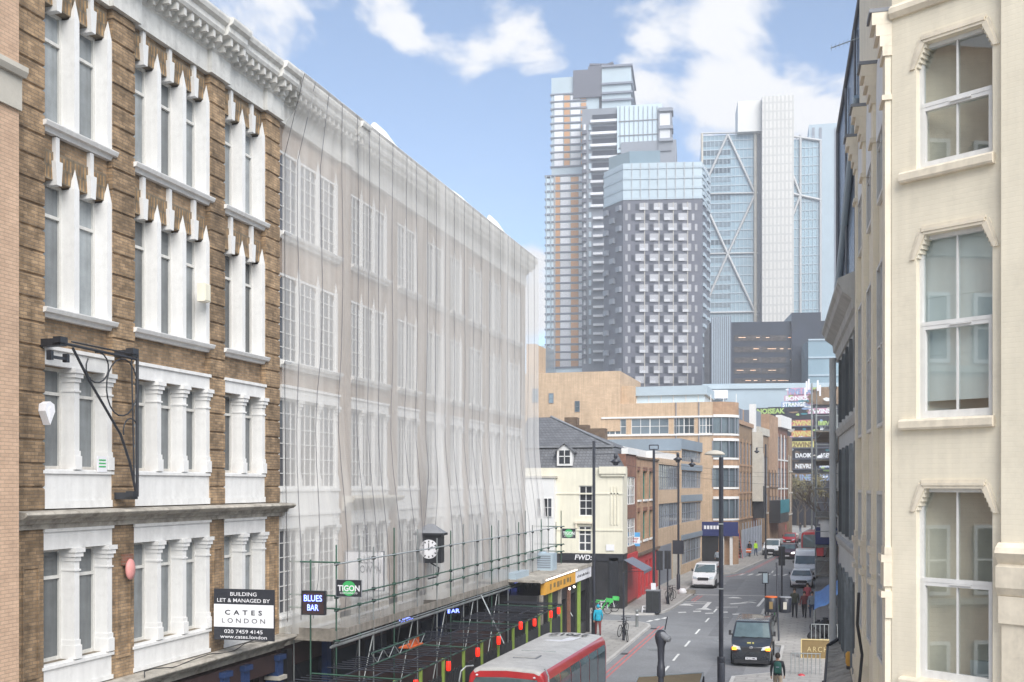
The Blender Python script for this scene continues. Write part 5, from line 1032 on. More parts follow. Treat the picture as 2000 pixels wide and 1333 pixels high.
for i in range(60):
    xa, za = gm_(rg.uniform(1540, 1626), rg.choice([rg.uniform(758, 812), rg.uniform(818, 945)])); b = MB(); w_, h_ = rg.uniform(.5, 2.2), rg.uniform(.25, .9); n = 7
    b.add([(xa + w_ / 2 * math.cos(k * 2 * math.pi / n) * rg.uniform(.6, 1.2), -.145, za + h_ / 2 * math.sin(k * 2 * math.pi / n) * rg.uniform(.6, 1.3)) for k in range(n)], [tuple(range(n))]); b.build('spray_patch', rg.choice(['graf_white', 'graf_pink', 'graf_teal', 'brick_tan', 'graf_blue', 'graf_black', 'brick_dark', 'graf_lime', 'stone_band']), GBK)
b = MB()
for py in (835, 857, 877, 898, 918): xa, z = gm_(1540, py); xb, _ = gm_(1632, py); b.box(xa, xb, -.5, -.02, z, z + .25)
b.build('balcony_slab', 'tower_dark', GBK)
TB = thing('telecom_mast', 'tall lattice mast with white antenna panels above the graffiti block', 'mast', tuple(AT(1590, 948, 150)[:2]) + (0,))
b = MB(); zt_ = AT(1590, 735, 150).z; b.cyl((-.3, 0, 0), (-.3, 0, zt_ - 1), .12, 6); b.cyl((.35, 0, 0), (.35, 0, zt_ - 2), .06, 6); b.build('pole', 'scaffold_steel', TB)
for k, (x, z) in enumerate(((-1.0, 0), (-.7, .3), (.5, .1), (.8, -.6), (-1.2, -.9))): part('ant', lambda b: b.box(-.12, .12, -.1, .1, 0, 1.5), 'antenna_panel', 'sign_white', TB, (x, -.2, zt_ - 2.2 + z))
# ================================================================ TOWERS
def tower(name, label, px0, px1, ytop, t, rz=0, depth=25, ybase=None):
    A = AT(px0, 948, t); r = thing(name, label, 'tower', (A.x, A.y, 0), rz); f = Face((A.x, A.y), math.degrees(rz)); return r, f
def slabs(r, f, px0, px1, ys_, h, mat_, out=.6, depth=24, name='floor_slab'):
    x0 = f.m(px0)[0]; x1 = f.m(px1)[0]
    for y in ys_:
        z = f.m(px0, y)[1]; key = ('slab', name, round(x1 - x0, 2), h, out, mat_, r.name)
        part(key, lambda b: b.box(0, x1 - x0, -out, depth, -h / 2, h / 2), name, mat_, r, (x0, 0, z))
def body(r, f, px0, px1, ytop, m, y0=0, depth=24, name='shaft', ybot=None, bev=None):
    x0 = f.m(px0)[0]; x1 = f.m(px1)[0]; zt_ = f.m((px0 + px1) / 2, ytop)[1]; zb = 0 if ybot is None else f.m((px0 + px1) / 2, ybot)[1]
    b = MB(); b.prism_xy([(x0, y0), (x1, y0), (x1, depth), (x0, depth)], zb, zt_); return b.build(name, m, r)
def panels(r, f, cols, ys_, h, mats_, y=-.08, th=.3, name='window', split=None):
    n = 0; rest = MB(); mi = {}
    ml = sorted({c[2] for c in cols})
    tot = len(cols) * len(ys_)
    for yy in ys_:
        for (a, c, m) in cols:
            xa = f.m(a)[0]; xb = f.m(c)[0]; z = f.m((a + c) / 2, yy)[1]
            if n < 98: part(('pan', name, round(xb - xa, 2), h, th, m, r.name), lambda b: b.box(0, xb - xa, -th, 0, 0, h), name, m, r, (xa, y, z))
            else: rest.cur = ml.index(m); rest.box(xa, xb, y - th, y, z, z + h)
            n += 1
    if rest.v: o = rest.build(name, ml, r); o['kind'] = 'stuff'
# T1 slender tower, curved glass end on its left
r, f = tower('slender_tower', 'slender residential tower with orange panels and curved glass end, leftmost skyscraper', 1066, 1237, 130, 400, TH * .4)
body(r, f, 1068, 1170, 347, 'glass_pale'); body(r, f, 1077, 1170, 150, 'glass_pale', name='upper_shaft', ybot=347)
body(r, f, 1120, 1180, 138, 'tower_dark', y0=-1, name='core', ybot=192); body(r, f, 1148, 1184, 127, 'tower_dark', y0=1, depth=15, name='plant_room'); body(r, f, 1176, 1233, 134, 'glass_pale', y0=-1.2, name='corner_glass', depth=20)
ysl = [345 + 14.95 * k for k in range(26)]; ysu = [186 + 14.1 * k for k in range(11)]
slabs(r, f, 1064, 1140, ysl, .55, 'tower_slab', .45); slabs(r, f, 1075, 1147, ysu, .5, 'tower_slab', .45, name='upper_slab'); slabs(r, f, 1176, 1236, [134, 168, 186, 200], .7, 'tower_slab', 2.0, name='corner_slab')
panels(r, f, [(1082, 1094, 'tower_orange'), (1095, 1113, 'tower_white'), (1115, 1130, 'tower_orange'), (1131, 1137, 'tower_white')], [y + 13 for y in ysl[:-1]], 2.2, None, -.12, name='cladding_panel')
panels(r, f, [(1083, 1100, 'tower_white'), (1102, 1113, 'tower_orange'), (1115, 1133, 'tower_white'), (1135, 1145, 'tower_orange')], [y + 12.2 for y in ysu[:-1]], 2.0, None, -.12, name='upper_panel')
b = MB(); p0 = f.m(1150, 122); p1 = f.m(1185, 125); p2 = f.m(1197, 118); b.tube([(p0[0], 3, p0[1]), (p1[0], 3, p1[1] + .5), (p2[0], 3, p2[1])], .7, 5); b.cyl((p1[0] - 2, 3, p1[1] - 3), (p1[0] - 2, 3, p1[1] + 1), .9, 6); b.build('roof_crane', 'tower_dark', r)
b = MB(); [b.cyl((f.m(px)[0], -.4, f.m(px, 345)[1]), (f.m(px)[0], -.4, 5), .28, 4) for px in (1067, 1076, 1084)]; b.build('mullion', 'blue_panel', r)
# T2 stepped tower with balconies
r, f = tower('stepped_tower', 'stepped grey tower with white balcony stack, between slender tower and honeycomb block', 1136, 1320, 205, 385, TH * .4)
body(r, f, 1137, 1212, 212, 'tower_grey', depth=22); body(r, f, 1206, 1293, 209, 'glass_pale', y0=-2, depth=20, name='glass_crown', ybot=300); body(r, f, 1286, 1312, 216, 'tower_grey', y0=-3, depth=18, name='balcony_wing', ybot=300); body(r, f, 1214, 1321, 280, 'tower_grey', y0=-2.5, depth=20, name='lower_shaft')
slabs(r, f, 1154, 1207, [240 + 23.5 * k for k in range(8)], .9, 'tower_white', 1.6, 3, 'balcony')
slabs(r, f, 1159, 1180, [428 + 17.3 * k for k in range(17)], .8, 'tower_white', 1.4, 3, 'balcony'); slabs(r, f, 1288, 1315, [222, 256, 280], 1.0, 'tower_grey', 3.8, 3, 'balcony')
panels(r, f, [(1157, 1205, 'black_block')], [236 + 23.5 * k for k in range(8)], 2.2, None, -.05, .1, 'window'); panels(r, f, [(1289, 1309, 'tower_white')], [251, 276], 4.2, None, -3.05, .1, 'wing_window')
panels(r, f, [(1140, 1144, 'tower_white'), (1150, 1155, 'blue_panel')], [255 + 19 * k for k in range(25)], 2.0, None, -.05, .3, 'side_window')
panels(r, f, [(1137, 1146, 'tower_dark')], [264 + 19 * k for k in range(24)], 1.2, None, -.4, .9, 'side_balcony')
b = MB(); [b.cyl((f.m(px)[0], -2.2, f.m(px, 212)[1]), (f.m(px)[0], -2.2, f.m(px, 296)[1]), .12, 4) for px in range(1212, 1292, 9)]; [b.box(f.m(1209)[0], f.m(1293)[0], -2.3, -2.0, f.m(1250, y)[1], f.m(1250, y)[1] + .25) for y in (240, 268, 292)]; b.build('mullion', 'lead', r)
# T3 honeycomb block
r, f = tower('honeycomb_block', 'broad dark gridded residential block with pale glass crown in the middle of the skyline', 1217, 1372, 300, 330, TH * .7)
x0 = f.m(1217)[0]; x1 = f.m(1371)[0]; xl = f.m(1183)[0]; zc = f.m(1290, 390)[1]; zt_ = f.m(1290, 318)[1]; zt3 = f.m(1290, 300)[1]
foot = [(x0, 0), (x1, 0), (x1 + 3.8, 14), (x1 + 3.8, 30), (xl - .5, 30), (xl - .5, 9)]
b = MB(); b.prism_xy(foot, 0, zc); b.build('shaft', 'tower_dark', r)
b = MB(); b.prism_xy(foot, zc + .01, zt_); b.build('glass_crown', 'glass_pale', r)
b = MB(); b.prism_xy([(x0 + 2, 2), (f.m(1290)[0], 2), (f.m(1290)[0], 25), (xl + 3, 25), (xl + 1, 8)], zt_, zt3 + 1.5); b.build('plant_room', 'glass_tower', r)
for k in range(4):
    z = zc + (zt_ - zc) * k / 3.6; b = MB(); fo = [(x0, -.2), (x1 + .2, -.2), (x1 + 4.0, 14), (x1 + 4, 30), (xl - .7, 30), (xl - .7, 9)]; b.prism_xy(fo, z, z + .8); b.build('crown_band', 'blue_panel', r)
b = MB(); [b.cyl((x0 + (x1 - x0) * k / 9, -.22, zc), (x0 + (x1 - x0) * k / 9, -.22, zt_), .12, 4) for k in range(1, 9)]; b.build('crown_mullion', 'steel_brace', r)
rows = [402 + 19.9 * k for k in range(18)]
for par in (0, 1):
    rr = rows[par::2]; sh = -8 if par else 0
    cw = []
    for q0 in (1249, 1277, 1305, 1333): cw.append((q0 + sh, q0 + sh + 17, 'bay_window'))
    panels(r, f, cw, [y + 9 for y in rr], 2.2, None, -.05, .12, 'window_bay')
    panels(r, f, [(a, c - 6, 'bay_balcony') for a, c, m in cw], [y + 9 for y in rr], .8, None, -.15, 0.4, 'balcony')
    panels(r, f, [(a - 8, a - 2, 'black_block') for a, c, m in cw], [y + 9 for y in rr], 1.9, None, -.04, .06, 'dark_pane')
    panels(r, f, [(1226 + (sh and -5), 1231 + (sh and -5), 'bay_window'), (1357 + (sh and -6), 1362 + (sh and -6), 'bay_window')], [y + 9 for y in rr], 2.0, None, -.05, .1, 'small_window')
for k in range(4): b = MB(); xx = f.m(1262 + 28 * k - 3)[0]; b.box(xx - .10, xx + .10, -.35, -.2, 8, zc - 1); b.build('rib', 'stone_band', r)
# oblique left face and right face
ang = math.atan2(-9, x0 - xl + .5)
for fi, (pa, pb, n_, mm) in enumerate((((xl - .5, 9), (x0, 0), 3, 'tower_grey'), ((x1, 0), (x1 + 3.8, 14), 2, 'tower_white'))):
    d = Vector((pb[0] - pa[0], pb[1] - pa[1])); a_ = math.atan2(d.y, d.x); LL = d.length
    fw = link('side_face', None, r, (pa[0], pa[1], 0), a_) if False else None
    for ri, y in enumerate(rows if fi == 0 else [330 + 19.9 * k for k in range(20)]):
        z = f.m(1200 if fi == 0 else 1378, y + 9)[1] * 1.0
        for k in range(n_):
            if n_ == 3 and (ri + k) % 2: continue
            o_ = part(('sf', fi), lambda b: b.box(0, LL / n_ * .62, -.9 if fi == 0 else -.5, -.02, 0, 1.6 if fi == 0 else 1.0), 'side_balcony', mm if fi == 0 else 'blue_panel', r, (pa[0] + d.x * (k + .18) / n_, pa[1] + d.y * (k + .18) / n_, z), a_)
# T4 glass tower with diagonal bracing, pale core, right wing
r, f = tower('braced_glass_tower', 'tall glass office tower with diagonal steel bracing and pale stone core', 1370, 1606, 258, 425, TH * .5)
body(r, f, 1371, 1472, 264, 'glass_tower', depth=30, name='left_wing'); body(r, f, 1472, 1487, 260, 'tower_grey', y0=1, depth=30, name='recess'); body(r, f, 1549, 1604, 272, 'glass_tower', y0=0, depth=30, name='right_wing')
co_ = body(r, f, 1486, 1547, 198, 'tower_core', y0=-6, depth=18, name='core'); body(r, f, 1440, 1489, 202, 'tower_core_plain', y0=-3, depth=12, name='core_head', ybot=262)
fx = lambda px, py, yy=-.6: (f.m(px)[0], yy, f.m(px, py)[1])
b = MB(); [b.cyl(fx(*p), fx(*q_), .5, 6) for p, q_ in (((1421, 264), (1372, 372)), ((1421, 264), (1475, 380)), ((1475, 380), (1421, 497)), ((1372, 388), (1421, 497)), ((1421, 497), (1372, 610)), ((1421, 497), (1478, 618)))]; b.build('diagonal_brace', 'steel_brace', r)
b = MB(); b.cyl(fx(1475, 258), fx(1475, 640), .7, 6); b.cyl(fx(1371, 262), fx(1371, 640), .5, 6); b.build('column', 'stone_band', r); b = MB(); [b.cyl(fx(1371, y), fx(1480, y - 2), .35, 5) for y in (262, 380, 497, 612)]; b.build('ring_beam', 'steel_brace', r)
b = MB(); [b.cyl(fx(*p), fx(*q_), .5, 5) for p, q_ in (((1549, 345), (1563, 382)), ((1563, 382), (1549, 420)), ((1563, 265), (1563, 640)), ((1549, 380), (1604, 392)), ((1602, 275), (1602, 640)), ((1549, 268), (1604, 276)))]; b.build('right_brace', 'steel_brace', r)
panels(r, f, [(1373, 1426, 'glass_far')], [286 + 17.5 * k for k in range(19)], 1.8, None, -.02, .1, 'office_floor'); slabs(r, f, 1372, 1472, [277 + 17.5 * k for k in range(20)], .35, 'blue_panel', .25, 4); slabs(r, f, 1549, 1604, [290 + 17.5 * k for k in range(19)], .3, 'blue_panel', .2, 4, 'right_slab')
b = MB(); [b.box(f.m(px)[0] - .1, f.m(px)[0] + .1, -.2, -.0, 5, f.m(px, 266)[1]) for px in list(range(1380, 1472, 8)) + list(range(1556, 1602, 8))]; b.build('mullion', 'blue_panel', r)
r, f = tower('grey_slab_tower', 'pale grey slab tower at the right end of the skyline', 1578, 1645, 240, 450, TH * .2)
body(r, f, 1580, 1646, 242, 'tower_grey', depth=20, name='shaft').data.materials[0] = M['blue_panel']; body(r, f, 1560, 1594, 505, 'blue_panel', y0=-30, depth=-5, name='lower_wing')
b = MB(); [b.box(f.m(px)[0], f.m(px + w_)[0], -.3, -.02, 5, f.m(px, 250)[1]) for px, w_ in ((1586, 5), (1600, 5), (1630, 4))]; b.build('window_strip', 'tower_grey', r); b = MB(); [b.box(f.m(px)[0], f.m(px + 6)[0], -30.3, -30.02, 5, f.m(px, 520)[1]) for px in (1566, 1582)]; b.build('window_strip', 'tower_grey', r)
# T5 low black office block
r, f = tower('black_office_block', 'low black office block with lit floors in front of the glass tower', 1384, 1640, 612, 290, TH * .6)
body(r, f, 1386, 1636, 628, 'black_block', y0=.5, depth=22); body(r, f, 1545, 1602, 612, 'black_block', y0=-1, depth=20, name='stair_core')
b = MB(); b.box(f.m(1389)[0], f.m(1426)[0], -.6, .4, 8, f.m(1400, 621)[1]); b.build('louvre_bay', 'glass_pale', r); b = MB(); [b.box(f.m(1389 + k * 4.1)[0], f.m(1390.6 + k * 4.1)[0], -1.0, -.6, 8, f.m(1400, 619)[1]) for k in range(10)]; b.build('fin', 'tower_slab', r)
panels(r, f, [(1434, 1486, 'black_block_windows'), (1488, 1536, 'black_block_windows'), (1550, 1590, 'black_block_windows')], [666, 688, 709, 730, 750], 1.5, None, .45, .1, 'office_floor')
rg = random.Random(3); wm = []
for i in range(40):
    px = rg.uniform(1436, 1590); py = rg.choice([660, 682, 703, 724, 744]); xx, zz = f.m(px, py); part('ltile', lambda b: b.box(0, .9, -.06, 0, 0, .14), 'ceiling_lamp', 'ceiling_light', r, (xx, .3, zz))
b = MB(); b.box(f.m(1562)[0], f.m(1640)[0], -14, -3, 0, f.m(1600, 678)[1]); b.build('green_glass_pavilion', 'glass_tower', r); b = MB(); [b.box(f.m(1562)[0], f.m(1640)[0], -14.3, -14.0, f.m(1600, y)[1], f.m(1600, y)[1] + .4) for y in (679, 712, 745)]; b.build('pavilion_band', 'blue_panel', r)
r, f = tower('pale_blue_podium', 'long low pale blue clad podium below the towers', 1370, 1580, 748, 250, TH * .6)
body(r, f, 1372, 1640, 749, 'blue_panel', depth=20); b = MB(); b.box(f.m(1372)[0], f.m(1640)[0], -.4, -.02, f.m(1450, 760)[1], f.m(1450, 752)[1]); b.build('eaves_band', 'glass_pale', r); b = MB(); b.box(f.m(1386)[0], f.m(1418)[0], -5, -1, f.m(1400, 782)[1], f.m(1400, 766)[1]); b.build('screen_panel', 'sign_white', r)
r, f = tower('far_glass_block', 'small pale glass block just left of the slender tower', 1044, 1066, 676, 380); body(r, f, 1040, 1066, 676, 'glass_pale', depth=12); body(r, f, 1050, 1062, 700, 'tower_slab', y0=-2, depth=6, name='side_block')
r, f = tower('orange_stair_head', 'narrow orange brick stair head beside the netting', 1030, 1047, 672, 130); body(r, f, 1028, 1046, 672, 'brick_yellow', depth=5)

# ================================================================ HAZE
b = MB(); b.box(-420, 220, -60, 620, -1.2, 175); hz = b.build('haze', [])  if False else None
me = bpy.data.meshes.new('haze'); me.from_pydata(b.v, [], b.f); hm = bpy.data.materials.new('haze'); hm.use_nodes = True; hn = hm.node_tree; hn.nodes.clear()
ho = hn.nodes.new('ShaderNodeOutputMaterial'); hv = hn.nodes.new('ShaderNodeVolumePrincipled'); hv.inputs['Color'].default_value = (.93, .95, 1, 1); hv.inputs['Density'].default_value = .00075; hn.links.new(hv.outputs[0], ho.inputs['Volume'])
me.materials.append(hm); ho_ = bpy.data.objects.new('haze', me); C.objects.link(ho_); ho_['kind'] = 'stuff'
# ================================================================ VEHICLES
def vehicle(name, label, cat, loc, rz, paint, L, W, prof, glass, ws, wheels=(.9, 3.6), belt=1.0, taper=.16, rw=.33, lamps='headlamp', lit=None, grille=True, plate='sign_white', low=None, group=None, tone=None, door_open=False):
    """prof: side outline (y back from the nose, z) clockwise from the lower front; local -y is the nose"""
    r = thing(name, label, cat, loc, rz, group)
    hw = lambda z: W / 2 * (1 - taper * max(0, z - belt) / (max(p[1] for p in prof) - belt + 1e-6)) if z > belt else W / 2 * (1 - .05 * max(0, .45 - z))
    def nose(y): return 1 - .10 * max(0, 1 - y / .35) ** 2 - .05 * max(0, 1 - (L - y) / .25) ** 2
    bm = bmesh.new(); n = len(prof); cols = []
    for (y, z) in prof: h = hw(z) * nose(y); cols.append([bm.verts.new((x, y - (0.07 * (1 - (x / h) ** 2) if y < L * .3 else 0), z)) for x in (-h, -h * .62, 0, h * .62, h)])
    for i in range(n):
        a, c = cols[i], cols[(i + 1) % n]
        for k in range(4): bm.faces.new((a[k], a[k + 1], c[k + 1], c[k]))
    bm.faces.new([c[0] for c in cols]); bm.faces.new([c[4] for c in reversed(cols)])
    bmesh.ops.recalc_face_normals(bm, faces=bm.faces); ed = [e for e in bm.edges if e.is_manifold and e.calc_face_angle(0) > .35]
    bmesh.ops.bevel(bm, geom=ed, offset=.055, segments=3, profile=.6, affect='EDGES', clamp_overlap=True)
    me = bpy.data.meshes.new('body'); bm.to_mesh(me); bm.free(); me.materials.append(M[paint]); me.polygons.foreach_set('use_smooth', [True] * len(me.polygons)); bo = link('body', me, r)
    try: me.set_sharp_from_angle(angle=R(38))
    except Exception: pass
    # windscreen between two outline points
    (ya, za), (yb, zb) = ws; nrm = Vector((0, -(zb - za), (yb - ya))).normalized() * .012
    def wsq(f0, f1, m_, name_, ins=.9):
        b = MB(); row = []
        for f_ in (f0, f1):
            y, z = ya + (yb - ya) * f_, za + (zb - za) * f_; h = hw(z) * ins; row.append([(x, y - .07 * (1 - (x / hw(z)) ** 2) + nrm.y, z + abs(nrm.z)) for x in (-h, -h * .62, 0, h * .62, h)])
        for k in range(4): b.quad(row[0][k], row[0][k + 1], row[1][k + 1], row[1][k])
        return b.build(name_, m_, r)
    wsq(.06, .93, 'car_glass', 'windscreen')
    b = MB(); b.tube([(-W * .30, ya - .06, za + .04), (-.02, ya - .09 + .2, za + .12)], .012, 4); b.tube([(W * .05, ya - .09, za + .03), (W * .33, ya + .12, za + .10)], .012, 4); b.build('wiper', 'plastic_black', r)
    for sg in (-1, 1):
        for (g0, g1, z0, z1, sl) in glass:
            b = MB(); pts = [(g0, z0), (g1, z0), (g1, z1), (g0 + sl, z1)]; vs = [(sg * (hw(z) + .008), y, z) for y, z in pts]; b.add(vs, [(0, 1, 2, 3) if sg > 0 else (3, 2, 1, 0)]); b.build('side_window', 'car_glass', r)
        for wy in wheels:
            def wh(b): b.cyl((-.1, 0, 0), (.1, 0, 0), rw, 20)
            w_ = part(('wheel', rw), wh, 'wheel', 'tyre', r, (sg * (W / 2 - .11), wy, rw)); part(('rimm', rw), lambda b: (b.cyl((-.105, 0, 0), (.105, 0, 0), rw * .62, 14), [b.box(-.115, .115, -.03, .03, -rw * .55, rw * .55)]), 'rim', 'rim', w_, (0, 0, 0))
            part(('archw', rw), lambda b: b.cyl((-.012, 0, 0), (.012, 0, 0), rw + .07, 20), 'wheel_arch', 'plastic_black', r, (sg * (W / 2 - .006), wy, rw + .02))
        mz = za + .10; b = MB(); b.box(sg * (W / 2 + .02) - .11 * (sg < 0), sg * (W / 2 + .02) + .11 * (sg > 0) + .001, ya + .18, ya + .30, mz, mz + .22); b.box(min(sg * W / 2 * .96, sg * (W / 2 + .05)), max(sg * W / 2 * .96, sg * (W / 2 + .05)), ya + .22, ya + .28, mz, mz + .06); b.build('mirror', 'plastic_black', r)
        lz = low or .68; hx = W / 2 * .70
        b = MB(); b.add([(sg * (hx - .22), -.095, lz - .06), (sg * (hx + .16), .0, lz - .02), (sg * (hx + .17), .05, lz + .16), (sg * (hx - .16), -.06, lz + .09)], [(0, 1, 2, 3) if sg > 0 else (3, 2, 1, 0)]); b.build('headlight', lit or 'glass_pale', r)
    if grille:
        b = MB(); gz = (low or .68); b.add([(-.42, -.10, gz - .16), (.42, -.10, gz - .16), (.48, -.095, gz - .02), (.40, -.09, gz + .07), (-.40, -.09, gz + .07), (-.48, -.095, gz - .02)], [(0, 1, 2, 3, 4, 5)]); b.v = [(x, y - .015, z) for x, y, z in b.v]; b.build('grille', 'plastic_black', r)
        b = MB(); b.box(-W * .40, W * .40, -.10, .02, .18, .34); b.build('bumper_intake', 'plastic_black', r)
    b = MB(); b.box(-.26, .26, -.125, -.10, .36, .47); b.build('number_plate', plate, r)
    b = MB(); b.box(-W * .44, W * .44, .2, L - .2, .14, .3); b.build('underbody', 'plastic_black', r)
    return r, hw
VANP = [(.02, .25), (-.02, .6), (.05, .95), (.85, 1.22), (1.75, 1.95), (2.1, 1.98), (4.7, 1.96), (4.9, 1.85), (4.97, 1.1), (4.95, .3)]
g = G(1467, 1303)
r, hw = vehicle('taxi_van', 'black minivan cab with glowing amber indicators parked at the right kerb', 'van', (g.x, g.y, 0), R(1), 'paint_black', 4.97, 1.95, VANP, [(1.35, 2.3, 1.12, 1.72, .5), (2.4, 3.5, 1.12, 1.74, 0), (3.6, 4.7, 1.12, 1.74, 0)], ((.87, 1.24), (1.72, 1.93)), (.95, 4.0), 1.1, .16, .34, low=.86)
for sg in (-1, 1):
    b = MB(); b.box(sg * .78 - .10, sg * .78 + .10, -.13, -.02, .80, .92); b.build('indicator', 'indicator', r)
b = MB(); b.box(-.2, -.02, -.02, .0, 0, .12); b.box(.04, .12, -.02, 0, 0, .12); b.v = [(x, .32 + y, 1.06 + z * .5) for x, y, z in b.v]; b.build('bonnet_mark', 'graf_yellow', r)
b = MB(); text_mesh(b, 'YK22 HMC', .085, 0, .375, y=-.13, wfit=.46, bold=.01); b.build('plate_lettering', 'sign_black', r)
b = MB(); b.lathe([(.05, -.004), (.065, 0), (.05, .004)], n=16); b.v = [(x * 1.4, -.122 + z, y + .93) for x, y, z in b.v]; b.build('badge', 'rim', r)
g = G(1372, 1150)
r, hw = vehicle('white_van', 'white van with its passenger door open parked by the left kerb', 'van', (g.x + .05, g.y, 0), R(-2), 'paint_white', 4.97, 1.98, VANP, [(1.35, 2.3, 1.12, 1.72, .5), (2.4, 3.5, 1.12, 1.74, 0)], ((.87, 1.24), (1.72, 1.93)), (.95, 4.0), 1.1, .14, .34, low=.86)
b = MB(); T_ = Matrix.Rotation(R(-62), 4, 'Z'); b.T = Matrix.Translation((-.98, 1.15, 0)) @ T_; b.box(-.04, .03, 0, 1.15, .35, 1.15); b.add([(-.03, 0, 1.15), (-.03, 1.15, 1.15), (.10, 1.15, 1.85), (.10, .5, 1.85)], [(0, 1, 2, 3), (3, 2, 1, 0)]); d = b.build('open_door', 'tower_white', r)
b = MB(); b.T = Matrix.Translation((-.98, 1.15, 0)) @ T_; b.add([(-.045, .15, 1.18), (-.045, 1.05, 1.18), (.08, 1.05, 1.78), (.08, .55, 1.78)], [(3, 2, 1, 0)]); b.build('door_window', 'car_glass', d)
CARP = [(.02, .25), (-.03, .5), (.05, .72), (.95, .95), (1.75, 1.42), (2.3, 1.50), (3.4, 1.46), (4.1, 1.02), (4.35, .9), (4.38, .3)]
g = G(1565, 1150)
r, hw = vehicle('white_car', 'white hatchback parked in front of the tall white van', 'car', (g.x, g.y, 0), 0, 'paint_white', 4.38, 1.82, CARP, [(1.5, 2.3, .98, 1.36, .45), (2.4, 3.3, .98, 1.36, 0)], ((.97, .96), (1.72, 1.40)), (.85, 3.5), .95, .25, .31, low=.62)
b = MB(); text_mesh(b, 'LN19 KDU', .085, 0, .375, y=-.13, wfit=.46, bold=.01); b.build('plate_lettering', 'sign_black', r)
LUT = [(.02, .28), (-.02, .7), (.06, 1.05), (.75, 1.35), (1.55, 2.2), (1.95, 2.5), (2.6, 2.62), (5.7, 2.60), (5.88, 2.4), (5.9, 1.1), (5.9, .3)]
g = G(1573, 1136)
r, hw = vehicle('tall_white_van', 'tall white high roof delivery van behind the white hatchback', 'van', (g.x, g.y + 1.2, 0), 0, 'paint_white', 5.9, 2.05, LUT, [(1.2, 2.2, 1.3, 1.95, .5)], ((.77, 1.37), (1.53, 2.17)), (1.0, 4.6), 1.3, .10, .36, low=.95)
g = G(1505, 1087)
r, hw = vehicle('silver_van', 'white van with dark lower front driving in the far left lane', 'van', (g.x, g.y, 0), R(-5), 'paint_white', 4.97, 1.98, VANP, [(1.35, 2.3, 1.12, 1.72, .5)], ((.87, 1.24), (1.72, 1.93)), (.95, 4.0), 1.1, .14, .34, low=.82)
b = MB(); b.box(-.97, .97, -.115, .0, .2, .72); b.build('bumper', 'plastic_black', r)
g = G(1537, 1093)
r, hw = vehicle('dark_car', 'dark maroon car with bright white headlights on, coming towards us', 'car', (g.x, g.y, 0), R(-4), 'paint_dark', 4.6, 1.95, [(a, c * 1.18) for a, c in CARP], [(1.5, 2.3, 1.15, 1.6, .45), (2.4, 3.3, 1.15, 1.6, 0)], ((.97, 1.13), (1.72, 1.65)), (.85, 3.5), 1.1, .2, .33, lit='headlamp_lit', low=.72)
g = G(1540, 1064)
r, hw = vehicle('red_car', 'red hatchback behind the dark car with its headlights on', 'car', (g.x, g.y, 0), R(-6), 'paint_red', 4.4, 1.9, [(a, c * 1.1) for a, c in CARP], [(1.5, 2.3, 1.07, 1.5, .45)], ((.97, 1.05), (1.72, 1.55)), (.85, 3.5), 1.0, .2, .31, low=.66)
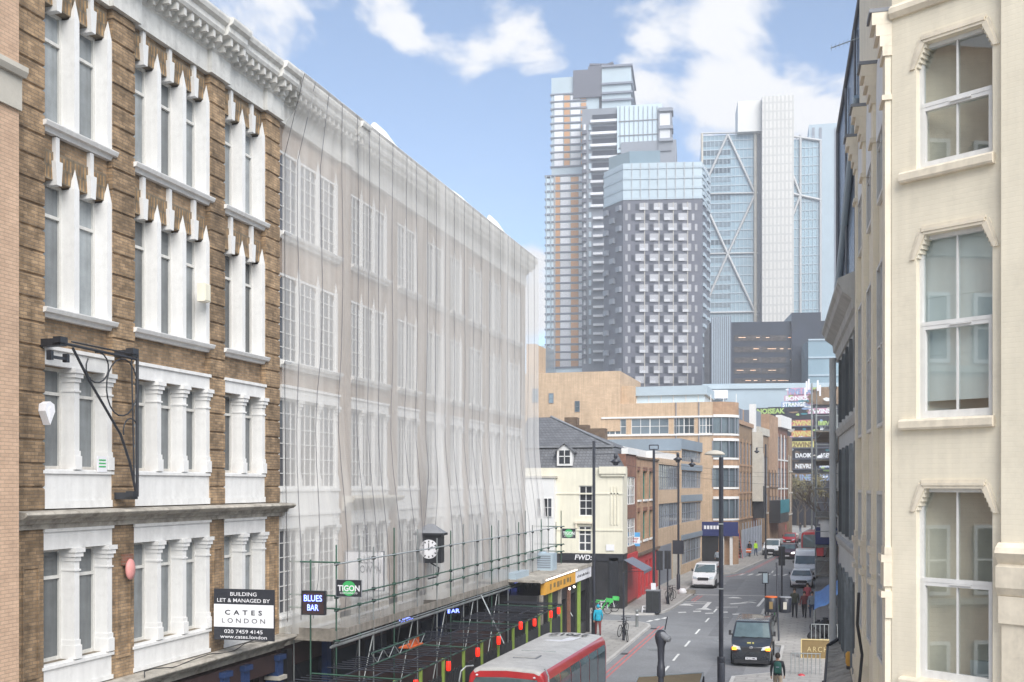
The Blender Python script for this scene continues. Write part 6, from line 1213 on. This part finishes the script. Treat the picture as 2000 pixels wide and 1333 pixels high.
# red bus near us, seen from above and behind
def bus(label, loc, rz, L, W, H_, near=True):
    r = thing('single_deck_bus' if near else 'red_bus', label, 'bus', loc, rz)
    bm = bmesh.new(); sec = [(-W / 2, .35), (-W / 2, H_ - .55), (-W / 2 + .05, H_ - .22), (-W / 2 + .17, H_ - .08), (-W / 2 + .34, H_ - .012), (0, H_ + .03), (W / 2 - .34, H_ - .012), (W / 2 - .17, H_ - .08), (W / 2 - .05, H_ - .22), (W / 2, H_ - .55), (W / 2, .35)]
    ys2 = [(0, .93, -.10), (.10, .975, -.03), (.35, 1, 0), (L * .5, 1, 0), (L - .35, 1, 0), (L - .1, .97, -.03), (L, .92, -.10)]
    rows = [[bm.verts.new((x * k, y + (.10 * (z / H_) if i == 0 else (-.1 * (z / H_) if i == len(ys2) - 1 else 0)), z + (dz if z > H_ - .5 else 0))) for x, z in sec] for i, (y, k, dz) in enumerate(ys2)]
    for a, c in zip(rows, rows[1:]):
        for k in range(len(sec) - 1): f_ = bm.faces.new((a[k], c[k], c[k + 1], a[k + 1])); f_.smooth = True; f_.material_index = 1 if 3 <= k <= 6 else 0
    bm.faces.new(rows[0]); bm.faces.new(list(reversed(rows[-1])))
    bmesh.ops.recalc_face_normals(bm, faces=bm.faces); me = bpy.data.meshes.new('body'); bm.to_mesh(me); bm.free(); me.materials.append(M['bus_red']); me.materials.append(M['bus_roof' if near else 'bus_red']); link('body', me, r)
    b = MB(); x_ = W / 2 * .93 - .10; yv = .055
    pts = [(-x_, .02 + 0, H_ * .42), (x_, .02, H_ * .42), (x_, yv + .02, H_ - .48), (x_ * .9, yv + .04, H_ - .30), (0, yv + .05, H_ - .26), (-x_ * .9, yv + .04, H_ - .30), (-x_, yv + .02, H_ - .48)]
    b.add([(x, y - .04, z) for x, y, z in pts], [tuple(range(7))]); b.build('end_window', 'car_glass', r)
    for sg in (-1, 1):
        n = int(L / 1.35)
        for k in range(n):
            y0 = .4 + k * (L - .8) / n; b = MB(); b.add([(sg * (W / 2 + .012), y0 + .04, H_ * .42), (sg * (W / 2 + .012), y0 + (L - .8) / n - .03, H_ * .42), (sg * (W / 2 + .012), y0 + (L - .8) / n - .03, H_ - .56), (sg * (W / 2 - .03), y0 + (L - .8) / n - .03, H_ - .34), (sg * (W / 2 - .03), y0 + .04, H_ - .34), (sg * (W / 2 + .012), y0 + .04, H_ - .56)], [(0, 1, 2, 5), (5, 2, 3, 4)]); b.build('side_window', 'car_glass', r)
        for wy in (2.2, L - 2.6): w_ = part(('bw',), lambda b: b.cyl((-.14, 0, 0), (.14, 0, 0), .48, 20), 'wheel', 'tyre', r, (sg * (W / 2 - .13), wy, .48)); part(('bwr',), lambda b: b.cyl((-.15, 0, 0), (.15, 0, 0), .27, 14), 'rim', 'rim', w_, (0, 0, 0))
        b = MB(); c0 = sg * (W / 2 - .12); b.tube([(c0, .30, H_ + .0), (c0 + sg * .12, .0, H_ + .02), (c0 + sg * .24, -.16, H_ - .12), (c0 + sg * .27, -.22, H_ - .4), (c0 + sg * .24, -.2, H_ - .75)], .026, 7); b.build('mirror_arm', 'scaffold_bright', r)
        b = MB(); b.box(c0 + sg * .24 - .11, c0 + sg * .24 + .11, -.3, -.2, H_ - 1.15, H_ - .75); b.build('mirror', 'plastic_black', r)
        b = MB(); b.lathe([(.02, -.02), (.05, 0), (.02, .03)], sg * W * .36, -.03, 8); b.v = [(x, y, z + H_ - .22) for x, y, z in b.v]; b.build('marker_lamp', 'sign_white', r)
    return r
A_ = AT(893, 1312, 32.6); Bq = AT(1074, 1312, 32.9)
BUSR = bus('red single deck bus with pale grey roof passing in the left lane', ((A_.x + Bq.x) / 2 + .06, (A_.y + Bq.y) / 2, 0), R(-1.5), 8.6, 2.55, 3.0)
b = MB(); text_mesh(b, '2701Z', .55, 0, 0, y=0, wfit=1.5, bold=.02); b.v = [(-x * 1.0, 7.9 - z, 3.045 + abs(0) - .012 * abs(x)) for x, y, z in b.v]; b.build('roof_number', 'plastic_black', BUSR)
b = MB(); b.prism_xy([(-.5, 6.0), (.1, 5.9), (.5, 6.3), (.6, 7.2), (.2, 7.0), (.1, 6.3), (-.4, 6.2)], 3.02, 3.034); b.build('roof_patch', 'sign_white', BUSR)
for y_ in (2.0,): b = MB(); b.box(-.36, .36, y_, y_ + .6, 3.0, 3.065); h_ = b.build('roof_hatch', 'bus_roof', BUSR); b = MB(); b.box(-.39, .39, y_ - .03, y_ + .63, 3.0, 3.04); b.build('hatch_frame', 'lead', h_)
for y_ in (3.6, 7.0): b = MB(); b.box(-.6, .6, y_, y_ + .02, 2.99, 3.034); b.build('roof_seam', 'scaffold_bright', BUSR)
b = MB(); b.cyl((1.29, .25, 2.0), (1.38, .25, 2.0), .07, 8); b.build('side_lamp', 'sign_white', BUSR)
g = G(1583, 1092); bus('red bus far up the road on the right, partly behind the scaffold', (g.x + .2, g.y, 0), R(-4), 9, 2.55, 3.1, near=False)
# ================================================================ BICYCLES
def bike_mesh(kind):
    r = thing('bicycle', 'x', 'bicycle', (0, 0, 0)); dark = kind == 'dark'
    for k, y in enumerate((0, 1.05)):
        b = MB(); n = 22; pts = [(0, y + .33 * math.cos(i * 2 * math.pi / n), .34 + .33 * math.sin(i * 2 * math.pi / n)) for i in range(n + 1)]; b.tube(pts, .022, 5); w_ = b.build('wheel', 'tyre', r)
        b = MB(); [b.cyl((0, y, .34), (0, y + .31 * math.cos(a), .34 + .31 * math.sin(a)), .006, 3) for a in [i * math.pi / 5 for i in range(10)]]; b.build('spokes', 'scaffold_bright', w_)
    b = MB(); P_ = dict(bb=(0, .48, .30), seat=(0, .62, .85), head=(0, .15, .88), rear=(0, 1.05, .34), front=(0, 0, .34))
    for a, c, q_ in (('bb', 'seat', .022), ('bb', 'head', .026), ('bb', 'rear', .016), ('seat', 'rear', .014), ('head', 'front', .02)): b.cyl(P_[a], P_[c], q_, 6)
    b.cyl((0, .60, .78), (0, .17, .80), .02, 6); b.build('frame', 'iron_black' if dark else 'sign_white', r)
    b = MB(); b.box(-.07, .07, .52, .78, .93, .98); b.cyl((0, .62, .85), (0, .64, .95), .015, 5); b.build('saddle', 'plastic_black', r)
    b = MB(); b.tube([(-.29, .28, 1.04), (-.24, .12, 1.02), (0, .12, 1.0), (.24, .12, 1.02), (.29, .28, 1.04)], .015, 5); b.cyl((0, .13, .86), (0, .12, 1.0), .016, 5); b.build('handlebar', 'iron_black', r)
    if not dark:
        b = MB(); b.box(-.17, .17, -.25, .10, .78, 1.05); b.build('basket', 'lime_green', r); b = MB(); b.box(-.04, .04, .75, 1.3, .70, .76); b.cyl((0, .46, .32), (0, .16, .80), .06, 6); b.build('mudguard', 'lime_green', r)
    return r
bd = bike_mesh('dark'); bl = bike_mesh('lime'); first = {id(bd): True, id(bl): True}
def bike(src, px, py, rz, label, lean=0):
    o = src if first.pop(id(src), None) else copy_tree(src)
    g = G(px, py, .12); o.location = (g.x, g.y, .125); o.rotation_euler = (0, lean, rz); o['label'] = label; o['group'] = 'bicycles left along the pavements'
bike(bd, 1219, 1249, R(200), 'black bicycle locked to the signpost on the left pavement corner', .1); bike(bd, 1222, 1240, R(170), 'second black bicycle just behind the one on the signpost', -.1)
bike(bl, 1186, 1200, R(65), 'green and white hire bicycle by the pub wall', .15); bike(bl, 1199, 1196, R(80), 'hire bicycle lying against the corner pillar of the pub', .2)
bike(bd, 1306, 1178, R(190), 'left black bicycle of the cluster at the signal pole beside the white van', .1); bike(bd, 1312, 1174, R(170), 'middle black bicycle in the cluster behind the signal pole', -.1); bike(bd, 1317, 1170, R(160), 'right black bicycle of the cluster, nearest the white van', .1)
bike(bl, 1515, 1216, R(10), 'bright green hire bicycle standing below the twin bins', .05); bike(bd, 1503, 1228, R(-10), 'black bicycle chained behind the black cab on the right kerb', .08); bike(bd, 1508, 1240, R(8), 'black bicycle nearest to the back corner of the black cab', -.1); bike(bd, 1500, 1218, R(5), 'black bicycle by the slim lantern post', .05)
# ================================================================ STREET FURNITURE
def pole(name, label, cat, x, y, h, r=.07, z0=.12, base=None, m='pole_black', group=None, r2=None):
    t = thing(name, label, cat, (x, y, z0), 0, group); b = MB(); b.cyl((0, 0, 0), (0, 0, h), r, 12, r2=r2 or r); b.build('shaft', m, t)
    b = MB(); b.lathe([(r * 1.7, 0), (r * 1.7, base or .9), (r * 1.1, (base or .9) + .08)], n=12); b.build('base', m, t); return t
g = AT(1408.5, 948, 43.2)
t = pole('street_lamp', 'tall black street lamp with broad pale dome head in the foreground', 'street lamp', g.x, g.y, 9.6, .092, base=1.4)
b = MB(); b.lathe([(.02, .17), (.12, .16), (.30, .11), (.40, .03), (.41, -.02), (.2, -.04), (.05, -.05)], -.26, 0, 20, sy=.6); b.v = [(x, y, z + 9.72) for x, y, z in b.v]; b.build('lamp_head', 'stone_band', t)
b = MB(); b.lathe([(.15, 0), (.16, .02), (.16, .22), (.15, .24)], n=16); b.v = [(x, y, z + 1.35) for x, y, z in b.v]; b.build('collar', 'pole_black', t)
b = MB(); [b.box(-.10, .10, -.105, -.09, z, z + .05) for z in (4.3, 6.9)]; b.box(-.35, .35, -.015, .015, 5.02, 5.04); b.build('bracket', 'scaffold_bright', t)
def wire_pole(px, py, ytop, label, arms, X=None):
    g = G(px, py, .12); t0 = (CAMH - .12) * FOC / (py - 948); h = CAMH + t0 * (948 - ytop) / FOC - .12
    t = pole('street_lamp', label, 'street lamp', g.x, g.y, h, .085, base=1.2, group='slim black lamp posts along the street')
    for (sx_, z_, ln) in arms:
        b = MB(); b.cyl((0, 0, h - z_), (sx_ * ln, 0, h - z_ + .02), .018, 5); b.build('arm', 'pole_black', t)
        b = MB(); b.lathe([(.04, .45), (.10, .40), (.10, .20), (.05, .16), (.30, .02), (.31, -.02), (.16, -.10), (.12, -.22)], sx_ * ln, 0, 12); b.v = [(x, y, z + h - z_ - .42) for x, y, z in b.v]; b.build('lamp_head', 'pole_black', t)
    return t, h
wire_pole(1160, 1240, 862, 'black lamp post in front of the cream pub, hung lamp to its right', [(1, .75, 1.25)])
t, h = wire_pole(1277, 1196, 878, 'black lamp post with a square loop top before the green window house', [(1, .25, 1.6)])
b = MB(); b.tube([(-.3, 0, h), (-.3, 0, h + .28), (.3, 0, h + .28), (.3, 0, h), (-.3, 0, h)], .035, 6); b.build('loop', 'pole_black', t)
b = MB(); b.box(-.16, .16, -.2, -.1, 1.5, 1.95); b.box(-.13, .13, -.2, -.1, 1.0, 1.35); b.build('notice', 'sign_white', t)
t, h = wire_pole(1325, 1152, 890, 'black lamp post beside the banded house, lamp over the pavement', [(1, .3, 1.1)])
b = MB(); b.box(-.45, .45, -.22, .05, 2.9, 4.0); b.build('back_panel', 'pole_black', t)
t, h = wire_pole(1495.5, 1092, 868, 'far black lamp post in front of the Victorian warehouse', [(-1, .4, 1.0)])
def signal(px, py, ytop, label, hood=1):
    g = G(px, py, .12); t0 = (CAMH - .12) * FOC / (py - 948); h = CAMH + t0 * (948 - ytop) / FOC - .12; t = pole('traffic_signal', label, 'traffic signal', g.x, g.y, h - .1, .057, base=.5, group='traffic signals seen from behind')
    b = MB(); b.box(-.22, .22, -.04, .02, h - 1.3, h); b.box(-.16, .16, .02, .22, h - 1.25, h - .1); b.build('signal_head', 'plastic_black', t)
    b = MB(); [b.cyl((0, .2, h - .3 - k * .36), (0, .36, h - .3 - k * .36), .12, 10, caps=False) for k in range(3)]; b.build('visor', 'plastic_black', t)
    return t
signal(1288, 1196, 1076, 'traffic signal just right of the big green bin on the left corner'); signal(1304, 1180, 1076, 'traffic signal among the bicycles before the white van'); signal(1527, 1190, 1068, 'traffic signal at the right kerb in front of the tall white van')
g = G(1218, 1251, .12); t = pole('signpost', 'plain black signpost with two bicycles locked to it', 'post', g.x, g.y, 3.7, .045, base=.3)
g = G(1244, 1225, .12); t = thing('bollard', 'short grey bollard standing alone on the left pavement corner', 'bollard', tuple(g)); b = MB(); b.lathe([(.09, 0), (.085, .9), (.10, .92), (.10, 1.0), (.03, 1.05)], n=12); b.build('shaft', 'scaffold_steel', t); b = MB(); b.lathe([(.095, .7), (.095, .78)], n=12); b.build('band', 'sign_white', t)
g = G(1277, 1197, .12); t = thing('utility_cabinet', 'dark green utility cabinet standing at the lamp post on the left corner', 'cabinet', (g.x, g.y, .12)); b = MB(); b.box(-.48, .42, -.3, .3, 0, 1.45); b.build('casing', 'pole_black', t); b = MB(); b.box(-.52, .46, -.34, .34, 1.45, 1.52); b.build('lid', 'lead', t); b = MB(); b.box(-.44, -.05, -.315, -.3, .1, 1.38); b.box(-.01, .38, -.315, -.3, .1, 1.38); b.build('door', 'fence_dark', t)
g = G(1264, 1197, .12); t = thing('barrier_foot', 'low pale tubular stand beside the green cabinet', 'stand', tuple(g)); b = MB(); b.tube([(-.35, 0, 0), (-.3, 0, .42), (.2, 0, .42), (.25, 0, 0)], .04, 6); b.build('hoop', 'sign_white', t); b = MB(); b.box(-.3, .2, -.03, .03, .2, .26); b.build('cross_bar', 'sign_white', t)
# CCTV camera on its pole
g = AT(1291, 948, 21); t = thing('cctv_camera', 'black dome headed traffic camera on a pole in the foreground', 'camera', (g.x, g.y, .12), R(-10))
zt_ = AT(1291, 1232, 21).z - .12; b = MB(); b.cyl((0, 0, 0), (0, 0, zt_ - .75), .055, 12); b.build('pole', 'pole_black', t)
b = MB(); b.lathe([(.09, -.78), (.10, -.76), (.10, -.58), (.085, -.56), (.085, -.5), (.075, -.48), (.09, -.2), (.13, -.1), (.15, 0), (.14, .06), (.09, .12), (.02, .14)], n=18); b.v = [(x * .8, y * .8, z + zt_ - .12) for x, y, z in b.v]; b.build('housing', 'pole_black', t)
b = MB(); b.cyl((.0, -.02, zt_ - .06), (.18, -.08, zt_ - .15), .075, 14, r2=.065); b.cyl((.18, -.08, zt_ - .15), (.205, -.088, zt_ - .163), .05, 12); b.build('camera_head', 'lead', t)
b = MB(); b.cyl((.08, 0, zt_ + .02), (.13, 0, zt_ + .28), .012, 6); b.build('washer_arm', 'pole_black', t)
# bus shelter roof at the bottom edge, seen from above
g = AT(1245, 1333, 40); zz = 2.55; t = thing('bus_shelter', 'shelter with olive roof at the bottom edge below the traffic camera', 'shelter', (0, 0, 0))
q0, q1, q2, q3 = [AT(*a) for a in ((1240, 1334, 33), (1246, 1322, 33.6), (1372, 1314, 34), (1378, 1334, 33))]
b = MB(); zq = 2.6; pts = [G(px, py, zq) for px, py in ((1236, 1345), (1246, 1323), (1373, 1315), (1366, 1345))]; b.prism_xy([(p.x, p.y) for p in pts][::-1], zq - .12, zq); b.build('roof', 'leaf_olive', t).data.materials[0] = M['sign_brown']
b = MB(); [b.cyl((p.x, p.y, 0), (p.x, p.y, zq - .1), .05, 8) for p in pts]; b.build('post', 'pole_black', t); b = MB(); b.tube([tuple(p) for p in pts], .03, 6); b.build('trim', 'scaffold_bright', t)
# slim lantern post at the right
g = G(1495, 1206, .12); t = thing('lantern_post', 'slim black post with small square lantern and parking plate', 'lamp post', tuple(g)); h = CAMH + 70.3 * (948 - 1116) / FOC
b = MB(); b.cyl((0, 0, 0), (0, 0, h - .7), .05, 8); b.build('shaft', 'pole_black', t); b = MB(); b.box(-.17, .17, -.17, .17, h - .75, h - .15); b.build('lantern', 'glass_pale', t); b = MB(); [b.box(x - .02, x + .02, y - .02, y + .02, h - .76, h - .12) for x in (-.17, .17) for y in (-.17, .17)]; b.box(-.2, .2, -.2, .2, h - .8, h - .75); b.box(-.45, .12, -.1, .1, h - .13, h - .06); b.build('frame', 'pole_black', t)
# round-topped twin bins on a post
g = G(1521, 1252, .12); t = thing('litter_bin_post', 'black post carrying twin bins, one open top and one lettered', 'litter bin', (g.x, g.y, .12))
b = MB(); b.cyl((0, 0, 0), (-.15, .9, 4.2), .05, 8); b.build('post', 'pole_black', t)
for x, m in ((-.42, 'pole_black'), (.32, 'pole_black')):
    b = MB(); b.lathe([(.30, 1.5), (.33, 1.52), (.33, 2.28), (.31, 2.3)], x, .5, 14); b.build('bin', m, t); b = MB(); b.lathe([(.26, 2.31), (.345, 2.30), (.345, 2.36), (.26, 2.37)], x, .5, 14); b.build('rim', 'board_orange' if x < 0 else 'lead', t); b = MB(); b.box(x - .09, x + .10, .14, .165, 1.7, 2.1); b.build('label', 'sign_brown' if x < 0 else 'stone_band', t)
# ================================================================ PEOPLE
def person(label, px, py, h, top, legs, rz=0, stride=.18, arm=.12, hair='hair_dark', z0=.12, extra=None, coatlen=0, hood=False, loc=None, hands='skin', fem=False):
    g = G(px, py, z0) if loc is None else Vector(loc); r = thing('person', label, 'person', (g.x, g.y, z0), rz, None); k = h / 1.75
    V = dict(pel=(0, 0, .95), wst=(0, 0, 1.12), chs=(0, .01, 1.34), nek=(0, .0, 1.50), hdb=(0, -.01, 1.58), hdt=(0, -.01, 1.70))
    rad = dict(pel=(.15, .11), wst=(.14, .10), chs=(.175, .115), nek=(.055, .055), hdb=(.078, .09), hdt=(.07, .085))
    E_ = [('pel', 'wst'), ('wst', 'chs'), ('chs', 'nek'), ('nek', 'hdb'), ('hdb', 'hdt')]
    for s_, sg in (('l', -1), ('r', 1)):
        st = stride * sg
        V.update({'hip' + s_: (sg * .09, 0, .88), 'kne' + s_: (sg * .10, -st * .5 - .02, .49), 'ank' + s_: (sg * .10, -st + (.04 if st > 0 else .0), .09), 'toe' + s_: (sg * .115, -st - .15, .035),
                  'sho' + s_: (sg * .19, .01, 1.42), 'elb' + s_: (sg * .245, .03 + st * arm * 2, 1.14), 'wri' + s_: (sg * .25, -.06 + st * arm * 5, .90), 'pal' + s_: (sg * .245, -.09 + st * arm * 5.4, .83)})
        rad.update({'hip' + s_: (.095, .10), 'kne' + s_: (.062, .065), 'ank' + s_: (.045, .05), 'toe' + s_: (.04, .03), 'sho' + s_: (.062, .062), 'elb' + s_: (.046, .046), 'wri' + s_: (.032, .032), 'pal' + s_: (.028, .04)})
        E_ += [('pel', 'hip' + s_), ('hip' + s_, 'kne' + s_), ('kne' + s_, 'ank' + s_), ('ank' + s_, 'toe' + s_), ('chs', 'sho' + s_), ('sho' + s_, 'elb' + s_), ('elb' + s_, 'wri' + s_), ('wri' + s_, 'pal' + s_)]
        for fi in range(5):                      # four fingers and a thumb
            n_ = f'f{fi}{s_}'; w_ = V['pal' + s_]; dx_ = 0; dy_ = (-.03 + .018 * fi) if fi < 4 else -.05; ln = (.075, .085, .08, .06, .035)[fi]
            V[n_] = (w_[0] - sg * (.012 if fi < 4 else .02), w_[1] + dy_, w_[2] - ln); rad[n_] = (.009, .009); E_.append(('pal' + s_, n_))
    names = list(V); ix = {n: i for i, n in enumerate(names)}
    me = bpy.data.meshes.new('b'); me.from_pydata([Vector(V[n]) * k for n in names], [(ix[a], ix[c]) for a, c in E_], []); o = bpy.data.objects.new('b', me); C.objects.link(o)
    md = o.modifiers.new('s', 'SKIN'); md.use_smooth_shade = True
    for i, n in enumerate(names): me.skin_vertices[0].data[i].radius = [q_ * k * (1.12 if top != 'skin' and n[:3] in ('pel', 'wst', 'chs', 'sho', 'elb', 'hip', 'kne') else 1) for q_ in rad[n]]
    me.skin_vertices[0].data[0].use_root = True; o.modifiers.new('u', 'SUBSURF').levels = 2
    dg = bpy.context.evaluated_depsgraph_get(); dg.update(); m2 = bpy.data.meshes.new_from_object(o.evaluated_get(dg)); bpy.data.objects.remove(o); bpy.data.meshes.remove(me)
    m2.name = 'body'; m2.materials.clear(); [m2.materials.append(M[x]) for x in ('skin', top, legs, 'plastic_black')]
    for p in m2.polygons:
        c = p.center / k; ax = abs(c.x)
        p.material_index = 0 if c.z > 1.50 or (ax > .19 and c.z < .885) else (3 if c.z < .10 else (1 if c.z > .93 - coatlen or (ax > .2 and c.z > .88) else 2)); p.use_smooth = True
    link('body', m2, r)
    b = MB(); b.lathe([(.03, 1.80), (.075, 1.775), (.10, 1.71), (.102, 1.66), (.09, 1.615), (.05, 1.60)], 0, .012, 12, sy=1.12); b.v = [(x * k, (y + (.02 if z < 1.68 else 0)) * k, z * k) for x, y, z in b.v]; b.build('hair', hair if not hood else top, r)
    b = MB(); b.add([(-.012, -.10, 1.66), (.012, -.10, 1.66), (0, -.125, 1.635), (0, -.1, 1.70)], [(0, 2, 1), (0, 3, 2), (2, 3, 1)]); b.v = [(x * k, y * k, z * k) for x, y, z in b.v]; b.build('nose', 'skin', r)
    if coatlen or extra == 'hem':
        b = MB(); b.lathe([(.175, 1.0), (.19, .93 - coatlen), (.18, .925 - coatlen)], n=14, sy=.8); b.v = [(x * k, y * k, z * k) for x, y, z in b.v]; b.build('jacket_hem', top, r)
    if extra == 'backpack':
        b = MB(); b.lathe([(.06, 1.0), (.14, 1.03), (.15, 1.2), (.14, 1.42), (.06, 1.48)], 0, .18, 14, sy=.62); b.v = [(x * k, y * k, z * k) for x, y, z in b.v]; p_ = b.build('backpack', 'cloth_green', r); b = MB(); b.box(-.10, .10, .255, .275, 1.08, 1.25); b.build('pocket', 'cloth_green', p_); b = MB(); b.box(-.06, .06, .27, .285, 1.28, 1.31); b.build('strip', 'cloth_grey', p_)
        for sg in (-1, 1): b = MB(); b.tube([(sg * .09, .12, 1.46), (sg * .10, .0, 1.48), (sg * .1, -.12, 1.38), (sg * .1, -.1, 1.15)], .018, 5); b.build('strap', 'cloth_black', p_)
    return r
person('person seen from behind in a dark coat with a green backpack at the bottom edge', 1519, 1365, 1.78, 'cloth_black', 'cloth_beige', R(180), .16, extra='backpack')
person('person in a bright teal jacket walking away by the lamp post on the left pavement', 1168, 1242, 1.72, 'cloth_teal', 'cloth_maroon', R(200), .2, coatlen=.06, hood=True)
person('tall person in dark olive top and black trousers leading the group on the right pavement', 1552, 1207, 1.86, 'cloth_olive', 'cloth_black', R(5), .16)
person('person in a maroon jacket with a pale collar in the middle of the group', 1571, 1207, 1.66, 'cloth_maroon', 'cloth_black', R(-8), .22)
person('person in a light grey top walking nearest the blue tarpaulin', 1586, 1208, 1.68, 'cloth_grey', 'cloth_denim', R(10), .18)
person('person in a mauve coat just behind the group of three', 1577, 1190, 1.75, 'cloth_pink', 'cloth_denim', R(0), .15, coatlen=.2)
person('worker in a yellow high visibility vest by the hoarding', 1476, 1086, 1.75, 'cloth_hivis', 'cloth_denim', R(40), .12)
person('person in black standing beside the high visibility worker', 1464, 1087, 1.78, 'cloth_black', 'cloth_black', R(-30), .1)
person('person in a red jacket behind the white van', 1391, 1103, 1.72, 'cloth_pink', 'cloth_denim', R(170), .15)
person('person in grey beside the red jacketed person behind the street lamp', 1401, 1106, 1.70, 'cloth_grey', 'cloth_black', R(170), .15)
person('small distant person on the far left pavement beyond the bend', 1563, 1040, 1.72, 'cloth_black', 'cloth_denim', R(0), .15)
for x, y, w_ in ((-8.3, 56, .32), (-5.4, 60.5, .32), (-6.0, 71, .3), (-4.9, 82, .32), (-8.2, 95, .32), (-5.6, 48.6, .3)):
    b = MB(); n = 16; b.add([(x + w_ * math.cos(i * 2 * math.pi / n), y + w_ * math.sin(i * 2 * math.pi / n), .007) for i in range(n)], [tuple(range(n))]); struct(b.build('manhole_cover', 'scaffold_steel'))
for y in (54, 64, 80): b = MB(); b.box(-9.8 if y < 70 else -9.55, -9.45 if y < 70 else -9.2, y, y + .5, .0, .009); struct(b.build('road_gully', 'iron_black'))
# road works clutter
g = G(1452, 1088, .12); t = thing('works_barrier', 'orange and white works barrier on the far left pavement', 'barrier', tuple(g)); b = MB(); b.box(-.9, .9, -.03, .03, .5, 1.0); b.build('panel', 'board_orange', t); b = MB(); b.box(-.9, .9, -.035, .035, .7, .8); b.build('stripe', 'sign_white', t); b = MB(); [b.box(x, x + .06, -.2, .2, 0, .5) for x in (-.8, .74)]; b.build('foot', 'plastic_black', t)
g = G(1444, 1091, .12); t = thing('ladder', 'ladder leaning on the hoarding', 'ladder', tuple(g)); b = MB(); b.cyl((0, 0, 0), (-.6, 1, 3.6), .035, 5); b.cyl((.4, 0, 0), (-.2, 1, 3.6), .035, 5); b.build('stile', 'paint_red', t); b = MB(); [b.cyl((-.6 * f_, f_, 3.6 * f_), (.4 - .6 * f_, f_, 3.6 * f_), .02, 5) for f_ in [k / 10 for k in range(1, 10)]]; b.build('rungs', 'scaffold_bright', t)
g = G(1348, 1160, .12); t = thing('rubbish_bags', 'pile of pale bags and card by the shutter behind the open van door', 'rubbish bags', (g.x - .6, g.y, .12)); b = MB(); b.lathe([(.3, 0), (.4, .15), (.2, .4)], n=9); b.build('bag', 'sign_white', t); b = MB(); b.box(.3, 1.0, -.1, .3, 0, .3); b.build('box', 'board_wood', t)
# ================================================================ TREES beyond the bend
def tree(label, px, t_, h, cr, dens, seed, leaf='leaf_olive', n=900, zc=.62):
    p = AT(px, 948, t_); rg = random.Random(seed); r = thing('tree', label, 'tree', (p.x, p.y, 0)); b = MB(); tips = []
    b.cyl((0, 0, 0), (0, 0, h * .4), .28, 8, r2=.2)
    def br(a, d, l, rad, dep):
        e = a + d * l; b.cyl(a, e, rad, 5, r2=rad * .62, caps=False)
        if dep == 0: tips.append(e); return
        for _ in range(3): v = Vector((rg.uniform(-1, 1), rg.uniform(-1, 1), rg.uniform(-.1, .9))); br(e, (d * .8 + v * .75).normalized(), l * .72, rad * .6, dep - 1)
    for k in range(5): a = k * 1.256 + rg.random(); br(Vector((0, 0, h * (.3 + .05 * k))), Vector((math.cos(a) * .7, math.sin(a) * .7, .8)).normalized(), h * .22, .12, 3)
    b.build('trunk', 'bark', r); b = MB()
    for i in range(n):
        c = rg.choice(tips) + Vector((rg.gauss(0, .5), rg.gauss(0, .5), rg.gauss(0, .45))); s_ = rg.uniform(.10, .24); u = Vector((rg.uniform(-1, 1), rg.uniform(-1, 1), rg.uniform(-1, 1))).normalized() * s_; v = u.orthogonal().normalized() * s_ * .7
        b.add([c - u, c + v, c + u, c - v], [(0, 1, 2, 3)])
    b.build('crown', leaf, r)
tree('olive brown street tree beyond the bend in front of the graffiti block', 1572, 215, 10.5, 3, 1, 4, n=1500); tree('thin budding tree further left beyond the bend', 1558, 225, 8, 2, 1, 9, n=700); tree('bare branched tree behind the tall scaffold', 1618, 125, 9.5, 2, 1, 12, n=60)
# wires across the street
t = thing('overhead_cable', 'thin dark cables strung across the street between lamp posts', 'cable', (0, 0, 0)); b = MB()
for (x0, y0, z0, x1, y1, z1) in ((-12.6, 61.2, 10.2, -2.0, 66, 8.6), (-10.9, 73, 10.2, 1.5, 76, 9.4), (-11.3, 89.7, 9.8, .8, 92, 9.4)):
    b.tube([(x0 + (x1 - x0) * k / 12, y0 + (y1 - y0) * k / 12, z0 + (z1 - z0) * k / 12 - 1.2 * (k / 12) * (1 - k / 12)) for k in range(13)], .010, 4)
b.build('strand', 'plastic_black', t)
